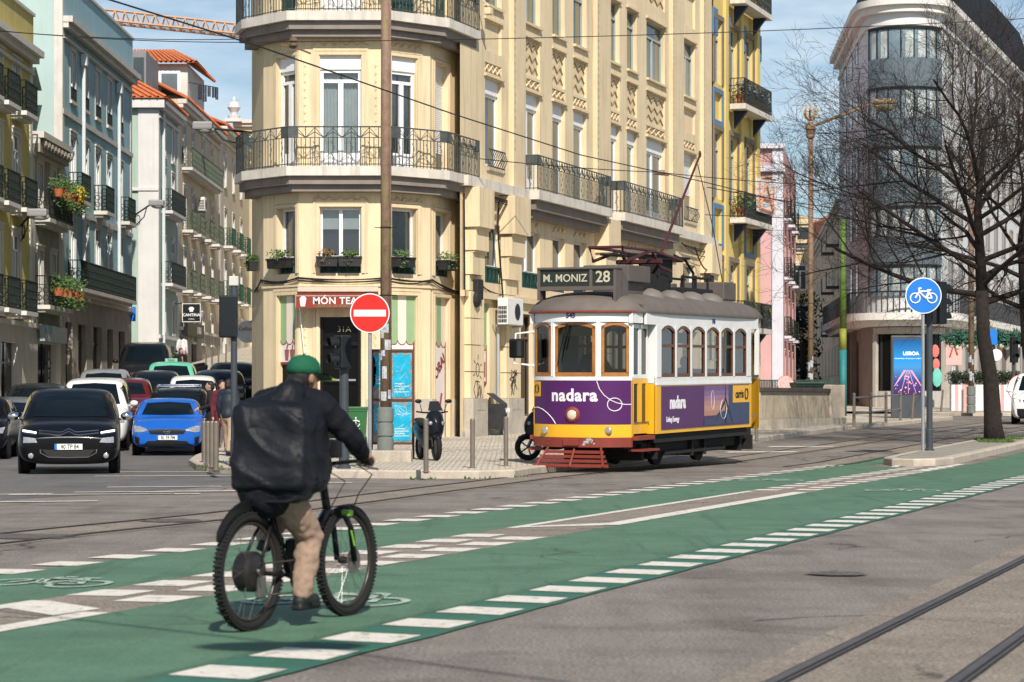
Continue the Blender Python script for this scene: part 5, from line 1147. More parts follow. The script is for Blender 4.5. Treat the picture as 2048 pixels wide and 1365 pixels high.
        put('grille', black_pl, [(-w_ * .55, nose - .02), (w_ * .55, nose - .02)], [(-w_ * .48, nose - .15), (w_ * .48, nose - .15)]); put('grille', black_pl, [(-w_ * .7, .44), (w_ * .7, .44)], [(-w_ * .6, .30), (w_ * .6, .30)])
    zp = {'family': .53, 'compact': .465}.get(style, .50); h = bv.ray_cast(Vector((0, -3, zp)), Vector((0, 1, 0)))[0]
    q = MB(); q.box(-.26, .26, h.y - .035, h.y - .01, zp - .055, zp + .055); po = q.build('number_plate', plate_m, t); q = MB(); q.box(-.26, -.215, h.y - .037, h.y - .0355, zp - .055, zp + .055); q.build('plate_band', plate_b, po)
    if plate: q = MB(); text(q, plate, T3(.025, h.y - .037, zp - .002), .115, bold=.001, ext=.002, sx=.80); q.build('lettering', ink, po)
    return t, bv
blackp = paint('paint_black', (.004, .004, .005)); blue = paint('paint_blue', (.008, .105, .46)); greyblue = paint('paint_grey_blue', (.16, .18, .20), .3); silver = paint('paint_silver', (.36, .37, .38), .4); whitep = paint('paint_white', (.66, .65, .62)); wine = paint('paint_wine', (.10, .008, .014)); turq = paint('paint_turquoise', (.13, .52, .36)); darkp = paint('paint_dark', (.014, .016, .02))
car('car', 'black people carrier with chrome chevrons leading the queue, plate 40 TP 84', 'car', 137, 45.8, blackp, rz=R(9), L=4.43, Wd=1.86, Ht=1.62, hood=1.03, nose=.77, wsb=1.02, wst=2.05, re=3.6, style='family', plate='40 TP 84')
tt, bv_ = car('car', 'bright blue hatchback with black roof and oval grille, plate BL 59 FM', 'car', 334, 61.0, blue, L=4.06, Wd=1.73, Ht=1.42, hood=.96, nose=.73, wsb=.98, wst=1.75, re=3.2, style='compact', plate='BL 59 FM')
car('car', 'grey-blue saloon beside and behind the black people carrier', 'car', 8, 63.0, greyblue, Wd=1.82, Ht=1.36)
car('car', 'black car of which only the near headlamp side shows beside the grey-blue saloon', 'car', -68, 57.0, blackp, Wd=1.82, Ht=1.5, hood=1.0)
car('car', 'dark low car behind the grey-blue saloon by the shuttered shop', 'car', 62, 69.3, darkp, Ht=1.42)
wt, wb = car('delivery_car', 'white high-roofed car with a red side stripe behind the black people carrier', 'delivery car', 184, 64.2, whitep, L=4.2, Wd=1.82, Ht=1.80, hood=1.12, nose=.84, wsb=.85, wst=1.5, re=3.7, tail=.3, style='plain')
q = MB(); q.box(.955, .962, .75, 3.9, .78, .98); q.build('red_stripe', M('stripe_red', (.5, .03, .03), .4), wt)
car('car', 'wine red car behind the white delivery car', 'car', 243, 72.2, wine, Ht=1.45, lamp=False)
car('car', 'silver hatchback in the lane beside the buildings', 'car', 203, 77.9, silver, Ht=1.5)
bt, bb = car('car', 'black estate car with open-looking windscreen in front of the turquoise taxi', 'car', 306, 77.6, darkp, Ht=1.46, Wd=1.7)
tx_, tb = car('taxi', 'turquoise and black taxi with a small roof sign', 'taxi', 340, 84.2, turq, Ht=1.5, Wd=1.78, hood=1.0)
q = MB(); q.bbox(-.22, .22, 2.0, 2.12, 1.53, 1.66, .02); so = q.build('roof_sign', M('taxi_sign', (.25, .50, .40), .5), tx_); q = MB(); text(q, 'TAXI', T3(0, 1.995, 1.595), .11, bold=.002); q.build('lettering', ink, so)
car('van', 'black passenger van parked by the blue-green facade', 'van', 288, 93, paint('paint_van_black', (.012, .012, .014)), L=5.2, Wd=1.98, Ht=1.92, hood=1.2, nose=.92, wsb=.95, wst=1.7, re=4.7, tail=.3)
car('car', 'old white hatchback with round lamps and upright windscreen', 'car', 384, 72.6, whitep, L=3.7, Wd=1.56, Ht=1.52, hood=.98, nose=.82, wsb=1.15, wst=1.5, re=3.1, style='old')
rt, rb = car('car', 'black car with silver roof bars directly behind the blue hatchback', 'car', 355, 65.7, blackp, L=4.2, Wd=1.72, Ht=1.46)
q = MB()
for y in (2.0, 2.9): q.tube([(-.62, y, 1.55), (.62, y, 1.55)], .022, 6)
for s in (-.6, .6): q.tube([(s, 1.7, 1.46), (s, 1.9, 1.53), (s, 3.1, 1.53), (s, 3.3, 1.45)], .02, 6)
q.build('roof_bars', chrome, rt)
car('car', 'dark blue-black car parked at the right kerb, nearer of two', 'car', 437, 79.2, paint('paint_midnight', (.01, .018, .035)), Ht=1.42, Wd=1.74, group='cars parked up the hill')
car('car', 'dark green-black car parked at the right kerb, farther of two', 'car', 466, 85.2, paint('paint_bottle', (.012, .022, .022)), Ht=1.45, Wd=1.76, group='cars parked up the hill')
vn, vb = car('van', 'white van with dark bumper driving in past the striped planters', 'van', 2075, 92.5, paint('paint_van_white', (.72, .72, .72)), L=4.6, Wd=1.95, Ht=1.95, hood=1.22, nose=.95, wsb=.9, wst=1.65, re=4.2, tail=.25, group='vans on the avenue', rz=R(-14))
q = patch(vb, [(-.9, .60), (.9, .60)], [(-.85, .26), (.85, .26)], rows=4); q.build('bumper', black_pl, vn, fix=False)
q = patch(vb, [(-.88, .95), (-.72, .93)], [(-.86, .86), (-.72, .85)], rows=3, off=.012); q.build('lit_lamp', M('lamp_warm', (1, .75, .45), .3, emit=2.0), vn, fix=False)

# ================================================================ the cyclist
HB = R(26.5); B0 = Vector((-1.61, 14.80, .005)); MBK = T3(*B0) @ RZ(-HB)
bk = thing('bicycle', 'black electric mountain bike with hub motor and green accents on the bike lane', 'bicycle', B0, -HB)
bkm = M('bike_black', (.008, .008, .009), .35, .15, 8, spec=.3); acc = M('bike_green', (.22, .50, .04), .4); alu = M('bike_alloy', (.22, .21, .20), .3, .2, 8, metal=.8); rimb = M('bike_rim', (.06, .05, .042), .35, .2, 8, metal=.5)
RW = .363; WB = 1.18
def bwheel(y, motor):
    q = MB(); q.torus((0, y, RW), (1, 0, 0), RW - .029, .028, 60, 10)
    for k in range(84):
        a = 2 * math.pi * k / 84
        for xx, rr, wd in ((0, .001, .011), (.018, -.005, .008), (-.018, -.005, .008)):
            if xx == 0 and k % 2: continue
            c = Vector((xx, y + math.cos(a) * (RW + rr - .002), RW + math.sin(a) * (RW + rr - .002))); A = T3(*c) @ RX(a); q.box(-wd, wd, -.004, .006, -.008, .008, A)
    w_ = q.build('wheel', rubber, bk, smooth=True)
    q = MB(); q.torus((0, y, RW), (1, 0, 0), RW - .066, .013, 50, 8); q.build('rim', rimb, w_, smooth=True)
    q = MB(); rh = .12 if motor else .03
    for k in range(28):
        a = 2 * math.pi * k / 28; s = .035 if k % 2 else -.035; b_ = a + (.35 if k % 4 < 2 else -.35)
        q.tube([(s, y + math.cos(b_) * rh, RW + math.sin(b_) * rh), (0, y + math.cos(a) * (RW - .07), RW + math.sin(a) * (RW - .07))], .0014, 3, False)
    q.build('spokes', alu, w_)
    q = MB()
    if motor: q.lathe([(.02, -.065), (.10, -.06), (.125, -.04), (.125, .04), (.10, .06), (.03, .075), (.02, .09)], 28, T3(0, y, RW) @ RY(R(90)))
    else: q.lathe([(.018, -.06), (.03, -.03), (.022, 0), (.03, .03), (.018, .06)], 14, T3(0, y, RW) @ RY(R(90)))
    q.build('hub_motor' if motor else 'hub', M('motor_black', (.016, .014, .013), .4, .25, 12), w_)
    q = MB(); A = T3(.05 if not motor else -.07, y, RW) @ RY(R(90)); q.lathe([(.055, 0), (.085, 0), (.085, .004), (.055, .004)], 24, A)
    for k in range(5): a = k * 1.256; q.tube([A @ Vector((.02 * math.cos(a), .02 * math.sin(a), .002)), A @ Vector((.06 * math.cos(a + .4), .06 * math.sin(a + .4), .002))], .005, 4)
    q.build('brake_disc', alu, w_)
bwheel(0, True); bwheel(WB, False)
q = MB(); HT0, HT1, BBp, ST = (0, WB - .30, .86), (0, WB - .25, .70), (0, .46, .31), (0, .25, .72)
q.tube([ST, HT0], .022, 8); q.tube([BBp, HT1], .030, 8); q.tube([BBp, ST], .019, 8); q.tube([HT0, HT1], .028, 8)
for s in (-1, 1): q.tube([(s * .07, 0, RW), (s * .05, .2, .34), (s * .03, .44, .31)], .012, 6); q.tube([(s * .07, 0, RW), (s * .05, .14, .58), (s * .02, .25, .72)], .011, 6)
q.build('frame', bkm, bk, smooth=True)
q = MB()
for s in (-1, 1): q.tube([(s * .065, WB - .012, RW), (s * .065, WB - .06, RW + .22), (s * .065, WB - .14, .66)], [.02, .02, .017], 8)
q.tube([(-.09, WB - .14, .665), (.09, WB - .14, .665)], .022, 8); q.tube([(0, WB - .15, .66), (0, WB - .25, .70)], .022, 8); fo = q.build('fork', bkm, bk, smooth=True)
q = MB(); q.tube([(.088, WB - .05, RW + .1), (.086, WB - .09, RW + .2)], .006, 5); q.bbox(.05, .11, WB - .16, WB - .1, .66, .70, .01); q.build('fork_stripe', acc, fo)
q = MB(); q.tube([(0, WB - .30, .86), (0, WB - .31, .95), (0, WB - .24, 1.0)], .018, 8); q.tube([(-.36, WB - .32, 1.02), (-.2, WB - .25, 1.02), (0, WB - .24, 1.0), (.2, WB - .25, 1.02), (.36, WB - .32, 1.02)], .013, 8); ho = q.build('handlebar', bkm, bk, smooth=True)
for s in (-1, 1):
    q = MB(); q.tube([(s * .26, WB - .275, 1.02), (s * .38, WB - .33, 1.02)], .018, 8); q.build('grip', rubber, ho); q = MB(); q.tube([(s * .22, WB - .25, 1.0), (s * .27, WB - .19, .98), (s * .36, WB - .22, .97)], .007, 5); q.build('brake_lever', alu, ho)
q = MB(); q.tube([(.2, WB - .22, 1.0), (.22, WB - .05, .93), (.1, WB - .02, .8), (.07, WB - .1, .62)], .004, 4); q.tube([(-.1, WB - .22, 1.0), (.0, WB - .02, .88), (0, WB - .2, .72)], .004, 4); q.build('brake_cable', cable, ho)
q = MB(); q.bbox(-.06, .10, WB - .30, WB - .22, 1.04, 1.16, .015); q.tube([(.0, WB - .27, 1.0), (.02, WB - .26, 1.06)], .012, 5); q.build('phone_holder', black_pl, ho)
q = MB(); q.tube([ST, (0, .22, .80)], .014, 8); q.build('seat_post', bkm, bk); q = MB(); q.ball((0, .12, .83), .11, 12, sc=(.85, 1.1, .38)); q.ball((0, .28, .83), .06, 10, sc=(.6, 2, .5)); q.build('saddle', black_pl, bk, smooth=True)
q = MB(); q.tube([(0, -.30 + .012 * k, .62 + .19 * math.sin(k * .105)) if 0 else (0, math.cos(R(150 - 6 * k)) * (RW + .035), RW + math.sin(R(150 - 6 * k)) * (RW + .035)) for k in range(12)], [.02] + [.042] * 10 + [.03], 8, True, None, .3); q.tube([(0, -.12, .74), (0, .2, .76)], .01, 5); q.build('mudguard', bkm, bk)
q = MB(); q.tube([(.03, .46, .31), (.09, .46, .31)], .02, 6); q.lathe([(.06, 0), (.10, 0), (.10, .008), (.06, .008)], 24, T3(.07, .46, .31) @ RY(R(90))); q.tube([(.09, .46, .31), (.10, .47, .15)], .012, 6); q.bbox(.10, .20, .42, .52, .125, .15, .006); q.tube([(-.09, .46, .31), (-.10, .45, .47)], .012, 6); q.bbox(-.20, -.10, .40, .50, .465, .49, .006); co = q.build('crankset', bkm, bk)
q = MB(); q.bbox(-.05, .05, .46, .74, .44, .62, .03, T3(0, .02, -.08)); q.build('battery', black_pl, bk)
q = MB(); q.tube([(.07, .0, RW + .05), (.075, .46, .41)], .005, 4); q.tube([(.07, .0, RW - .05), (.09, .08, .22), (.075, .46, .21)], .005, 4); q.bbox(.06, .09, -.02, .06, .2, .34, .012); q.tube([(.08, -.02, .36), (.14, -.08, .34)], .008, 5); q.build('chain', alu, bk)
# rider
rd_loc = MBK @ Vector((0, .3, 0)); cy = thing('person', 'cyclist in dark puffer jacket and green cap carrying a big black covered delivery bag', 'person', B0, -HB)
J = dict(head=(.085, .50, 1.565), neck=(.06, .42, 1.42), chest=(.03, .34, 1.2), pelvis=(.02, .19, .885), shR=(.255, .43, 1.375), elR=(.385, .60, 1.175), wrR=(.345, .80, 1.055), shL=(-.16, .44, 1.39), elL=(-.36, .60, 1.17), wrL=(-.33, .80, 1.06),
         hpR=(.10, .21, .86), knR=(.135, .49, .555), anR=(.135, .40, .19), toR=(.145, .53, .165), hpL=(-.08, .21, .86), knL=(-.12, .60, .72), anL=(-.135, .42, .53), toL=(-.14, .56, .53))
V = lambda k: Vector(J[k])
b = MB(); h = V('head'); fd = Vector((.35, .92, -.12)).normalized(); sd_ = Vector((fd.y, -fd.x, 0)).normalized()
b.ball(h, .10, 16, sc=(.84, .95, 1.15)); b.ball(h + fd * .035 - Vector((0, 0, .055)), .072, 12, sc=(.9, .9, 1)); b.ball(h + fd * .11 - Vector((0, 0, .01)), .018, 8)
for s in (-1, 1): b.ball(h + sd_ * .085 * s - Vector((0, 0, .015)), .026, 10, sc=(.6, 1, 1.4))
capsule(b, [h - Vector((0, 0, .07)), V('neck')], [.056, .062]); capsule(b, [V('neck'), V('chest'), V('pelvis')], [.08, .13, .12])
for s in 'LR':
    capsule(b, [V('neck'), V('sh' + s)], [.07, .06]); capsule(b, [V('sh' + s), V('el' + s), V('wr' + s)], [.05, .042, .03]); capsule(b, [V('hp' + s), V('kn' + s), V('an' + s)], [.08, .052, .036]); capsule(b, [V('an' + s), V('to' + s)], [.035, .03])
    sg = 1 if s == 'R' else -1; w_ = V('wr' + s); gp = Vector((sg * .325, WB - .303, 1.02)); kn = gp + Vector((sg * .0, -.015, .035))
    capsule(b, [w_, w_.lerp(kn, .6), kn], [.029, .034, .034], 10, .75)
    for k in range(4):                          # four fingers wrapped over the grip, thumb below
        o = Vector((sg * (.035 - .023 * k), .006 * k, 0)); p0 = kn + o + Vector((0, .01, .0)); ln = 1 + .12 * (k in (1, 2)) - .12 * (k == 3)
        capsule(b, [p0, gp + o + Vector((0, .030 * ln, .012)), gp + o + Vector((0, .026, -.016)), gp + o + Vector((0, .004, -.026))], [.0115, .0105, .0095, .008], 8)
    capsule(b, [kn + Vector((-sg * .03, -.02, -.01)), gp + Vector((-sg * .05, -.012, -.004)), gp + Vector((-sg * .055, .016, -.018))], [.013, .012, .010], 8)
me = remesh(b, .0075, 2); me.materials.append(skin_d); link_mesh('body', me, cy)
jk = M('puffer_cloth', (.009, .0095, .014), .8, .2, 10, .3, 60, spec=.15); bagm = M('bag_cover', (.007, .008, .012), .56, .2, 5, .25, 20, spec=.24); tr_m = M('beige_trousers', (.30, .205, .15), .85, .12, 7, .5, 22); shoe_m = M('black_shoe', (.012, .012, .013), .6, .2, 10)
def wrinkle(me, amp, sc, seed):
    for v in me.vertices:
        p = v.co * sc + Vector((seed, seed, seed)); v.co += v.normal * (noise.noise(p) * .6 + noise.noise(p * 2.3) * .4) * amp
t = MB(); capsule(t, [V('neck') + Vector((0, .0, .03)), V('chest'), V('pelvis') + Vector((0, 0, .1)), V('pelvis') - Vector((0, .02, .02))], [.10, .19, .185, .19], 18, .85)
for s in 'LR':
    capsule(t, [V('neck'), V('sh' + s)], [.10, .098]); k = 9
    A = [V('sh' + s).lerp(V('el' + s), i / k) for i in range(k)] + [V('el' + s).lerp(V('wr' + s), i / k) for i in range(k + 1)]; rr = [(.092 - .0024 * i) * (1 + (.07 if i % 3 == 1 else -.04)) for i in range(len(A))]; rr[-1] *= .82; capsule(t, A, rr, 14)
t.ball(h - fd * .07 - Vector((0, 0, .125)), .115, 12, sc=(1, .85, .8))
me = remesh(t, .013, 3); wrinkle(me, .012, 13, 2); me.materials.append(jk); link_mesh('jacket', me, cy)
t = MB(); capsule(t, [V('pelvis') + Vector((0, 0, .02)), V('pelvis') - Vector((0, 0, .04))], [.155, .16], 16)
for s in 'LR': capsule(t, [V('hp' + s), V('hp' + s).lerp(V('kn' + s), .5), V('kn' + s), V('kn' + s).lerp(V('an' + s), .5), V('an' + s) + Vector((0, 0, .03))], [.115, .102, .088, .078, .066], 16)
me = remesh(t, .012, 3); wrinkle(me, .022, 12, 5); me.materials.append(tr_m); link_mesh('trousers', me, cy)
for s in 'LR':
    t = MB(); a, o = V('an' + s), V('to' + s); capsule(t, [a + Vector((0, 0, .03)), a], [.05, .052]); capsule(t, [a - Vector((0, .03, .03)), a.lerp(o, .5) - Vector((0, 0, .02)), o - Vector((0, 0, .005))], [.048, .048, .04], 12, .9); t.bbox(a.x - .04, a.x + .04, a.y - .075, o.y + .045, min(a.z, o.z) - .062, min(a.z, o.z) - .03, .012)
    me = remesh(t, .008, 3); me.materials.append(shoe_m); link_mesh('shoe', me, cy)
t = MB(); t.ball(h - fd * .012 + Vector((0, 0, .0)), .105, 14, sc=(.86, .95, 1.05)); t.ball(h - fd * .05 - Vector((0, 0, .05)), .075, 10); me = remesh(t, .01, 2); me.materials.append(hair_m); link_mesh('hair', me, cy)
t = MB(); CT = T3(*(h + Vector((0, 0, .032)))) @ fd.to_track_quat('Y', 'Z').to_matrix().to_4x4() @ RX(R(4))
t.lathe([(.106, -.02), (.107, .015), (.099, .05), (.074, .082), (.035, .099), (.001, .102)], 24, CT @ Matrix.Diagonal((.92, 1.06, 1, 1))); t.ball((0, 0, .102), .009, 8, CT)
capm = M('cap_green', (.004, .088, .042), .8, .12, 20, .2, 60); co_ = t.build('cap', capm, cy, smooth=True)
t = MB(); n_ = 12
for zz in (0, .008): t.add([(.105 * math.sin(R(-70 + 140 * k / n_)), .10 + .0 + .02 * math.cos(R(-70 + 140 * k / n_)), -.018 + zz) for k in range(n_ + 1)] + [(.11 * math.sin(R(-70 + 140 * k / n_)), .10 + .125 * math.cos(R(-70 + 140 * k / n_)) ** .8, -.05 + zz) for k in range(n_ + 1)], [(k, k + 1, n_ + 2 + k, n_ + 1 + k) for k in range(n_)], CT)
t.build('peak', capm, co_); t = MB(); t.tube([CT @ Vector((.11 * math.sin(R(-70 + 140 * k / n_)), .10 + .128 * math.cos(R(-70 + 140 * k / n_)) ** .8, -.047)) for k in range(n_ + 1)], .006, 6); t.build('peak_trim', M('trim_yellow', (.50, .52, .05), .6), co_)
# the covered delivery bag on his back
BGL = Vector((-1.455, 14.90, 0)); BGR = R(11)
bg_ = thing('delivery_bag', 'large black delivery backpack under a creased rain cover on the cyclist', 'bag', BGL, -BGR)
BI = (T3(*BGL) @ RZ(-BGR)).inverted(); nk = BI @ (MBK @ V('neck')); s_R = BI @ (MBK @ V('shR')); s_L = BI @ (MBK @ V('shL'))
t = MB(); TP_ = Matrix(((1, 0, -.02, .02), (0, 1, .10, -.115), (0, 0, 1, 0), (0, 0, 0, 1))); t.bbox(-.255, .24, -.16, .17, .865, 1.40, .085, TP_); t.bbox(-.215, .205, -.12, .2, .79, .95, .07)
capsule(t, [(-.17, .03, 1.36), (.02, .05, 1.39)], [.07, .09], 12); capsule(t, [(.02, .03, 1.36), (.06, .06, 1.42), nk + Vector((0, -.05, .0))], [.10, .10, .11], 14); capsule(t, [(.17, .06, 1.32), s_R + Vector((-.03, -.03, -.02))], [.08, .085], 12); capsule(t, [(-.15, .06, 1.32), s_L], [.07, .07], 12); t.bbox(-.23, .27, .05, .32, .84, 1.32, .08)
me = remesh(t, .0125, 9)
for v in me.vertices:                            # folds running down from the shoulder across the cover
    p = v.co; d = noise.noise(Vector((p.x * 3.2 + p.z * 4.2, p.y * 2, p.z * 2.0 - p.x * 1.6))); e = noise.noise(Vector((p.x * 6 - p.z * 9, p.y * 6, p.z * 8 + p.x * 8))); f = noise.noise(p * 24)
    v.co += v.normal * ((1 - abs(d) * 2.4) * .014 + max(0, 1 - abs(d) * 6) * .010 + e * .007 - max(0, 1 - abs(e) * 9) * .003 + f * .002)
me.materials.append(bagm); link_mesh('rain_cover', me, bg_)
t = MB(); t.tube([(-.2, -.09, .83), (-.1, -.125, .80), (.1, -.125, .80), (.2, -.09, .83)], .012, 6); t.build('hem', bagm, bg_)
# ================================================================ street furniture
boll_m = M('bollard_metal', (.20, .17, .14), .5, .12, 6, metal=.4); grey_pole = M('pole_grey', (.045, .055, .065), .5, .12, 5); conc = M('concrete', (.42, .37, .30), .9, .2, 2.5, .25, 25, streak=.5, speck=.15)
def bollard(x, y, h, label, r=.045, tilt=0, g=None, base=.14, name='bollard'):
    t = thing(name, label, 'bollard', (x, y, G(x, y) + base), 0, g or 'metal bollards on the corner pavement')
    q = MB(); q.lathe([(r, -.02), (r, h - .1), (r * 1.04, h - .1), (r * 1.04, h - .02), (r * .9, h), (.001, h + .006)], 16, RY(tilt)); q.build('post', boll_m, t, smooth=False)
    q = MB(); q.lathe([(r * 1.7, 0), (r * 1.7, .012), (r * 1.1, .02)], 16); q.build('base_ring', boll_m, t); return t
for px, py, top, lb in ((852, 945, 838, 'single metal bollard in front of the parked scooter'), (945, 937, 838, 'single metal bollard in front of the graffitied pilaster plinth'), (1012, 933, 834, 'single metal bollard nearest the tram front')):
    Y = GY(py, .14); bollard(PX(px, Y), Y, (py - top) * Y / F, lb)
for px, py, lb in ((408, 926, 'leftmost bollard of the tight cluster by the blue hatchback'), (416, 930, 'second bollard from the left in the tight corner cluster'), (424, 935, 'third bollard from the left in the tight corner cluster'), (432, 941, 'rightmost bollard of the tight cluster, nearest the delivery bag')):
    Y = GY(py, .14); bollard(PX(px, Y), Y, (py - 843) * Y / F, lb, .05)
for k, (px, Y) in enumerate(((412, 108), (424, 112), (437, 117), (452, 121), (466, 126))):
    bollard(PX(px, Y), Y, 1.05, ('thin dark bollard up the hill, lowest of its row', 'thin dark bollard up the hill, second from the bottom', 'thin dark bollard up the hill, middle one of the row', 'thin dark bollard up the hill, fourth from the bottom', 'thin dark bollard up the hill, topmost near the hanging round sign')[k], .04, 0, 'bollards up the hill')
# right-hand guard rail and posts
def RG(px, Y): x = PX(px, Y); return Vector((x, Y, G(x, Y) + .14))
t = thing('guard_rail', 'low brown guard rail of four posts with two bars at the pavement edge', 'guard rail', RG(1708, 83)); q = MB(); ps = [RG(1708, 83), RG(1741, 86), RG(1772, 89.5), RG(1801, 93)]
for p in ps: m = MB(); m.lathe([(.055, 0), (.055, 1.12), (.045, 1.16), (.001, 1.17)], 12, T3(*p)); m.build('post', boll_m, t, True)
for z in (.45, 1.0): m = MB(); m.tube([p + Vector((0, 0, z)) for p in ps], .03, 8); m.build('bar', boll_m, t, True)
for px, Y, tl, lb in ((1513, 66.5, 0, 'metal bollard behind the rear of the tram'), (1824, 96, R(4), 'leaning metal post right of the guard rail'), (1882, 113, R(5), 'leaning post before the rounded stone building'), (1925, 113, 0, 'upright post in front of the pink and white planters')): p = RG(px, Y); bollard(p.x, p.y, 1.05, lb, .05, tl, 'metal posts along the avenue')
# no-entry sign
Y = 43.9; x = PX(740, Y); t = thing('road_sign', 'round red no-entry sign with a white bar on a thin steel post', 'road sign', (x, Y, .14)); z = PZ(627, Y) - .14
q = MB(); q.tube([(0, 0, 0), (0, 0, z + .3)], .033, 10); q.build('post', steel, t)
def disc(par, z, r, y, mats, nm='sign_plate'):
    q = MB(); A = T3(0, y, z) @ RX(R(90)); q.m = 0; q.lathe([(r, 0), (r, .01), (r * .95, .012)], 40, A, a1=6.283); q.m = 1; q.lathe([(1e-5, .0125), (r * .95, .0125)], 40, A, a1=6.28); q.m = 2; q.lathe([(1e-5, -.001), (r, -.001)], 40, A, a1=6.28); return q.build(nm, mats, par, fix=False)
sig_w = M('sign_white', (.78, .78, .77), .45, .03); sig_r = M('sign_red', (.62, .018, .012), .4, .06, 40, spec=.4); sig_b = M('sign_blue', (.01, .17, .60), .4, .05, spec=.4); sig_g = M('sign_back', (.25, .26, .27), .5)
so = disc(t, z, .36, -.05, [sig_w, sig_r, sig_g]); q = MB(); q.box(-.29, .29, -.067, -.0635, z - .06, z + .06); q.build('white_bar', sig_w, so)
q = MB(); q.box(-.06, .06, -.05, .04, z + .14, z + .18); q.box(-.06, .06, -.05, .04, z - .18, z - .14); q.build('clamp', steel, t)
# bicycle sign on the island
Y = 57.5; x = PX(1846, Y); zb = G(x, Y) + .15; t = thing('road_sign', 'round blue bicycle sign on a grey post at the nose of the island', 'road sign', (x, Y, zb)); z = PZ(592, Y) - zb
q = MB(); q.tube([(0, 0, 0), (0, 0, z + .5)], .042, 10); q.build('post', steel, t); so = disc(t, z, .43, -.06, [sig_w, sig_b, sig_g]); q = MB(); y = -.082
def sl(a, b, w_=.022): q.tube([(a[0], y, z + a[1]), (b[0], y, z + b[1])], w_, 5)
for cx_ in (-.20, .20): q.tube([(cx_ + .115 * math.cos(R(a)), y, z - .06 + .115 * math.sin(R(a))) for a in range(0, 361, 15)], .017, 5)
for a, b in (((-.20, -.06), (-.10, .10)), ((-.10, .10), (.12, .10)), ((-.09, .08), (.05, -.06)), ((.05, -.06), (.13, .12)), ((.20, -.06), (.12, .10)), ((.05, -.06), (.20, -.06)), ((-.10, .10), (-.12, .17)), ((-.12, .17), (-.05, .17)), ((.08, .13), (.18, .13))): sl(a, b)
q.build('bicycle_symbol', sig_w, so)
# traffic signals
def signal_pole(px, Y, label, htop, r, head, base):
    x = PX(px, Y); zb = G(x, Y) + base; t = thing('traffic_light', label, 'traffic light', (x, Y, zb)); q = MB(); q.lathe([(r * 1.5, 0), (r * 1.5, .04), (r * 1.15, .06), (r * 1.15, .5), (r, .52), (r, htop), (.001, htop + .01)], 16); q.build('pole', grey_pole, t)
    for (dx, dy, z, rz, n, hz, nm) in head:
        A = T3(dx, dy, z) @ RZ(rz); q = MB(); q.bbox(-.17, .17, -.11, .11, 0, hz * n, .03, A); q.tube([A @ Vector((0, 0, hz * n * .2)), (0, 0, z + hz * n * .2)], .03, 6); q.tube([A @ Vector((0, 0, hz * n * .85)), (0, 0, z + hz * n * .85)], .03, 6); ho = q.build('signal_head', M('signal_black', (.010, .013, .016), .5, .15, 5, spec=.25), t)
        for k in range(n):
            zc = hz * (k + .5); q = MB(); q.lathe([(.12, 0), (.12, .18)], 14, A @ T3(0, -.11, zc) @ RX(R(90)), a0=R(-20), a1=R(200)); q.build('visor', M('signal_black', (0, 0, 0)), ho, fix=False); q = MB(); q.lathe([(.105, 0), (.001, .02)], 14, A @ T3(0, -.112, zc) @ RX(R(90))); q.build('lens', M('lens_dark', (.03, .02, .02), .15), ho)
    return t
Y = 46.2; p = signal_pole(468, Y, 'tall dark traffic light pole seen from behind, left of the corner building', PZ(572, Y) - .14, .062, [(-.10, -.04, PZ(676, Y) - .14, R(178), 3, .27, '')], .14)
q = MB(); q.bbox(-.09, .09, -.08, .08, PZ(572, Y) - .14, PZ(553, Y) - .14, .015); q.build('detector_box', M('box_cream', (.55, .54, .48), .5), p)
Y = 44.8; signal_pole(688, Y, 'dark two-lamp traffic light with visors in front of the shop door', PZ(700, Y) - .14, .085, [(-.02, -.05, PZ(738, Y) - .14, R(-62), 2, .31, '')], .14)
Y = 58.0; signal_pole(1859, Y, 'dark traffic light pole standing behind the blue bicycle sign', PZ(560, Y) - .3, .075, [(0.05, .12, PZ(640, Y) - .3, R(182), 3, .36, ''), (.25, .1, PZ(640, Y) - .3, R(120), 3, .34, '')], .15)
# tall rusty pole on its stone block
rust = M('rusty_pole', (.225, .14, .10), .8, .28, 7, .15, 40, streak=.45); ironb = M('pole_base_iron', (.16, .18, .165), .7, .18, 5, .15, 30, streak=.3)
def moss(m):
    n = m.node_tree.nodes; l = m.node_tree.links.new; b = n['Principled BSDF']; src = b.inputs['Base Color'].links[0].from_socket; tc = n.new('ShaderNodeTexCoord'); mp = n.new('ShaderNodeMapping'); mp.inputs['Scale'].default_value = (9, 9, 1.2); z = n.new('ShaderNodeTexNoise'); z.inputs['Scale'].default_value = 1; rp = n.new('ShaderNodeValToRGB'); rp.color_ramp.elements[0].position = .5; rp.color_ramp.elements[1].position = .66
    mx = n.new('ShaderNodeMixRGB'); mx.inputs[2].default_value = (.22, .19, .075, 1); l(tc.outputs['Object'], mp.inputs[0]); l(mp.outputs[0], z.inputs['Vector']); l(z.outputs['Fac'], rp.inputs[0]); l(rp.outputs[0], mx.inputs[0]); l(src, mx.inputs[1]); l(mx.outputs[0], b.inputs['Base Color'])
moss(rust)
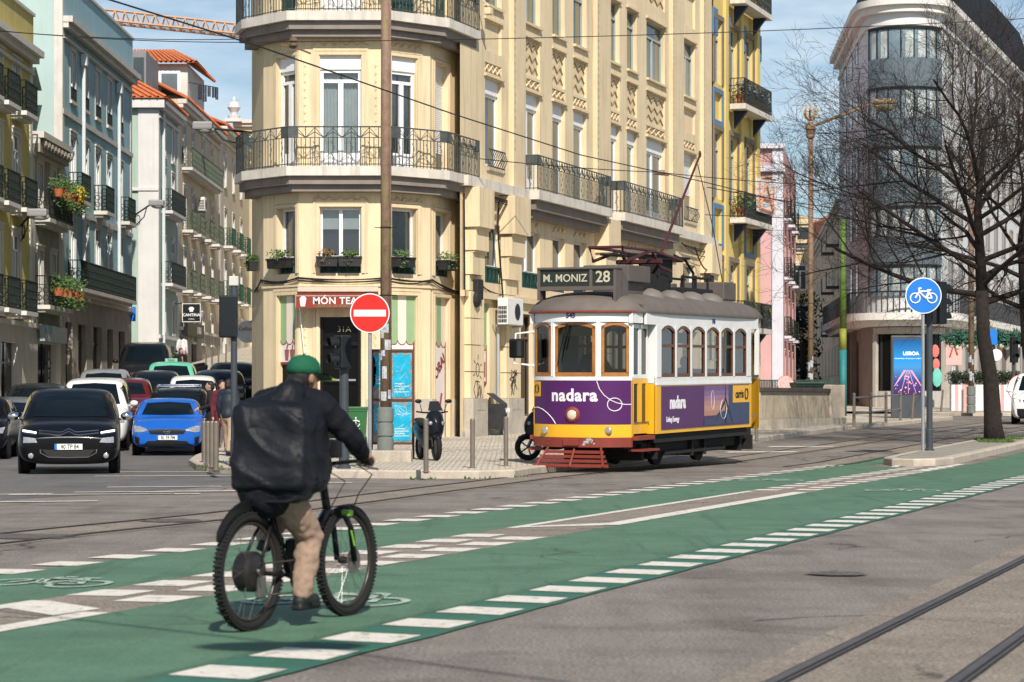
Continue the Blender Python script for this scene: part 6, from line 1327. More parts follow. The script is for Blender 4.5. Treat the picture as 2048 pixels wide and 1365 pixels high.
def iron_pole(px, Y, label, top, r0, r1, base, block=True, bh=.86, rb=.17, fin=None):
    x = PX(px, Y); zb = G(x, Y) + base; t = thing('tram_wire_pole' if not fin else 'street_lamp', label, 'pole' if not fin else 'street lamp', (x, Y, zb)); z0 = 0
    if block: q = MB(); q.bbox(-.5, .55, -.4, .4, -.02, .24, .03); q.build('stone_block', conc, t); z0 = .24
    q = MB(); q.lathe([(rb, z0), (rb, z0 + bh * .28), (rb * .86, z0 + bh * .30), (rb * .86, z0 + bh * .33), (rb, z0 + bh * .35), (rb, z0 + bh * .62), (rb * .88, z0 + bh * .64), (rb * .88, z0 + bh * .67), (rb, z0 + bh * .69), (rb, z0 + bh), (r0, z0 + bh + .03)], 20); q.build('cast_base', ironb, t)
    q = MB(); q.lathe([(r0, z0 + bh), (r1, top)], 14); q.tube([(r0 * .9, 0, z0 + bh), (r1 * .95, 0, top)], .03, 5); q.build('shaft', rust, t, smooth=True)
    q = MB()
    for z in (z0 + 3.2, z0 + 4.6): q.torus((0, 0, z), (0, 0, 1), r0 * .98, .014, 14, 5); q.tube([(-r0 - .12, 0, z), (r0 + .12, 0, z)], .008, 4)
    q.build('strap', cable, t)
    for k in range(11):
        a = R(rnd.uniform(190, 350)); z = z0 + bh + rnd.uniform(.05, 1.7); w_ = rnd.uniform(.06, .14); hh = rnd.uniform(.08, .3); rr = r0 + .006 + .0008 * k
        q = MB(); q.add([(rr * math.cos(a + s * w_ / r0 * .5), rr * math.sin(a + s * w_ / r0 * .5), z + e) for e in (0, hh) for s in (-1, 0, 1)], [(0, 1, 4, 3), (1, 2, 5, 4)]); q.build('torn_paper', M('torn_paper', (.40, .41, .43), .8, .5, 18), t, fix=False)
    return t
iron_pole(771, 50, 'tall rusty iron pole on a stone block in front of the tea shop', 12.5, .112, .085, .14)
# poster stand behind the pole
Y = 52.0; a, b = PX(741, Y), PX(829, Y); zt, zb = PZ(699, Y), PZ(885, Y); t = thing('poster_board', 'rusty framed board with torn turquoise posters behind the tall pole', 'poster board', ((a + b) / 2, Y, .14)); q = MB()
fr_m = M('rusty_frame', (.10, .045, .03), .8, .25, 8)
q.box(a, a + .05, Y - .03, Y + .03, .14, zt); q.box(b - .05, b, Y - .03, Y + .03, .14, zt); q.box(a + .05, b - .05, Y - .03, Y + .03, zt - .05, zt); q.box(a + .05, b - .05, Y - .03, Y + .03, zb - .05, zb); zm = PZ(800, Y); q.box(a + .05, b - .05, Y - .03, Y + .03, zm - .02, zm + .02); q.build('frame', fr_m, t, True)
q = MB(); q.box(a + .05, b - .05, Y, Y + .02, zb, zt - .05); q.build('backing', M('old_paper', (.27, .25, .23), .9, .5, 9), t, True)
pb = M('poster_turquoise', (.0, .36, .56), .7, .2, 5, .3, 12)
def torn(x0, x1, z0, z1, y):
    n = 12; P = [(x0 + (x1 - x0) * k / n, z1 - abs(rnd.gauss(0, .05))) for k in range(n + 1)] + [(x1 - abs(rnd.gauss(0, .02)), z1 + (z0 - z1) * k / n) for k in range(1, n)] + [(x1 - (x1 - x0) * k / n, z0 + abs(rnd.gauss(0, .03))) for k in range(n + 1)] + [(x0 + abs(rnd.gauss(0, .03)), z0 + (z1 - z0) * k / n) for k in range(1, n)]
    q = MB(); q.prism(P, y - .004, y); return q.build('torn_poster', pb, t, True)
for x0, x1, z0, z1 in ((a + .46, b - .06, zm + .04, zt - .06), (a + .46, b - .06, zb + .02, zm - .03), (a + .06, a + .30, zm + .25, zt - .1), (a + .06, a + .3, zb + .2, zm - .1)):
    o = torn(x0, x1, z0, z1, Y - .006); q = MB()
    for k in range(7): c = (rnd.uniform(x0 + .1, x1 - .1), rnd.uniform(z0 + .1, z1 - .15)); q.tube([(min(max(c[0] + rnd.uniform(-.16, .16), x0 + .03), x1 - .03), Y - .013, min(max(c[1] + rnd.uniform(-.13, .13), z0 + .03), z1 - .05)) for _ in range(6)], .005, 3)
    for k in range(4): zz = z0 + (z1 - z0) * (.12 + .06 * k); q.box(x0 + .06, x1 - .06 - .1 * (k % 2), Y - .0125, Y - .011, zz, zz + .022)
    q.build('poster_print', M('print_pale', (.42, .62, .70), .7, .1), o, True)
# green wheeled bin
def bin_(px, Y, label, w_, h_, m, emb=True, rz=0, base=.14):
    x = PX(px, Y); t = thing('wheelie_bin', label, 'bin', (x, Y, G(x, Y) + base), rz); q = MB(); s = w_ / 2
    q.add([(-s * .8, -s * .8, .06), (s * .8, -s * .8, .06), (s * .8, s * .9, .06), (-s * .8, s * .9, .06), (-s, -s, h_ * .9), (s, -s, h_ * .9), (s, s * 1.1, h_ * .9), (-s, s * 1.1, h_ * .9)], [(0, 3, 2, 1), (0, 1, 5, 4), (1, 2, 6, 5), (2, 3, 7, 6), (3, 0, 4, 7), (4, 5, 6, 7)]); q.bbox(-s * 1.04, s * 1.04, -s * 1.05, s * 1.15, h_ * .85, h_ * .91, .012); q.build('tub', m, t)
    q = MB(); q.bbox(-s * 1.06, s * 1.06, -s * 1.12, s * 1.15, h_ * .91, h_ * .975, .02); q.tube([(-s * .8, s * 1.3, h_ * .93), (s * .8, s * 1.3, h_ * .93)], .018, 6); q.build('lid', m, t)
    for d in (-1, 1): q = MB(); q.lathe([(.03, -.02), (.1, -.02), (.1, .02), (.03, .02)], 16, T3(d * s * .85, s * .85, .1) @ RY(R(90))); q.build('wheel', rubber, t)
    if emb:
        q = MB(); y = -s * .93; q.tube([(.10 * math.cos(R(a)), y - .012 - .03 * 0, .55 + .10 * math.sin(R(a)) * .9) for a in range(180, 361, 20)], .014, 5); q.tube([(0, y - .03, .5), (0, y - .03, .68)], .012, 5); q.tube([(-.1, y - .03, .6), (0, y - .03, .64), (.1, y - .03, .6)], .016, 5); q.ball((0, y - .03, .7), .025, 6); q.box(-.11, .11, y - .02, y - .005, .40, .42); q.build('emblem', sig_w, t)
    return t
bin_(713, 64, 'green wheeled bin with a white city emblem beside the shop door', .55, 1.02, M('bin_green', (.025, .125, .04), .45, .1, 4))
bin_(1614, 88, 'dark green lidded bin at the foot of the tall street lamp', 1.0, 1.05, M('bin_dark', (.012, .03, .022), .5, .2, 4), False, .1, .62)
# scooters
def scooter(name, label, loc, rz, bm_, g=None):
    t = thing(name, label, 'scooter', loc, rz, g); q = MB(); sec = []
    def part(nm, stn, m, lv=2): me = loft(stn, lv); me.materials.append(m); return link_mesh(nm, me, t)
    E = lambda w_, z0, z1: [(0, z0), (w_ * .7, z0), (w_, z0 + (z1 - z0) * .35), (w_, z0 + (z1 - z0) * .7), (w_ * .6, z1), (0, z1)]
    part('front_fairing', [(-.28, E(.05, .60, .80)), (-.20, E(.15, .50, .95)), (-.06, E(.22, .42, 1.08)), (.10, E(.19, .40, 1.02)), (.2, E(.12, .42, .8))], bm_)
    part('body', [(.12, E(.10, .24, .50)), (.3, E(.17, .22, .46)), (.55, E(.17, .22, .56)), (.75, E(.18, .34, .74)), (1.1, E(.17, .42, .80)), (1.42, E(.09, .58, .82))], bm_)
    part('seat', [(.58, E(.09, .68, .76)), (.75, E(.15, .70, .80)), (1.0, E(.16, .76, .86)), (1.3, E(.12, .80, .90))], black_pl, 1)
    part('front_mudguard', [(-.42, E(.07, .42, .50)), (-.22, E(.09, .50, .60)), (.0, E(.08, .40, .56))], bm_, 1)
    for y in (-.2, 1.12):
        q = MB(); q.torus((0, y, .28), (1, 0, 0), .225, .058, 28, 8); o = q.build('wheel', rubber, t, smooth=True); q = MB()
        for k in range(5): a = k * 1.256; q.tube([(0, y, .28), (0, y + .19 * math.cos(a), .28 + .19 * math.sin(a))], .018, 5)
        q.torus((0, y, .28), (1, 0, 0), .175, .015, 24, 6); q.build('rim', rimm, o)
    q = MB()
    for s in (-.09, .09): q.tube([(s, -.2, .28), (s, -.05, .62)], .02, 6)
    q.build('fork', black_pl, t); q = MB(); q.tube([(-.34, .18, 1.02), (-.2, .08, 1.0), (.2, .08, 1.0), (.34, .18, 1.02)], .017, 6); q.build('handlebar', black_pl, t)
    q = MB(); q.add([(-.16, -.10, 1.04), (.16, -.10, 1.04), (.10, .0, 1.24), (-.10, .0, 1.24)], [(0, 1, 2, 3)]); q.build('windshield', M('smoked_shield', (.02, .02, .022), .1), t, fix=False)
    for s in (-1, 1):
        q = MB(); q.tube([(s * .24, .1, 1.02), (s * .30, .06, 1.2)], .008, 5); q.ball((s * .33, .06, 1.24), .075, 10, sc=(1, .35, .6)); q.build('mirror', black_pl, t, smooth=True)
        q = MB(); q.ball((s * .11, -.19, .78), .085, 10, sc=(.9, .5, .55)); q.build('headlight', lamp_m, t, smooth=True)
    q = MB(); q.tube([(.15, .6, .24), (.25, .72, .0)], .018, 5); q.tube([(.14, .7, .3), (.17, 1.25, .36)], .05, 8); q.build('stand', black_pl, t)
    return t
sc_ = scooter('scooter', 'black scooter leaning on its stand beside the turquoise poster board', (PX(868, 50.6), 50.7, .15), R(17), paint('paint_scooter', (.010, .012, .016)))
dup(sc_, (PX(1075, 50.4), 50.6, .15), R(-80), 'black scooter half hidden behind the front left corner of the tram')
sc2 = dup(sc_, (PX(338, 104), 104, G(-14.8, 104) + .14), R(-20), 'dark scooter parked on the hill pavement near the woman in a white hoodie'); dup(sc_, (PX(352, 101), 101, G(-14.6, 101) + .14), R(-60), 'dark scooter parked on the hill just above the taxi roof')
# ================================================================ people on the pavement
white_c = M('white_hoodie', (.66, .65, .66), .9, .08, 6, .2, 30); lilac = M('lilac_cloth', (.36, .24, .42), .9, .1, 6); maroon = M('maroon_cloth', (.10, .012, .022), .85, .15, 7); beige = M('chino_cloth', (.36, .26, .18), .9, .1, 7); puff_n = M('navy_puffer', (.014, .018, .03), .6, .2, 9, .4, 26)
Y = 113; x = PX(364, Y); person('woman in a white hoodie and lilac leggings walking up the hill', stand(.22), (white_c, lilac), (x, Y, G(x, Y) + .14), R(165), hairlen=.1, shoe=M('pale_shoe', (.5, .5, .5), .8))
Y = 60.0; x = PX(421, Y); person('man in black standing in profile beside the white hatchback', stand(.05, dict(elL=(.25, -.02, 1.14), wrL=(.16, -.26, 1.06))), (blk, blk), (x, Y, G(x, Y) + .14), R(-80))
Y = 58.5; x = PX(444, Y); person('woman in maroon with long dark hair behind the corner bollards', stand(.06, dict(face=(.3, -.9, -.3))), (maroon, maroon), (x, Y, .15), R(15), hairlen=.34)
Y = 54.8; x = PX(457, Y); person('person in navy puffer jacket and beige trousers walking away by the dark signal pole', stand(.24), (puff_n, beige), (x, Y, .145), R(165), puff=1.12)
Y = 97; x = PX(362, Y); person('dark-haired person in black standing behind the turquoise taxi', stand(.0), (blk, blk), (x, Y, G(x, Y)), R(40))
# ================================================================ right-hand pavement furniture
Y = 98; x0, x1 = PX(1782, Y), PX(1848, Y); xg = (x0 + x1) / 2; zb = G(xg, Y) + .14; t = thing('billboard', 'tall grey digital billboard showing a blue night city poster reading LISBOA', 'billboard', (xg, Y, zb)); cs = M('totem_grey', (.055, .065, .075), .45, .08, 3)
q = MB(); w_ = (x1 - x0) / 2; h_ = 3.35; q.bbox(-w_, w_, -.1, .1, 0, h_, .03); q.build('case', cs, t)
scr = bpy.data.materials.new('screen_picture'); scr.use_nodes = True; n_ = scr.node_tree.nodes; l_ = scr.node_tree.links.new; b_ = n_['Principled BSDF']; tc_ = n_.new('ShaderNodeTexCoord'); sx_ = n_.new('ShaderNodeSeparateXYZ'); rp_ = n_.new('ShaderNodeValToRGB'); mr_ = n_.new('ShaderNodeMapRange'); mr_.inputs[1].default_value = .95; mr_.inputs[2].default_value = 3.2
l_(tc_.outputs['Object'], sx_.inputs[0]); l_(sx_.outputs[2], mr_.inputs[0]); el = rp_.color_ramp.elements; el[0].position = 0; el[0].color = (.03, .01, .06, 1); el[1].position = 1; el[1].color = (.005, .05, .16, 1)
for p_, c_ in ((.25, (.02, .03, .14, 1)), (.5, (.03, .16, .36, 1)), (.62, (.01, .16, .40, 1))): e = el.new(p_); e.color = c_
l_(mr_.outputs[0], rp_.inputs[0]); l_(rp_.outputs[0], b_.inputs['Base Color']); l_(rp_.outputs[0], b_.inputs['Emission Color']); b_.inputs['Emission Strength'].default_value = .9; b_.inputs['Roughness'].default_value = .15
q = MB(); q.box(-w_ + .09, w_ - .09, -.108, -.1, .95, h_ - .15); so = q.build('screen', scr, t)
q = MB(); text(q, 'LISBOA', T3(.12, -.112, 2.62), .2, bold=.004); text(q, 'COMPROMISSO • TECNOLOGIA • SUSTENTÁVEL', T3(.05, -.112, 2.42), .055); q.build('lettering', M('screen_white', (.8, .85, .9), .5, emit=.6), so)
q = MB()
for k in range(9): d = (k - 4) * .13; q.tube([(d * .3, -.112, 1.95), (d * 2.4 + .02, -.112, 1.0)] if abs(d * 2.4) < w_ - .12 else [(d * .3, -.112, 1.95), (math.copysign(w_ - .12, d), -.112, 1.3)], .008, 4)
for k in range(26): px_ = rnd.uniform(-w_ + .15, w_ - .15); q.ball((px_, -.11, rnd.uniform(1.0, 1.75)), rnd.uniform(.012, .035), 6, sc=(1, .1, 1))
q.build('city_lights', M('city_light_pink', (.9, .35, .35), .5, emit=.7), so)
# planters, hedge and garland of the terrace
Y = 117; z = G(20, Y) + .14
for k in range(5):
    xa, xb = PX(1901 + 28 * k, Y), PX(1929 + 28 * k, Y); t = thing('planter', ('pink and white striped planter nearest the stone corner', 'pink and white striped planter left of the tree trunk', 'pink and white striped planter hidden partly by the tree trunk', 'pink and white striped planter right of the tree trunk', 'pink and white striped planter beside the white van')[k], 'planter', ((xa + xb) / 2, Y, z), 0, 'striped planters of the terrace'); n = 4
    q = MB()
    for j in range(n): q.m = (j + k) % 2; q.box(xa + (xb - xa) * j / n + .001, xa + (xb - xa) * (j + 1) / n - .001, Y - .25, Y + .25, z, z + 1.25)
    q.build('trough', [M('planter_white', (.70, .69, .68), .7), M('planter_pink', (.62, .34, .32), .7)], t, True)
    q = MB(); [leaves(q, (xa + (xb - xa) * (j + .5) / 6, Y, z + 1.6), .36, 90, .07) for j in range(6)]; q.build('hedge', M('hedge_leaf', (.018, .032, .014), .8, .5, 14), t, True, fix=False)
t = thing('garland', 'green leaf garland with pale lamps hanging along the terrace front', 'garland', (PX(1980, 119), 119, z + 3.6)); q = MB(); q2 = MB()
for k in range(32): xx = PX(1897 + 5.2 * k, 119); zz = PZ(678 + 4 * math.sin(k * .9), 119); leaves(q, (xx, 119, zz), .42, 60, .12); 
for k in range(14): q2.ball((PX(1903 + 11 * k, 119), 118.9, PZ(692 + 4 * math.sin(k * 2.1), 119)), .13, 8)
q.build('leaves', M('garland_leaf', (.03, .11, .07), .8, .5, 10), t, True, fix=False); q2.build('paper_lamps', M('paper_lamp', (.62, .58, .42), .8), t, True)
# street lamp, coloured mast, far pole
t = iron_pole(1621, 96, 'tall rust-brown street lamp with a leaf finial and one long arm', PZ(252, 96) - G(12, 96) - .14, .10, .085, .14, False, 1.0, .2, True); zt = PZ(252, 96) - G(12, 96) - .14
q = MB(); q.lathe([(.14, zt - .5), (.17, zt - .45), (.17, zt - .2), (.22, zt - .15), (.20, zt), (.1, zt + .12), (.001, zt + .16)], 14); q.build('cap', rust, t); q = MB(); fz = M('finial_gilt', (.50, .38, .26), .6, .15)
for a in range(0, 360, 45): c = math.cos(R(a)); s = math.sin(R(a)); q.tube([(0, 0, zt + .15), (.2 * c, .2 * s, zt + .35), (.28 * c, .28 * s, zt + .6), (.16 * c, .16 * s, zt + .75)], [.05, .05, .045, .01], 5)
q.tube([(0, 0, zt + .1), (0, 0, zt + .95)], [.08, .02], 6); q.build('finial', fz, t)
q = MB(); ax = PX(1735, 96) - PX(1621, 96); az = PZ(212, 96) - PZ(252, 96); q.tube([(0, 0, zt - .05), (ax, -.3, zt + az)], .06, 6); q.build('arm', rust, t)
q = MB(); hx = PX(1765, 96) - PX(1621, 96); q.ball((hx, -.35, zt + az + .1), .55, 16, sc=(1, .55, .28)); ho = q.build('lamp_head', M('lamp_housing', (.30, .22, .13), .6, .2, 5), t, smooth=True); q = MB(); q.ball((hx + .03, -.35, zt + az - .05), .48, 14, sc=(.9, .5, .5)); q.build('lamp_bowl', M('lamp_bowl', (.22, .21, .13), .25, .2, 8), ho, smooth=True)
Y = 103; x = PX(1686, Y); zb = G(x, Y) + .14; t = thing('mast', 'slim mast painted lime green above and teal below', 'mast', (x, Y, zb)); zc = PZ(700, Y) - zb; q = MB(); q.lathe([(.16, 0), (.155, zc)], 14); q.build('lower_shaft', M('teal_paint', (.02, .17, .18), .6, .2, 3, streak=.2), t, smooth=True); q = MB(); q.lathe([(.15, zc), (.145, zc + .9)], 14); q.build('middle_shaft', M('lime_yellow', (.24, .26, .04), .6, .2, 3, streak=.2), t, smooth=True); q = MB(); q.lathe([(.145, zc + .9), (.12, PZ(440, Y) - zb)], 14); q.build('upper_shaft', M('lime_green', (.10, .175, .03), .6, .2, 3, streak=.2), t, smooth=True)
iron_pole(1942, 110, 'rusty iron pole on a banded base in front of the terrace planters', PZ(300, 110), .13, .11, .14, False, 1.2, .2)
for px, Y, top, lb in ((1992, 118.5, 655, 'thin grey parking sign post with a blue plate right of the tree trunk'),):
    x = PX(px, Y); zb = G(x, Y) + .14; t = thing('road_sign', lb, 'road sign', (x, Y, zb)); q = MB(); q.tube([(0, 0, 0), (0, 0, PZ(top, Y) - zb)], .05, 6); q.build('post', steel, t); q = MB(); zz = PZ(690, Y) - zb; q.box(-.42, .05, -.06, -.04, zz, zz + .75); q.build('blue_plate', sig_b, t); so = disc(t, zz - .5, .3, -.06, [sig_r, sig_w, sig_g])
Y = 112; signal_pole(2027, Y, 'dark traffic light with a yellow push box above the white van', PZ(680, Y) - G(22, Y), .07, [(0, -.1, PZ(732, Y) - G(22, Y), R(20), 2, .6, '')], .14)
Y = 108; x = PX(2042, Y); t = thing('road_sign', 'round red-rimmed roadworks sign behind the white van', 'road sign', (x, Y, G(x, Y) + .14)); q = MB(); q.tube([(0, 0, 0), (0, 0, 3.0)], .04, 6); q.build('post', steel, t); so = disc(t, PZ(777, Y) - G(x, Y) - .14, .62, -.05, [sig_r, sig_w, sig_g]); q = MB(); zz = PZ(777, Y) - G(x, Y) - .14; q.tube([(-.1, -.07, zz - .25), (.0, -.07, zz + .05), (.15, -.07, zz + .2)], .05, 5); q.tube([(.05, -.07, zz), (.2, -.07, zz - .25)], .05, 5); q.build('digging_figure', ink, so)
# parapet of the underpass with green fence, stone block, round sign
Y0_, Y1_ = 80.0, 88.0; a = Vector((PX(1521, 80), 80)); b = Vector((PX(1655, 88), 88)); d = (b - a).normalized(); T = frame((a.x, a.y, 0), (d.x, d.y, 0)); Lw = (b - a).length; zf = lambda u: G(*(a + d * u)) + .14
t = thing('parapet', 'stained ribbed concrete parapet right of the tram', 'parapet', (a.x, a.y, zf(0))); q = MB(T); q.box(0, Lw, 0, .2, zf(0) - .1, zf(Lw) + 1.15); q.build('panel', conc, t, True); q = MB(T); k = 0
while k * .14 < Lw - .06: q.box(k * .14 + .02, k * .14 + .09, -.05, -.001, zf(0) + .32, zf(Lw) + 1.02); k += 1
q.build('ribs', M('rib_concrete', (.36, .31, .235), .9, .22, 3, streak=.6), t, True); q = MB(T); q.bbox(-.05, Lw + .05, -.12, .25, zf(Lw) + 1.15, zf(Lw) + 1.28, .02); q.build('coping', M('coping_dark', (.07, .055, .045), .9, .3, 4), t, True)
q = MB(T); q.box(-.8, Lw + .4, -.6, -.1, zf(0) - .2, zf(Lw) + .22); q.build('footing', conc, t, True)
t = thing('stone_block', 'pale stone end block beside the ribbed parapet', 'stone block', (PX(1674, 88.5), 88.5, zf(Lw))); q = MB(T); q.bbox(Lw + .06, Lw + 2.1, -.12, .9, zf(Lw) - .2, zf(Lw) + 1.42, .03); q.build('block', M('pale_stone', (.55, .45, .34), .85, .15, 2, .2, 20, streak=.35), t, True)
t = thing('fence', 'dark green slatted metal fence above the ribbed parapet', 'fence', (PX(1600, 92), 92, 1)); q = MB(); xa, xb = PX(1519, 92), PX(1664, 92); n = 46; gm_ = M('fence_green', (.02, .06, .04), .6, .35, 2)
for k in range(n): xx = xa + (xb - xa) * k / n; q.box(xx, xx + (xb - xa) / n * .62, 91.97, 92.03, PZ(795, 92), PZ(760, 92))
q.box(xa, xb, 92.031, 92.06, PZ(762, 92), PZ(760, 92)); q.box(xa, xb, 92.031, 92.06, PZ(794, 92), PZ(792, 92)); q.build('slats', gm_, t, True); q = MB()
for f_ in (0, .33, .66, 1): xx = xa + (xb - xa) * f_; q.box(xx - .04, xx + .04, 92.07, 92.15, .5, PZ(758, 92))
q.build('rails', gm_, t, True)
Y = 91.5; t = thing('round_sign', 'faded round red and white sign hung on the green fence', 'sign', (PX(1571, Y), Y, PZ(768, Y))); disc(t, 0, .32, 0, [sig_r, M('sign_faded', (.60, .40, .38), .6, .3, 9), sig_g])
# ================================================================ the houses of the side street
XL = -16.4
def YL(px): return 16.4 * F / (1024 - px)
tile = M('roof_tile', (.50, .155, .06), .85, .22, 4, .5, 9)
stone_w = M('pale_trim', (.60, .57, .52), .85, .12, 1.6, .1, 20, streak=.35)
def tiles(mb, a, b, c, d, n=16):
    """pitched tiled plane a-b eave, d-c ridge, as rounded rows"""
    a, b, c, d = map(Vector, (a, b, c, d)); nn = (b - a).cross(d - a).normalized(); nn = nn if nn.z > 0 else -nn
    mb.add([a, b, c, d], [(0, 1, 2, 3)])
    for k in range(n + 1):
        t = k / n; mb.tube([a.lerp(b, t) + nn * .04, d.lerp(c, t) + nn * .04], .075, 5, False)
def densrail(q, pts, z, h=1.0):
    """dense cast-iron balcony panel"""
    rails(q, pts, z, h, .14, .014, False)
    for i in range(len(pts) - 1):
        a, b = Vector(pts[i]), Vector(pts[i + 1]); n = max(1, round((b - a).length / .28)); d = (b - a) / n
        for k in range(n):
            m = a + d * (k + .5)
            for zz in (.25, .52): q.torus((m.x, m.y, z + zz * h), (d.y, -d.x, 0), .1, .016, 8, 4)
def house(name, label, T, Ln, ztop, wm, cols, floors, wd=1.1, trim=None, z0=-1, depth=7, cornice=.45, gm=None, fm=None, ground=None, gmat=None, side=None, st='two', zroof=None, base=(0, 0, 0), arch_=False, railm=None, parapet=0, tp=.025, bd=.5, slabm=None):
    """floors: (sill, head, balcony kind); cols: centres along the facade"""
    t = thing(name, label, 'building', T @ Vector((Ln / 2, 0, 0)) if base == (0, 0, 0) else base); trim = trim or stone_w; ops = []
    for f in floors: ops += [(c - wd / 2, c + wd / 2, f[0], f[1]) for c in cols]
    gz = ground[0][2] if ground else None
    q = MB(T); zc = (ground[0][4] if ground else z0)
    wall(q, 0, Ln, zc, ztop, ops, .13); q.add([(0, 0, zc), (0, depth, zc), (0, depth, ztop), (0, 0, ztop), (Ln, 0, zc), (Ln, depth, zc), (Ln, depth, ztop), (Ln, 0, ztop)], [(0, 3, 2, 1), (4, 5, 6, 7), (3, 7, 6, 2), (1, 2, 6, 5)]); q.build('wall', wm, t, True)
    if ground:
        q = MB(T); wall(q, 0, Ln, z0, zc, [(a, b, c, d) for a, b, c, d, _ in ground], .25); q.add([(0, 0, z0), (0, depth, z0), (0, depth, zc), (0, 0, zc)], [(0, 1, 2, 3)]); q.build('ground_storey', gmat or stone_w, t, True)
        for a, b, c, d, _ in ground: q = MB(T); q.box(a, b, .2, .25, c, d); q.box((a + b) / 2 - .03, (a + b) / 2 + .03, .17, .199, c, d); q.box(a, b, .16, .198, d - .7, d - .64); q.build('shop_door', pane_b, t, True)
    q = MB(T)
    for f in floors:
        for c in cols:
            a, b = c - wd / 2, c + wd / 2; lo, hi = f[0], f[1]; w_ = .15; q.box(a - w_, a - .004, -tp, -.002, lo, hi); q.box(b + .004, b + w_, -tp, -.002, lo, hi); q.box(a - w_, b + w_, -tp - .01, -.002, hi, hi + w_); q.box(a - w_ - .04, b + w_ + .04, -tp - .05, -.002, hi + w_ + .002, hi + w_ + .07)
            if f[2] in (0, 'sill'): q.box(a - w_, b + w_, -.09, -.003, lo - .12, lo - .003)
    if cornice: q.box(-.05, Ln + .05, -.42, -.004, ztop - .22, ztop); q.box(-.02, Ln + .02, -.26, -.005, ztop - .42, ztop - .222); q.box(0, Ln, -.12, -.006, ztop - .8, ztop - .7)
    q.box(0, .42, -.03, -.0025, zc, ztop - .43); q.box(Ln - .42, Ln, -.03, -.0025, zc, ztop - .43)
    if ground: q.box(0, Ln, -.12, -.007, zc - .02, zc + .14)
    q.build('stone_trim', trim, t, True)
    if parapet: q = MB(T); q.box(0, Ln, -.05, .25, ztop + .001, ztop + parapet); q.build('parapet', wm, t, True); q = MB(T); q.box(-.03, Ln + .03, -.12, .3, ztop + parapet, ztop + parapet + .1); q.build('coping', trim, t, True)
    for f in floors:
        for i, c in enumerate(cols): window(t, T, c - wd / 2, c + wd / 2, f[0], f[1], .10, st, fm=fm, gm=gm or pane_m, bar=.07, trans=.5 if f[1] - f[0] > 2 else 0)
        k = f[2]
        if k in ('each', 'long') or isinstance(k, tuple):
            runs = [(cols[0] - wd / 2 - .5, cols[-1] + wd / 2 + .5)] if k == 'long' else [(cols[i] - wd / 2 - .38, cols[i] + wd / 2 + .38) for i in (range(len(cols)) if k == 'each' else k)]
            for a, b in runs:
                q = MB(T); q.box(a, b, -bd - .04, -.004, f[0] - .16, f[0] - .02); q.box(a + .1, b - .1, -bd + .14, -.005, f[0] - .26, f[0] - .162); so = q.build('balcony', slabm or trim, t, True); c_ = lambda u, d: tuple((T @ Vector((u, d, 0))).xy)
                q = MB(); densrail(q, [c_(a + .03, -.02), c_(a + .03, -bd), c_(b - .03, -bd), c_(b - .03, -.02)], f[0] - .02, 1.0); q.build('railing', railm or iron_b, so, True)
        elif k == 'sill':
            c_ = lambda u, d: tuple((T @ Vector((u, d, 0))).xy)
            for c in cols: q = MB(); densrail(q, [c_(c - wd / 2, -.03), c_(c + wd / 2, -.03)], f[0], .5); q.build('window_railing', railm or iron_b, t, True)
    return t
TL = lambda Y: frame((XL, Y, 0), (0, 1, 0))
def pots(t, T, u0, u1, z, n, flowers=None, d=-.75):
    pass
# yellow house at the left edge
ye = M('yellow_stucco', (.64, .53, .19), .85, .12, 1, .1, 25, streak=.3)
h1 = house('house', 'yellow town house with white surrounds and black balconies beside the narrow plant-hung grey house', TL(70), 12.6, 13.3, ye, [1.6, 4.6, 7.2, 10.0], [(10.9, 13.0 - .45, 'each'), (7.73, 10.2, 'each'), (4.35, 6.9, 'each')], trim=M('white_surround', (.68, .66, .62), .8, .1, 2, streak=.2), ground=[(.6, 3.0, -.4, 3.3, 3.9), (4.0, 6.4, -.4, 3.3, 3.9), (7.6, 10.2, -.4, 3.3, 3.9)], z0=-.5, wd=1.15, parapet=1.2)
# grey narrow house with plants and the internet shop
gr = M('grey_old_plaster', (.33, .29, .24), .9, .2, 1.2, .2, 20, streak=.5)
h2 = house('house', 'narrow grey old house with plant-filled balconies and an internet shop sign', TL(82.62), 5.3, 10.6, gr, [1.4, 3.8], [(7.7, 9.6, 'long'), (4.7, 6.6, 'long')], ground=[(1.0, 4.4, .2, 3.4, 3.9)], z0=-.2, wd=.95, fm=M('old_white_frame', (.60, .58, .53), .6, .1, 6))
q = MB(TL(82.62)); q.box(.6, 2.2, .9, 2.6, 10.6, 12.6); q.box(2.9, 4.6, .9, 2.6, 10.6, 12.6); do = q.build('dormer', M('dormer_green', (.03, .10, .07), .7, .2, 3), h2, True); q = MB(TL(82.62))
for a in (.6, 2.9): q.prism([(a - .25, 12.6), (a + 1.95, 12.6), (a + .85, 13.3)], .6, 2.7)
q.build('dormer_roof', M('dormer_roof', (.05, .08, .05), .8, .3, 3), do, True); q = MB(TL(82.62))
for a in (.6, 2.9): q.box(a + .3, a + 1.3, .86, .899, 10.9, 12.3)
q.build('dormer_window', pane_m, do, True)
q = MB(TL(82.62)); q.box(0, 5.3, -.28, -.004, 9.9, 10.5); [q.ball((.4 + .6 * k, -.3, 10.2), .16, 8) for k in range(9)]; q.build('carved_cornice', gr, h2, True)
q = MB(TL(82.62)); q.box(.7, 4.9, -.3, -.13, 3.45, 4.0); so = q.build('shop_sign', M('sign_pale', (.34, .38, .42), .5, .1, 2), h2, True); q = MB(TL(82.62)); q.box(.72, 2.0, -.312, -.301, 3.72, 3.98); q.build('sign_band', M('sign_teal', (.02, .22, .32), .5), so, True)
q = MB(TL(82.62)); [text(q, ch, T3(2.9, -.02, 3.0 - .33 * k), .34, bold=.004) for k, ch in enumerate('INTERNET')]; q.build('lettering', sig_w, so, True)
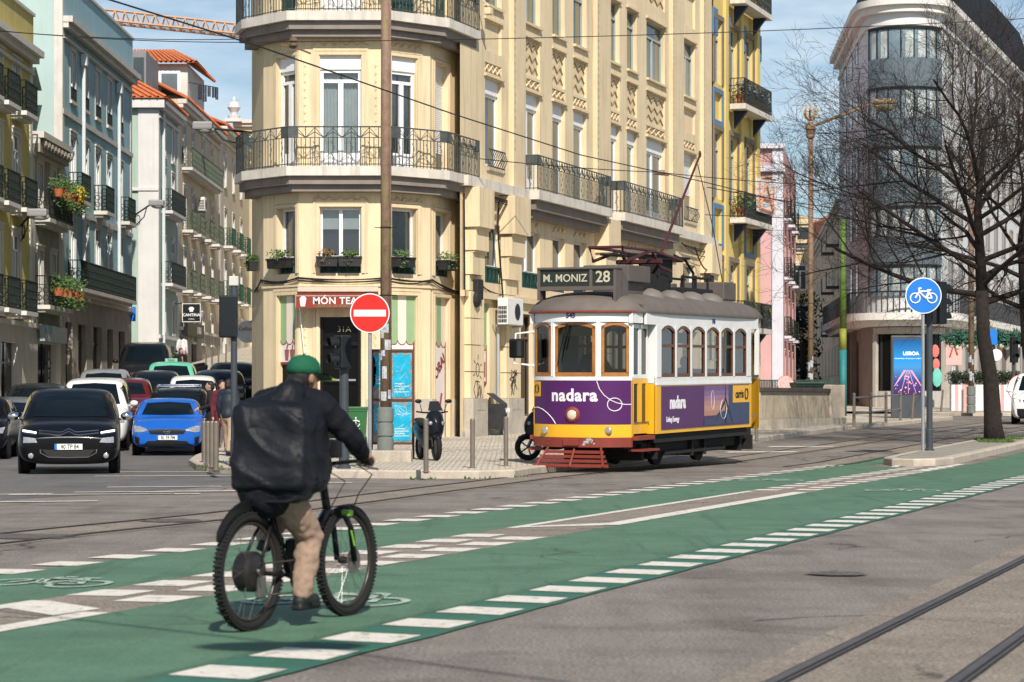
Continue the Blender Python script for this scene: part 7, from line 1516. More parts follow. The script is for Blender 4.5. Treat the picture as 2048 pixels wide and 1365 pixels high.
for zf, lb, n in ((7.7, 'terracotta and green plant pots crowding the upper balcony of the grey house', 6), (4.7, 'trailing green plants on the lower balcony of the grey house', 5)):
    t = thing('balcony_plants', lb, 'plants', TL(82.62) @ Vector((2.6, -.6, zf))); q = MB(TL(82.62)); q2 = MB(TL(82.62)); q3 = MB(TL(82.62))
    for k in range(n):
        u = .7 + 4.0 * k / (n - 1); zz = zf + (.72 if zf > 7 else .3); q = MB(TL(82.62)); q.lathe([(.13, 0), (.19, .26), (.2, .28)], 10, T3(u, -.78, zz)); q.build('pot', terracotta, t, True); leaves(q2, (u, -.78, zz + .45), .38, 90, .07); leaves(q2, (u + .2, -.85, zz - .1), .3, 50, .07)
    for k in range(60 if zf > 7 else 0): u = rnd.uniform(3.6, 4.7); q3.ball((u, -.85 + rnd.uniform(-.2, .2), zf + 1.0 + rnd.uniform(-.2, .35)), .05, 5)
    q2.build('leaves', leaf, t, True, fix=False)
    if zf > 7: q3.build('yellow_flowers', M('yellow_flower', (.62, .42, .02), .8, .3, 9), t, True)
# pale blue house
bl = M('pale_blue_stucco', (.31, .50, .55), .85, .07, .8, .08, 25, streak=.22); cols_b = [2.3, 5.0, 7.7, 10.4, 13.2]
h3 = house('house', 'tall pale blue town house with five window bays and white drainpipes', TL(88.02), 16.2, 15.4, bl, cols_b, [(12.55, 14.4, 'sill'), (8.85, 11.25, (0, 2, 4)), (5.6, 8.2, 'long')], ground=[(.8, 2.2, .8, 4.3, 5.2), (3.4, 5.2, .8, 4.3, 5.2), (6.6, 8.6, .8, 4.3, 5.2), (10, 11.4, .8, 4.3, 5.2), (12.8, 14.4, .8, 4.3, 5.2)], gmat=M('ground_stone', (.36, .32, .28), .88, .18, 1.5, .15, 20, streak=.4), z0=.2, wd=1.05, parapet=1.5, depth=9)
for u in (3.9, 12.2): q = MB(TL(88.02)); q.tube([(u, -.12, 5.7), (u, -.12, 14.2)], .075, 8); q.bbox(u - .16, u + .16, -.26, -.02, 14.1, 14.55, .03); q.build('drain_pipe', M('pipe_white', (.62, .66, .68), .5, .05, 3), h3, True)
for z_ in (11.85, 8.4): q = MB(TL(88.02)); q.box(0, 16.2, -.08, -.008, z_, z_ + .18); q.build('string_course', stone_w, h3, True)
for a, b, z_ in ((8.5, 10.2, 18.4), (12, 13.4, 18.2)): q = MB(TL(88.02)); q.bbox(a, b, 1.5, 3, 16.9, z_, .04); q.build('roof_dormer', M('dormer_blue', (.16, .20, .23), .7), h3, True)
q = MB(); q.add([(XL - 10, 88, -1), (XL, 88, -1), (XL, 88, 18.6), (XL - 10, 88, 18.6), (XL - 10, 88.3, 18.6), (XL - .1, 88.3, 18.6), (XL, 88.3, 16.9)], [(0, 1, 2, 3), (3, 2, 5, 4)]); q.build('gable_wall', M('pale_mint_wall', (.40, .52, .50), .85, .06, .6, .06, 20, streak=.15), h3, True)
q = MB(); q.box(XL - .25, XL + .06, 87.9, 88.25, 5, 17.2); q.build('corner_strip', stone_w, h3, True)
# white and mint corner house beyond the cross street
mint = M('mint_stucco', (.36, .46, .39), .85, .07, .8, .08, 25, streak=.2); wst = M('white_stone', (.62, .60, .58), .85, .07, .9, .1, 20, streak=.2)
h4 = house('house', 'mint corner house with a broad white stone edge and orange hipped roof', TL(112), 6.7, 15.3, mint, [2.0, 4.9], [(12.9, 14.4, 0), (10.3, 12.2, 'long'), (6.9, 9.0, 'long'), (4.6, 6.0, 0)], ground=[(1.2, 2.5, 2, 4.0, 4.3), (4.2, 5.5, 2.2, 4.0, 4.3)], gmat=mint, z0=1, wd=.85, depth=9, trim=wst)
q = MB(); q.add([(XL - 9, 111.98, 0), (XL - .9, 111.98, 0), (XL - .9, 111.98, 15.3), (XL - 9, 111.98, 15.3)], [(0, 1, 2, 3)]); q.build('side_wall', mint, h4, True); q = MB(); q.box(XL - .9, XL + .05, 111.9, 112.0, 0, 14.9); q.box(XL - 9, XL + .35, 111.6, 111.89, 14.92, 15.32); q.box(XL - 9, XL + .04, 111.84, 111.899, 11.1, 11.25); q.build('white_edge', wst, h4, True)
q = MB(); q.tube([(XL + .12, 113.0, 3.5), (XL + .12, 113.0, 14.8)], .08, 8); q.build('drain_pipe', M('pipe_white', (0, 0, 0)), h4, True)
q = MB(); tiles(q, (XL - 9, 111.5, 15.35), (XL + .45, 111.5, 15.35), (XL - 3.2, 115.5, 17.5), (XL - 9, 115.5, 17.5), 26); tiles(q, (XL + .45, 111.5, 15.35), (XL + .45, 119, 15.35), (XL - 3.2, 119, 17.5), (XL - 3.2, 115.5, 17.5), 18); q.build('roof', tile, h4, True, fix=False)
q = MB(); q.bbox(XL - 4.3, XL - 1.0, 115, 119, 15.4, 18.0, .03); at = q.build('dormer', M('zinc_dormer', (.20, .20, .21), .6, .1), h4, True); q = MB(); q.box(XL - 1.6, XL - 1.1, 114.95, 114.99, 16.4, 17.7); q.build('dormer_window', pane_m, at, True)
# attic storey with its own orange roof, on the beige house
be = M('beige_stucco', (.58, .48, .32), .88, .12, 1, .12, 22, streak=.45)
h5 = house('house', 'beige house with rows of small iron balconies above the cantina sign', TL(118.72), 17, 16.2, be, [2.4, 5.6, 9.6, 13.4], [(13.0, 15.2, 'long'), (9.9, 12.0, 'each'), (6.9, 8.9, 'each'), (4.4, 5.9, 0)], ground=[(1.5, 3.4, 2.6, 4.6, 4.9), (5, 7, 2.8, 4.7, 4.9)], z0=2, wd=1.0, depth=9, gmat=gr, railm=M('faded_iron', (.10, .12, .085), .6, .3, 5))
q = MB(); tiles(q, (XL + .45, 119.1, 16.25), (XL + .45, 135.7, 16.25), (XL - 3.5, 135.7, 18.2), (XL - 3.5, 119.1, 18.2), 34); q.build('roof', tile, h5, True, fix=False)
q = MB(); q.box(XL - 3.4, XL + .1, 121.5, 128, 15.9, 18.3); at = q.build('attic', M('attic_white', (.62, .59, .55), .85, .1, 1, streak=.3), h5, True); q = MB(); q.box(XL - 1.35, XL - .25, 121.42, 121.49, 16.55, 17.95); q.build('attic_window_frame', wframe, at, True); q = MB(); q.box(XL - 1.2, XL - .4, 121.38, 121.419, 16.7, 17.8); q.build('attic_window', M('attic_pane', (.13, .16, .18), .1), at, True)
q = MB(); tiles(q, (XL - 3.9, 121, 18.3), (XL + .6, 121, 18.3), (XL - 1.0, 124, 19.3), (XL - 3.9, 124, 19.3), 18); tiles(q, (XL + .6, 121, 18.3), (XL + .6, 128.5, 18.3), (XL - 1.0, 126, 19.3), (XL - 1.0, 124, 19.3), 18); q.build('attic_roof', tile, at, True, fix=False)
q = MB(TL(118.72)); q.box(1.2, 7.6, -.32, -.13, 4.62, 5.3); so = q.build('shop_fascia', black_pl, h5, True); q = MB(TL(118.72)); text(q, 'LAVIDA', T3(5.6, -.33, 4.95), .5, bold=.01); q.build('lettering', M('fascia_letter', (.45, .44, .42), .6), so, True)
t = thing('hanging_sign', 'square black hanging sign reading CANTINA with a small white chef hat', 'sign', (PX(383, 117), 117, PZ(619, 117))); w_ = .34; q = MB(); q.box(-.47, .47, -.04, .04, -.30 - w_, .30 + w_ - .34); q.build('board', black_pl, t); q = MB(); 
for a in ((-.45, .45, -.62, -.59), (-.45, .45, .25, .28), (-.45, -.42, -.59, .25), (.42, .45, -.59, .25)): q.box(a[0], a[1], -.045, -.041, a[2], a[3])
text(q, 'CANTINA', T3(0, -.046, -.28), .19, bold=.004); text(q, 'LAVIDA', T3(0, -.046, -.48), .09); q.ball((0, -.045, .02), .12, 10, sc=(1.1, .1, .8)); q.box(-.08, .08, -.05, -.041, -.12, -.02); q.build('lettering', sig_w, t)
q = MB(); q.tube([(-.3, 0, .28), (-1.2, .6, .28)], .02, 5); q.build('bracket', black_pl, t)
aircon(TL(118.72), 6.2, 11.2, 'small white air conditioner on the beige house above its balconies', .9, .7)
# laundry on the roof rail
t = thing('laundry', 'dark trousers and shirts hung to dry below the orange attic roof', 'laundry', W(412, 190, 121)); q = MB(); q.tube([W(376, 165, 121), W(436, 176, 121)], .02, 5); q.build('line', cable, t, True); q = MB(); dc = M('dark_laundry', (.025, .028, .04), .9, .3, 6, .3, 12)
for px_, w_, h_ in ((396, 9, 30), (406, 8, 34), (415, 7, 24), (424, 10, 26), (431, 6, 30)):
    for k in (0, 1): a = W(px_ + w_ * .5 * k, 170 + .17 * (px_ - 396), 121); b = W(px_ + w_ * (.5 * k + .42), 170 + h_, 121); q.bbox(a.x, b.x, 120.96, 121.04, b.z, a.z, .02)
q.build('clothes', dc, t, True)
# farther houses that close the street
h6 = house('house', 'pale beige house farther up the hill with small green balconies', TL(135.8), 15.5, 16.8, M('pale_beige', (.55, .48, .36), .88, .1, 1, .1, 20, streak=.35), [2.5, 6.5, 10.5], [(13.6, 15.3, 0), (10.2, 12.2, 'each'), (7.2, 9.2, 'each')], ground=[(1, 3, 3.5, 5.6, 6.2), (5, 8, 3.6, 5.6, 6.2)], z0=3, wd=1.0, depth=9, railm=M('green_iron', (.03, .075, .05), .6, .3, 5))
q = MB(); tiles(q, (XL + .45, 135.9, 16.85), (XL + .45, 151, 16.85), (XL - 3.5, 151, 18.4), (XL - 3.5, 135.9, 18.4), 30); q.build('roof', tile, h6, True, fix=False)
h7 = house('house', 'small cream end house with a white stone urn on its parapet', frame((-17.5, 152, 0), (1, 0, 0)), 16, 19.0, M('end_cream', (.60, .49, .27), .85, .1, 1, streak=.25), [2.2, 5.0], [(14.5, 17, 0), (10.5, 13, 'each'), (7, 9.2, 0)], z0=3, wd=1.0, depth=6)
q = MB(); u = W(468, 216, 151.8); q.lathe([(.35, -.9), (.4, -.5), (.2, -.45), (.22, -.3), (.42, 0), (.36, .25), (.12, .4), (.15, .5), (.001, .75)], 14, T3(*u)); q.bbox(u.x - .5, u.x + .5, u.y - .4, u.y + .4, 19.0, u.z - .85, .05); q.build('urn', wst, h7, True, smooth=False)
# wall lamps, parking sign, round sign by the corner, awning side
for a, b, lb in (((XL + .05, 104.3, PZ(432, 104)), W(303, 408, 103), 'curled wall lamp arm reaching out from the pale blue house'), ((XL + .05, 80.5, PZ(452, 80.5)), W(62, 428, 79), 'wall lamp on a bracket in front of the yellow house'), ((-8.2, 80, PZ(268, 80)), W(392, 254, 79), 'large grey wall lamp hanging left of the cream prow')):
    a, b = Vector(a), Vector(b); t = thing('wall_lamp', lb, 'lamp', a, 0, 'street lamps on the house walls'); q = MB(); q.tube([a, b], .04, 6); q.tube([a - Vector((0, 0, .5)), a.lerp(b, .6) - Vector((0, 0, .35)), a.lerp(b, .75)], .025, 5); q.torus(a.lerp(b, .25) - Vector((0, 0, .3)), (b - a).cross(Vector((0, 0, 1))), .22, .02, 16, 5); q.build('arm', iron_b, t, True)
    q = MB(); s = 1 if b.x > a.x else -1; q.bbox(b.x - .1, b.x + .55, b.y - .22, b.y + .22, b.z - .1, b.z + .16, .06); ho = q.build('lamp_head', M('lamp_grey', (.26, .26, .26), .5, .1), t, True); q = MB(); q.ball((b.x + .3, b.y, b.z - .1), .24, 12, sc=(1.3, .8, .5)); q.build('lamp_glass', M('lamp_clear', (.35, .36, .36), .2), ho, True)
Y = 104; x = PX(259, Y); t = thing('road_sign', 'blue parking sign beside the pale blue house', 'road sign', (x, Y, G(x, Y) + .14)); zz = PZ(643, Y) - G(x, Y) - .14; q = MB(); q.tube([(0, 0, 0), (0, 0, zz + .3)], .04, 6); q.build('post', steel, t); q = MB(); q.box(-.28, .28, -.05, -.03, zz, zz + .62); so = q.build('plate', sig_b, t); q = MB(); text(q, 'P', T3(0, -.055, zz + .3), .5, bold=.02); q.build('lettering', sig_w, so)
x = PX(266, 107); t = thing('utility_cabinet', 'bright blue cabinet at the foot of the mint corner house', 'cabinet', (x, 107, G(x, 107) + .14)); q = MB(); q.bbox(-.35, .35, -.3, .3, 0, 1.5, .04); q.build('cabinet_body', sig_b, t); q = MB(); q.box(-.30, .30, -.315, -.301, .1, 1.35); q.build('cabinet_door', M('cabinet_door', (.02, .22, .62), .5), t)
p = W(495, 664, 78); t = thing('hanging_sign', 'round white hanging sign with red lettering behind the corner of the prow', 'sign', p); disc(t, 0, .36, 0, [sig_w, M('sign_cream', (.62, .60, .58), .6), sig_g]); q = MB(); text(q, 'Lebate', T3(-.02, -.02, .1), .2, shear=.3); q.build('lettering', M('letter_red', (.42, .03, .03), .6), t); q = MB(); q.tube([(.05, 0, .3), (.3, 0, .45), (.9, .2, .45)], .02, 5); q.build('bracket', black_pl, t)
# ================================================================ yellow house beside the cream one
FY = frame(Q0 + U19 * 29.45 + Vector((.06, -.02, 0)), U19); yel2 = M('bright_yellow_stucco', (.66, .50, .17), .85, .07, 1, .1, 22, streak=.25); blt = M('blue_surround', (.10, .20, .33), .7, .08, 4); dkb = M('dark_blue_bracket', (.012, .022, .05), .6)
def tq(px): u = (px - CX) / F; p0 = FY.translation; return (p0.x - u * p0.y) / (.9455 * u - .3256)
h8 = thing('house', 'bright yellow house with blue window surrounds beside the cream building', 'building', (FY.translation.x, FY.translation.y, .6)); cy_ = [(tq(1428), tq(1443)), (tq(1459), tq(1474)), (tq(1491), tq(1505))]; fl = [(4.9, 7.15), (9.6, 12.4), (14.3, 16.9), (1.2, 3.8)]
# floor lines follow the balconies seen in the photograph
ops = [(a, b, lo, hi) for a, b in cy_ for lo, hi in fl]; ops += [(cy_[0][0], cy_[0][1], 7.8, 9.2, .12, 1), (cy_[0][0], cy_[0][1], 12.8, 13.9, .12, 1), (cy_[2][0], cy_[2][1], 7.7, 8.9, .12, 1)]
LY = tq(1521); q = MB(FY); wall(q, 0, LY, -.5, 20, ops, .22); q.add([(LY, 0, 0), (LY, 8, 0), (LY, 8, 20), (LY, 0, 20), (0, 8, 20), (0, 0, 20)], [(0, 1, 2, 3), (3, 2, 4, 5)]); q.build('wall', yel2, h8, True)
for a, b in cy_:
    for lo, hi in fl: window(h8, FY, a, b, lo, hi, .2, 'two', fm=M('cream_frame', (.55, .52, .45), .6), gm=pane_m, trans=.7, bar=.1)
q = MB(FY)
for a, b in cy_:
    for lo, hi in fl: q.box(a - .2, a - .01, -.06, -.002, lo, hi); q.box(b + .01, b + .2, -.06, -.002, lo, hi); q.box(a - .2, b + .2, -.07, -.002, hi, hi + .2)
q.build('stone_surround', M('brown_surround', (.19, .155, .12), .8, .1, 3), h8, True); q = MB(FY)
for a, b, lo, hi in ((cy_[0][0], cy_[0][1], 7.8, 9.2), (cy_[0][0], cy_[0][1], 12.8, 13.9), (cy_[2][0], cy_[2][1], 7.7, 8.9)): q.box(a - .22, a - .003, -.05, -.003, lo - .2, hi + .2); q.box(b + .003, b + .22, -.05, -.003, lo - .2, hi + .2); q.box(a, b, -.05, -.003, hi + .003, hi + .2); q.box(a, b, -.05, -.003, lo - .2, lo - .003); q.build('blue_surround', blt, h8, True); q = MB(FY)
for x_ in (tq(1422) + .2, tq(1450), tq(1482), tq(1513)): q = MB(FY); q.box(x_, x_ + .75, -.06, -.003, 16.2, 17.3); q.build('blue_panel', blt, h8, True)
for x_ in (tq(1446), tq(1477), tq(1509)): q = MB(FY); q.box(x_, x_ + .45, -.13, -.003, -.3, 20); q.build('pilaster', yel2, h8, True)
for zt, nm in ((8.95, 1), (13.65, 2), (18.0, 3), (4.45, 4)):
    a, b = tq(1453), tq(1509); q = MB(FY); q.box(a, b, -.8, -.14, zt - .22, zt); so = q.build('balcony', slab_w, h8, True); 
    for x_ in (a + .7, b - .9): q = MB(FY); q.add([(x_, -.7, zt - .23), (x_, -.14, zt - .23), (x_, -.14, zt - .95), (x_ + .22, -.7, zt - .23), (x_ + .22, -.14, zt - .23), (x_ + .22, -.14, zt - .95)], [(0, 1, 2), (3, 5, 4), (0, 2, 5, 3), (0, 3, 4, 1)]); q.build('bracket', dkb, so, True)
    c_ = lambda u, d: tuple((FY @ Vector((u, d, 0))).xy); q = MB(); densrail(q, [c_(a + .05, -.15), c_(a + .05, -.75), c_(b - .05, -.75), c_(b - .05, -.15)], zt, 1.05); q.build('railing', iron_b, so, True)
    if zt in (4.45, 8.95, 13.65):
        t = thing('balcony_plants', {4.45: 'potted plants on the lowest balcony of the bright yellow house', 8.95: 'orange pots with bushy plants under the white banner on the yellow house', 13.65: 'clothes and planters crowding a high balcony of the yellow house'}[zt], 'plants', FY @ Vector(((a + b) / 2, -.6, zt))); q = MB(FY); q2 = MB(FY)
        for k in range(4): u_ = a + .6 + (b - a - 1.2) * k / 3; q = MB(FY); q.lathe([(.16, 0), (.24, .4), (.26, .42)], 10, T3(u_, -.5, zt)); q.build('pot', terracotta, t, True); leaves(q2, (u_, -.52, zt + .7), .38, 110, .09)
        q2.build('leaves', leaf if zt < 13 else M('hung_clothes', (.12, .12, .13), .9, .8, 5), t, True, fix=False)
a, b = tq(1475), tq(1511); t = thing('banner', 'white balcony banner with an orange painted triangle on the yellow house', 'banner', FY @ Vector((a, -1.1, 9.6))); q = MB(FY); q.box(a, b, -.84, -.81, 9.35, 10.75); q.build('cloth', M('banner_white', (.74, .72, .70), .8, .04, 3), t, True); q = MB(FY); m = (a + b) / 2; w_ = (b - a) * .36
for A, B in (((m - w_, 9.55), (m, 10.6)), ((m, 10.6), (m + w_, 9.55)), ((m - w_ * .5, 9.95), (m + w_ * .5, 9.95)), ((m - w_ * 1.1, 9.5), (m - w_ * 1.1, 10.6)), ((m + w_ * 1.1, 9.5), (m + w_ * 1.1, 10.6)), ((m - w_, 9.48), (m + w_, 9.48))): q.tube([(A[0], -.85, A[1]), (B[0], -.85, B[1])], .06, 5)
q.build('painted_mark', M('banner_orange', (.62, .22, .10), .8, .2, 6), t, True)
# ================================================================ right-hand background
pk = M('pink_stucco', (.56, .33, .32), .85, .06, .8, .06, 20, streak=.15); lil = M('pale_lilac_trim', (.56, .55, .60), .8, .06, 2)
Y = 125; xa, xb = PX(1490, Y), PX(1565, Y); d9 = Vector((.1545, .988, 0)); TP = frame((xb, Y, 0), d9)
h9 = house('house', 'pink apartment house with pale corner strip and small black balconies', TP, 17, 14.6, pk, [3, 8, 13], [(11.0, 12.9, 'each'), (7.9, 9.8, 'each'), (4.8, 6.7, 'each'), (2.0, 3.9, 0)], z0=0, wd=1.0, trim=pk, slabm=lil, bd=.32, depth=6, cornice=0, gm=pane_b, fm=black_pl)
q = MB(); q.box(xa, xb, Y - .02, Y, 1.6, 14.6); q.build('end_wall', pk, h9, True); q = MB(); q.box(xb - .55, xb + .02, Y - .12, Y - .021, 1.6, 14.58); q.box(xa, xb + .1, Y - .3, Y - .13, 13.2, 13.5); q.box(xa, xb + .1, Y - .3, Y - .13, 14.4, 14.65); q.box(xa, xb, Y - .12, Y - .021, .4, 1.6); q.build('corner_strip', lil, h9, True)
h10 = house('house', 'far cream house with an orange dormer roof closing the gap', frame((PX(1560, 215), 215, 0), (1, 0, 0)), 7.0, 15.2, M('far_cream', (.60, .46, .26), .85, .1, 1, streak=.2), [1.8, 3.6, 5.4], [(11.2, 13.4, 0), (7.8, 9.8, 0), (4, 6, 0)], z0=0, wd=1.1, depth=6)
q = MB(); tiles(q, (PX(1558, 215), 214.6, 15.3), (PX(1722, 215), 214.6, 15.3), (PX(1722, 218), 218, 17.6), (PX(1558, 218), 218, 17.6), 18); q.build('roof', tile, h10, True, fix=False); q = MB(); x_ = PX(1607, 214); q.box(x_ - .8, x_ + .8, 214.2, 217, 15.3, 17.0); q.prism([(x_ - 1.0, 17.0), (x_ + 1.0, 17.0), (x_, 17.8)], 214, 217); do = q.build('dormer', M('dormer_cream', (.58, .46, .28), .8), h10, True); q = MB(); q.box(x_ - .5, x_ + .5, 214.1, 214.19, 15.7, 16.7); q.build('dormer_window', pane_m, do, True)
TB = frame((PX(1628, 213), 213, 0), (PX(1686, 156) - PX(1628, 213), 156 - 213, 0)); LB = ((PX(1686, 156) - PX(1628, 213)) ** 2 + 57 ** 2) ** .5
h11 = house('house', 'brown plastered house with small windows and hanging balconies behind the lime mast', TB, LB, 14.4, M('brown_plaster', (.62, .47, .31), .9, .12, .8, .1, 15, streak=.4), [LB * f_ for f_ in (.12, .24, .36, .48, .60, .70, .79, .87, .94)], [(12.0, 13.3, 0), (9.2, 10.9, 0), (6.2, 7.9, 0), (3.2, 4.9, 0)], z0=0, wd=1.0, depth=2, cornice=.4)
for u_ in (LB * .74, LB * .9):
    for z_ in (6.0, 9.0, 11.8): q = MB(TB); q.box(u_ - .8, u_ + .8, -.9, -.005, z_ - .15, z_); q.box(u_ - .8, u_ + .8, -.9, -.85, z_, z_ + .95); q.build('balcony', iron_b, h11, True)
q = MB(TB); q.add([(0, -.1, 14.4), (LB * .7, -.1, 14.4), (LB * .6, 1.5, 16), (0, 1.5, 17.5), (0, -.1, 17)], [(0, 1, 2, 3, 4)]); q.build('roof', tile, h11, True)
t = thing('tree', 'dark evergreen tree between the pink house and the brown house', 'tree', (PX(1607, 150), 150, 1)); q = MB(); q.tube([(PX(1607, 150), 150, 1), (PX(1606, 150), 150, 5)], .2, 6); q.build('trunk', M('bark_far', (.05, .04, .03), .9), t, True); q = MB(); [leaves(q, (PX(1607 + dx, 150), 150 + rnd.uniform(-1, 1), z_), 1.1, 260, .16) for dx, z_ in ((0, 3), (-12, 4.2), (8, 4.8), (-5, 6), (6, 7))]; q.build('crown', M('evergreen', (.02, .035, .018), .8, .5, 5), t, True, fix=False)
# grey corner building with the rounded glazed bay
pale = M('pale_grey_stucco', (.62, .63, .63), .8, .06, .8, .05, 20, streak=.15); white_s = M('white_render', (.72, .69, .64), .8, .05, 1, streak=.15); slate = M('black_slate', (.018, .02, .024), .5, .3, 6); spand = M('spandrel_grey', (.11, .14, .16), .3, .08, 2, spec=.5); gst = M('grey_stone', (.24, .215, .19), .85, .12, 1.2, .1, 15, streak=.35); bayg = M('bay_glass', (.13, .18, .21), .05, .6, .35, spec=1.0); curt = M('bay_curtain', (.38, .41, .40), .35, .5, .9)
C0 = Vector((21.05, 129.7)); RR = 2.05
arcp = [(C0.x + RR * math.cos(R(a)), C0.y + RR * math.sin(R(a))) for a in range(184, 342, 6)] + [(C0.x + RR * math.cos(R(341)), C0.y + RR * math.sin(R(341)))]
pe = Vector(arcp[-1]); plan = [(20.3, 150), (19.02, 131.5)] + arcp + [tuple(pe + U19.xy * 45)]
rb_ = thing('corner_building', 'tall grey corner building with rounded glass bay, black mansard roof and curved balcony', 'building', (21, 128, .9))
def ribbon(mb, pts, z0, z1, off=0): A = offs(pts, off) if off else [Vector(p) for p in pts]; mb.add([(p.x, p.y, z) for p in A for z in (z0, z1)], [(2 * i, 2 * i + 2, 2 * i + 3, 2 * i + 1) for i in range(len(A) - 1)])
q = MB(); ribbon(q, plan, 5.6, 22.2); q.add([(20.3, 150, 0), (30, 152, 0), (30, 152, 22), (20.3, 150, 22)], [(0, 1, 2, 3)]); q.build('wall', pale, rb_, True)
q = MB(); ribbon(q, plan, 0, 5.6); q.build('ground_storey', gst, rb_, True)
bay = [p for p, a in zip(arcp, range(184, 342, 6)) if 202 <= a <= 322]
for k, zb_ in enumerate((19.46, 16.3, 13.15, 10.0, 6.9)):
    q = MB(); ribbon(q, bay, zb_, zb_ + 1.55, .12); fr_ = q.build('bay_window', bayg, rb_, True, fix=False); q = MB(); B = offs(bay, .15)
    for i in range(0, len(B), 3): q.tube([(B[i].x, B[i].y, zb_), (B[i].x, B[i].y, zb_ + 1.55)], .03, 4)
    q.build('mullions', black_pl, fr_, True); q = MB(); 
    for i in range(1, len(B) - 1, 3):
        if rnd.random() < .6: q = MB(); ribbon(q, bay[i:i + 3], zb_ + .05, zb_ + 1.45, .125); q.build('curtain', curt, fr_, True, fix=False)
    q = MB(); band(q, bay, .0, .2, zb_ + 1.55, zb_ + 1.68); q.build('bay_head', black_pl, rb_, True)
    if k < 4: q = MB(); ribbon(q, bay, zb_ - 1.5, zb_, .2); q.build('spandrel', spand, rb_, True, fix=False)
q = MB(); band(q, plan, 0, .35, 21.9, 22.25); band(q, plan, 0, .6, 22.25, 22.6); band(q, plan, 0, .1, 21.2, 21.4); q.build('cornice', white_s, rb_, True)
q = MB(); A0, A1 = offs(plan, .1), offs(plan, -1.6); q.add([(p.x, p.y, 22.6) for p in A0] + [(p.x, p.y, 27.5) for p in A1], [(i, i + 1, len(A0) + i + 1, len(A0) + i) for i in range(len(A0) - 1)])
for i in range(len(A0) - 1):
    n = max(1, int((A0[i + 1] - A0[i]).length / .5)); 
    for k in range(n): t0 = k / n; a = A0[i].lerp(A0[i + 1], t0); b = A1[i].lerp(A1[i + 1], t0); q.tube([(a.x, a.y, 22.62), (b.x, b.y, 27.5)], .04, 4, False)
q.build('mansard_roof', slate, rb_, True, fix=False)
q = MB(); band(q, plan, 0, 1.1, 5.62, 6.0); band(q, plan, 0, .7, 5.3, 5.615); bo = q.build('balcony', white_s, rb_, True); q = MB(); bp_ = offs(plan, 1.0)
for i in range(len(bp_) - 1):
    n = max(1, int((bp_[i + 1] - bp_[i]).length / .16)); 
    for k in range(n): p = bp_[i].lerp(bp_[i + 1], k / n); q.box(p.x - .035, p.x + .035, p.y - .02, p.y + .02, 6.0, 7.1)
q.tube([(p.x, p.y, 7.1) for p in bp_], .05, 5); q.build('railing', M('rail_charcoal', (.03, .032, .036), .5, .2), bo, True)
# ground floor openings and stone piers
q = MB(); sw = [p for p, a in zip(arcp, range(184, 342, 6)) if 214 <= a <= 334]; ribbon(q, sw, 1.9, 4.9, .04); so = q.build('shop_window', pane_b, rb_, True, fix=False); q = MB(); band(q, sw[:2], 0, .25, .8, 4.9); band(q, sw[-2:], 0, .25, .8, 4.9); band(q, sw, 0, .2, 4.9, 5.25); band(q, sw, 0, .18, .6, 1.88); q.build('shop_surround', M('pale_stone_surround', (.44, .40, .36), .85, .1, 2, streak=.3), rb_, True)
q = MB(); S_ = offs(sw, .06); [q.box(S_[i].x - .05, S_[i].x + .05, S_[i].y - .05, S_[i].y + .05, 1.9, 4.9) for i in range(2, len(S_) - 2, 4)]; q.build('shop_mullion', black_pl, so, True); q = MB(); [q.ball((S_[-5].x + dx, S_[-5].y - .05, z_), r_, 8, sc=(1, .15, 1.6)) for dx, z_, r_ in ((0, 4.0, .22), (.05, 3.3, .2))]; q.build('window_sticker', M('sticker_coral', (.62, .16, .13), .6), so, True); q = MB(); q.ball((S_[-5].x + .1, S_[-5].y - .06, 2.6), .26, 8, sc=(1, .12, 2)); q.build('window_sticker', M('sticker_mint', (.14, .50, .40), .6), so, True)
TLf = frame((20.3, 150, 0), (19.02 - 20.3, 131.5 - 150, 0))
for u_ in (6.0, 11.0, 15.5):
    q = MB(TLf); pts = [(u_ - .7, 1.3), (u_ + .7, 1.3), (u_ + .7, 4.0)] + [(u_ + .7 * math.cos(R(a)), 4.0 + .7 * math.sin(R(a))) for a in range(20, 180, 20)] + [(u_ - .7, 4.0)]; q.prism(pts, -.03, -.006); q.build('arched_door', pane_b, rb_, True)
    q = MB(TLf); q.box(u_ - 1.6, u_ - 1.0, -.3, -.004, .3, 5.2); q.build('pier', gst, rb_, True)
    for z_ in (7.2, 10.5, 13.7, 16.9, 19.9): q = MB(TLf); q.box(u_ - .5, u_ + .5, -.04, -.006, z_, z_ + 1.7); q.build('window', pane_b, rb_, True); q = MB(TLf); q.box(u_ - .6, u_ + .6, -.08, -.005, z_ - .1, z_ - .005); q.build('sill', white_s, rb_, True)
TRf = frame((pe.x, pe.y, 0), U19)
for k in range(11):
    u_ = 2.5 + 3.6 * k
    for z_ in (7.2, 10.4, 13.6, 16.8, 19.6): q = MB(TRf); q.box(u_ - .5, u_ + .5, -.05, -.007, z_, z_ + 1.75); wo = q.build('window', pane_m, rb_, True); q = MB(TRf); q.box(u_ - .62, u_ - .5, -.09, -.006, z_ - .1, z_ + 1.9); q.box(u_ + .5, u_ + .62, -.09, -.006, z_ - .1, z_ + 1.9); q.box(u_ - .5, u_ + .5, -.09, -.006, z_ + 1.75, z_ + 1.9); q.build('surround', M('brown_stone', (.26, .20, .17), .8, .1, 3), wo, True)
q = MB(TRf); q.box(1.2, 44, -.06, -.005, 1.2, 4.6); so = q.build('dark_shopfront', pane_b, rb_, True); q = MB(TRf); text(q, 'BRUN', T3(3.2, -.09, 3.05), .5, bold=.02); text(q, 'BR', T3(7.2, -.09, 3.05), .5, bold=.02); text(q, 'AR', T3(12.4, -.09, 3.05), .5, bold=.02); q.build('lettering', sig_w, so, True)
q = MB(TRf)
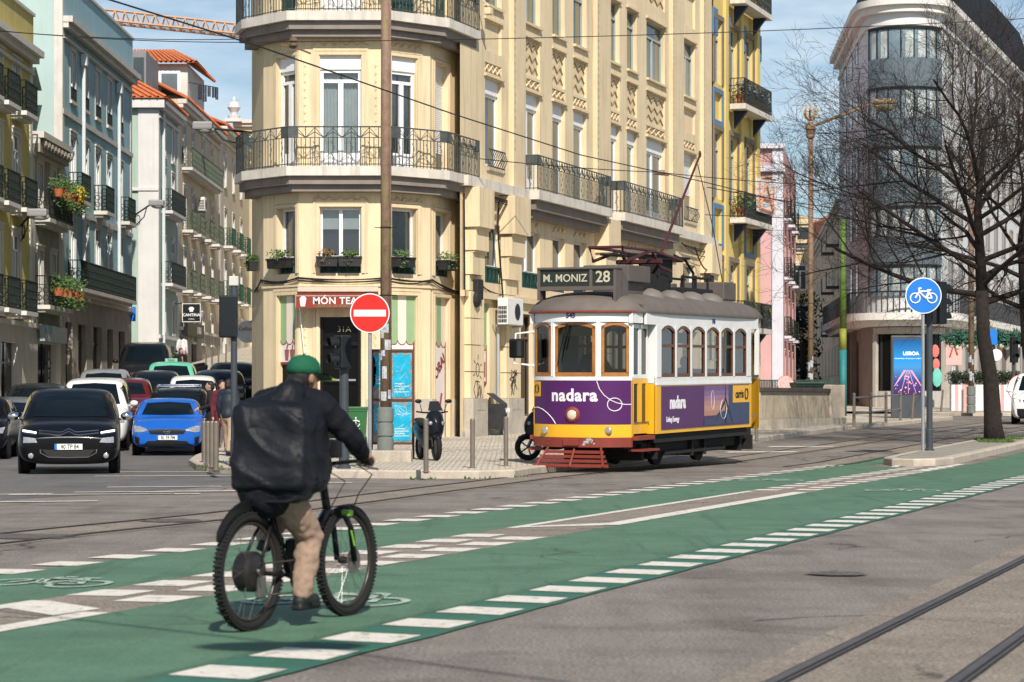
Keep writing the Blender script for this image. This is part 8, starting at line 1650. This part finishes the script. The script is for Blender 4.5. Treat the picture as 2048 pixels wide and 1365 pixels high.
for k in range(9): q = MB(TRf); q.box(.1 + 5 * k, .8 + 5 * k, -.35, -.062, .5, 5.25); q.build('pier', M('pale_stone_surround', (0, 0, 0)), rb_, True)
t = thing('hanging_sign', 'small pink menu board hung on the stone pier of the terrace', 'sign', W(1907, 702, 124)); p = W(1907, 702, 124); q = MB(); q.bbox(p.x - .42, p.x + .42, p.y - .04, p.y + .04, p.z - .75, p.z + .75, .03); q.build('board', M('board_pink', (.62, .40, .37), .7, .05), t, True); q = MB(); q.tube([(p.x - .2, p.y - .06, p.z - .3), (p.x, p.y - .06, p.z + .3), (p.x + .2, p.y - .06, p.z - .2)], .05, 5); q.build('drawn_mark', M('board_red', (.5, .06, .05), .7), t, True)
t = thing('crane', 'orange lattice tower crane jib above the roofs', 'crane', W(360, 45, 240)); q = MB(); n = 22; Y = 240
def crn(t_): return W(120 + 440 * t_, 10 + 48 * t_, Y), W(120 + 440 * t_, 34 + 46 * t_, Y)
for k in range(n):
    a, b = crn(k / n); c, d = crn((k + 1) / n); e = Vector((0, 1.1, 0)); m = (a + c) / 2
    q.tube([a, c], .12, 4, False); q.tube([b - e, d - e], .12, 4, False); q.tube([b + e, d + e], .12, 4, False)
    for s in (-1, 1): q.tube([b + e * s, m], .07, 4, False); q.tube([m, d + e * s], .07, 4, False)
    q.tube([b - e, b + e], .06, 4, False)
q.build('jib', M('crane_orange', (.52, .30, .17), .6, .1, 2), t, True)
# ================================================================ trees
bark = M('bark', (.020, .0145, .012), .95, .4, 9, .7, 18)
def bare_tree(label, x, y, z, hgt, tr, seed, spread=1.0, lean=(0, 0), n0=9):
    rn = random.Random(seed); t = thing('tree', label, 'tree', (x, y, z)); q = MB(); q2 = MB()
    def grow(p, d, ln, r, lv):
        n = 5 if lv < 3 else 3; pts = [p]; dd = d.copy(); rs = [r]
        for k in range(n):
            dd = (dd + Vector((rn.gauss(0, .13), rn.gauss(0, .13), rn.gauss(.03 if lv > 1 else .02, .09)))).normalized(); pts.append(pts[-1] + dd * ln / n); rs.append(max(.0036, r * (1 - .5 * (k + 1) / n)))
        (q if lv < 2 else q2).tube(pts, rs, 6 if lv < 2 else (4 if lv < 4 else 3), False)
        if lv >= 5: return
        kids = (6, 8, 7, 5, 3)[lv]
        for k in range(kids):
            f = .3 + .7 * (k + rn.random() * .7) / kids; i = min(int(f * n), n - 1); pp = pts[i].lerp(pts[i + 1], f * n - i); base = (pts[i + 1] - pts[i]).normalized()
            ax = base.orthogonal().normalized(); ax.rotate(Matrix.Rotation(rn.uniform(0, 6.28), 3, base)); nd = (base * math.cos(R(42)) + ax * math.sin(R(rn.uniform(28, 58)))).normalized(); nd.z += .05; nd.normalize()
            grow(pp, nd, ln * rn.uniform(.44, .66), max(.0046, rs[i] * rn.uniform(.36, .52)), lv + 1)
    th = hgt * .33; top = Vector((lean[0], lean[1], th)); pts = [Vector((0, 0, -.1)), Vector((lean[0] * .15, 0, th * .12)), Vector((lean[0] * .4 + .04, .03, th * .4)), Vector((lean[0] * .75 - .05, 0, th * .7)), top]
    q.tube(pts, [tr * 1.35, tr * 1.05, tr * .9, tr * .8, tr * .72], 14); q.tube([top, top + Vector((-.1, .1, hgt * .18)), top + Vector((.1, 0, hgt * .36))], [tr * .72, tr * .45, tr * .2], 8)
    for k in range(n0):
        f = k / n0; a = 2.4 * k + rn.uniform(-.3, .3); st_ = top + Vector((-.1 * f, .1 * f, hgt * .30 * f - .35)); up = .16 + 1.05 * f; d = Vector((math.cos(a) * spread, math.sin(a) * spread, up)).normalized(); grow(st_, d, hgt * (.37 - .07 * f) * spread ** .3, tr * (.36 - .12 * f), 1)
    to = q.build('trunk', bark, t, smooth=True); q2.build('crown', bark, t, fix=False); return t
p = UV(66.5, -9.0, .15); bare_tree('bare dark street tree standing alone on the median island', p.x, p.y, p.z, 12.4, .235, 5, 1.0, (-.35, 0), 16)
p = UV(77, -9.0, .15); bare_tree('second bare street tree farther along the island behind the first one', p.x, p.y, p.z, 11.8, .23, 9, 1.1, (-.5, 0), 11)
# ================================================================ overhead wires
def wire(label, pts, r=.012, sag_=0, name='overhead_wire', m=None):
    q = MB(); P = []
    for a, b in zip(pts[:-1], pts[1:]): P += sag(a, b, sag_, 12)
    q.tube(P, r, 5); o = q.build(name, m or cable); tag(o, label, 'wire', 'overhead wires')
cw = [Vector((x, y, 5.85 + .018 * max(0, y - 28))) for x, y in [(-9.6, 8), (-5.25, 24.6), (-3.24, 30.5), (-.95, 39.2), (1.35, 47.2), (4.3, 54.4), (9.6, 68.8), (21.3, 101.6)]]
wire('thick dark contact wire running over the tram pole tip', cw, .011)
wire('thin span wire crossing high from the left roofs to the upper right', [W(-20, 60, 31), W(587, 84, 31), W(2080, 36, 33)], .006, .06)
wire('thin slack wire passing the insulator before the cream facade', [W(960, 318, 70), W(1318, 345, 76), W(1660, 372, 84)], .014, .05)
wire('thin wire crossing the yellow house towards the pink house', [W(1415, 375, 80), W(1700, 420, 90)], .016, .05)
wire('lower thin wire in front of the pink house end wall', [W(1410, 430, 96), W(1700, 438, 100)], .015, .03)
wire('fine cable from the crane side down to the prow balcony', [W(-10, 62, 60), W(502, 78, 70)], .012, .1)
t = thing('insulator', 'paired ceramic insulator clamped on the contact wire before the upper prow balcony', 'insulator', W(587, 86, 31)); q = MB(); c = W(587, 86, 31); q.lathe([(.02, -.06), (.06, -.04), (.06, -.01), (.03, 0), (.055, .02), (.055, .05), (.02, .07)], 12, T3(*c)); q.tube([c + Vector((-.16, 0, -.03)), c + Vector((.1, 0, -.09)), c + Vector((.22, 0, -.14))], .014, 5); q.build('clamp', M('bronze_clamp', (.16, .10, .06), .5, .2, 9), t, True)
for px, py, Y, lb in ((1322, 345, 76, 'small brown insulator on the wire before the cream facade'), (1537, 355, 88, 'bronze wire clamp in front of the pink house')):
    c = W(px, py, Y); t = thing('insulator', lb, 'insulator', c); q = MB(); q.tube([c - Vector((.12, 0, 0)), c + Vector((.12, 0, 0))], .07, 8); q.tube([c - Vector((.25, 0, .05)), c + Vector((.25, 0, -.1))], .03, 5); q.build('clamp', M('bronze_clamp', (0, 0, 0)), t, True)
# span wire and hanging lamp just above the picture: they throw the long shadow over the lane
wire('span wire over the near lane whose shadow crosses the bicycle lane', [Vector((-14, 20, 7.4)), Vector((.15, 5.9, 7.0)), Vector((9, -5, 7.4))], .022, .0)
t = thing('hanging_lamp', 'street lamp hung on the span wire above the near lane', 'lamp', (.15, 5.9, 6.8)); q = MB(); q.ball((.15, 5.9, 6.8), .42, 14, sc=(1.2, .6, .3)); q.build('housing', M('lamp_housing', (0, 0, 0)), t, True); q = MB(); q.tube([(.15, 5.9, 6.85), (.15, 5.9, 7.0)], .03, 6); q.build('hanger', cable, t, True)
wire('contact wire over the near track at the lower right', [UV(-10, -2.3, 5.9), UV(30, -2.3, 5.9), UV(90, -2.3, 6.1)], .012)
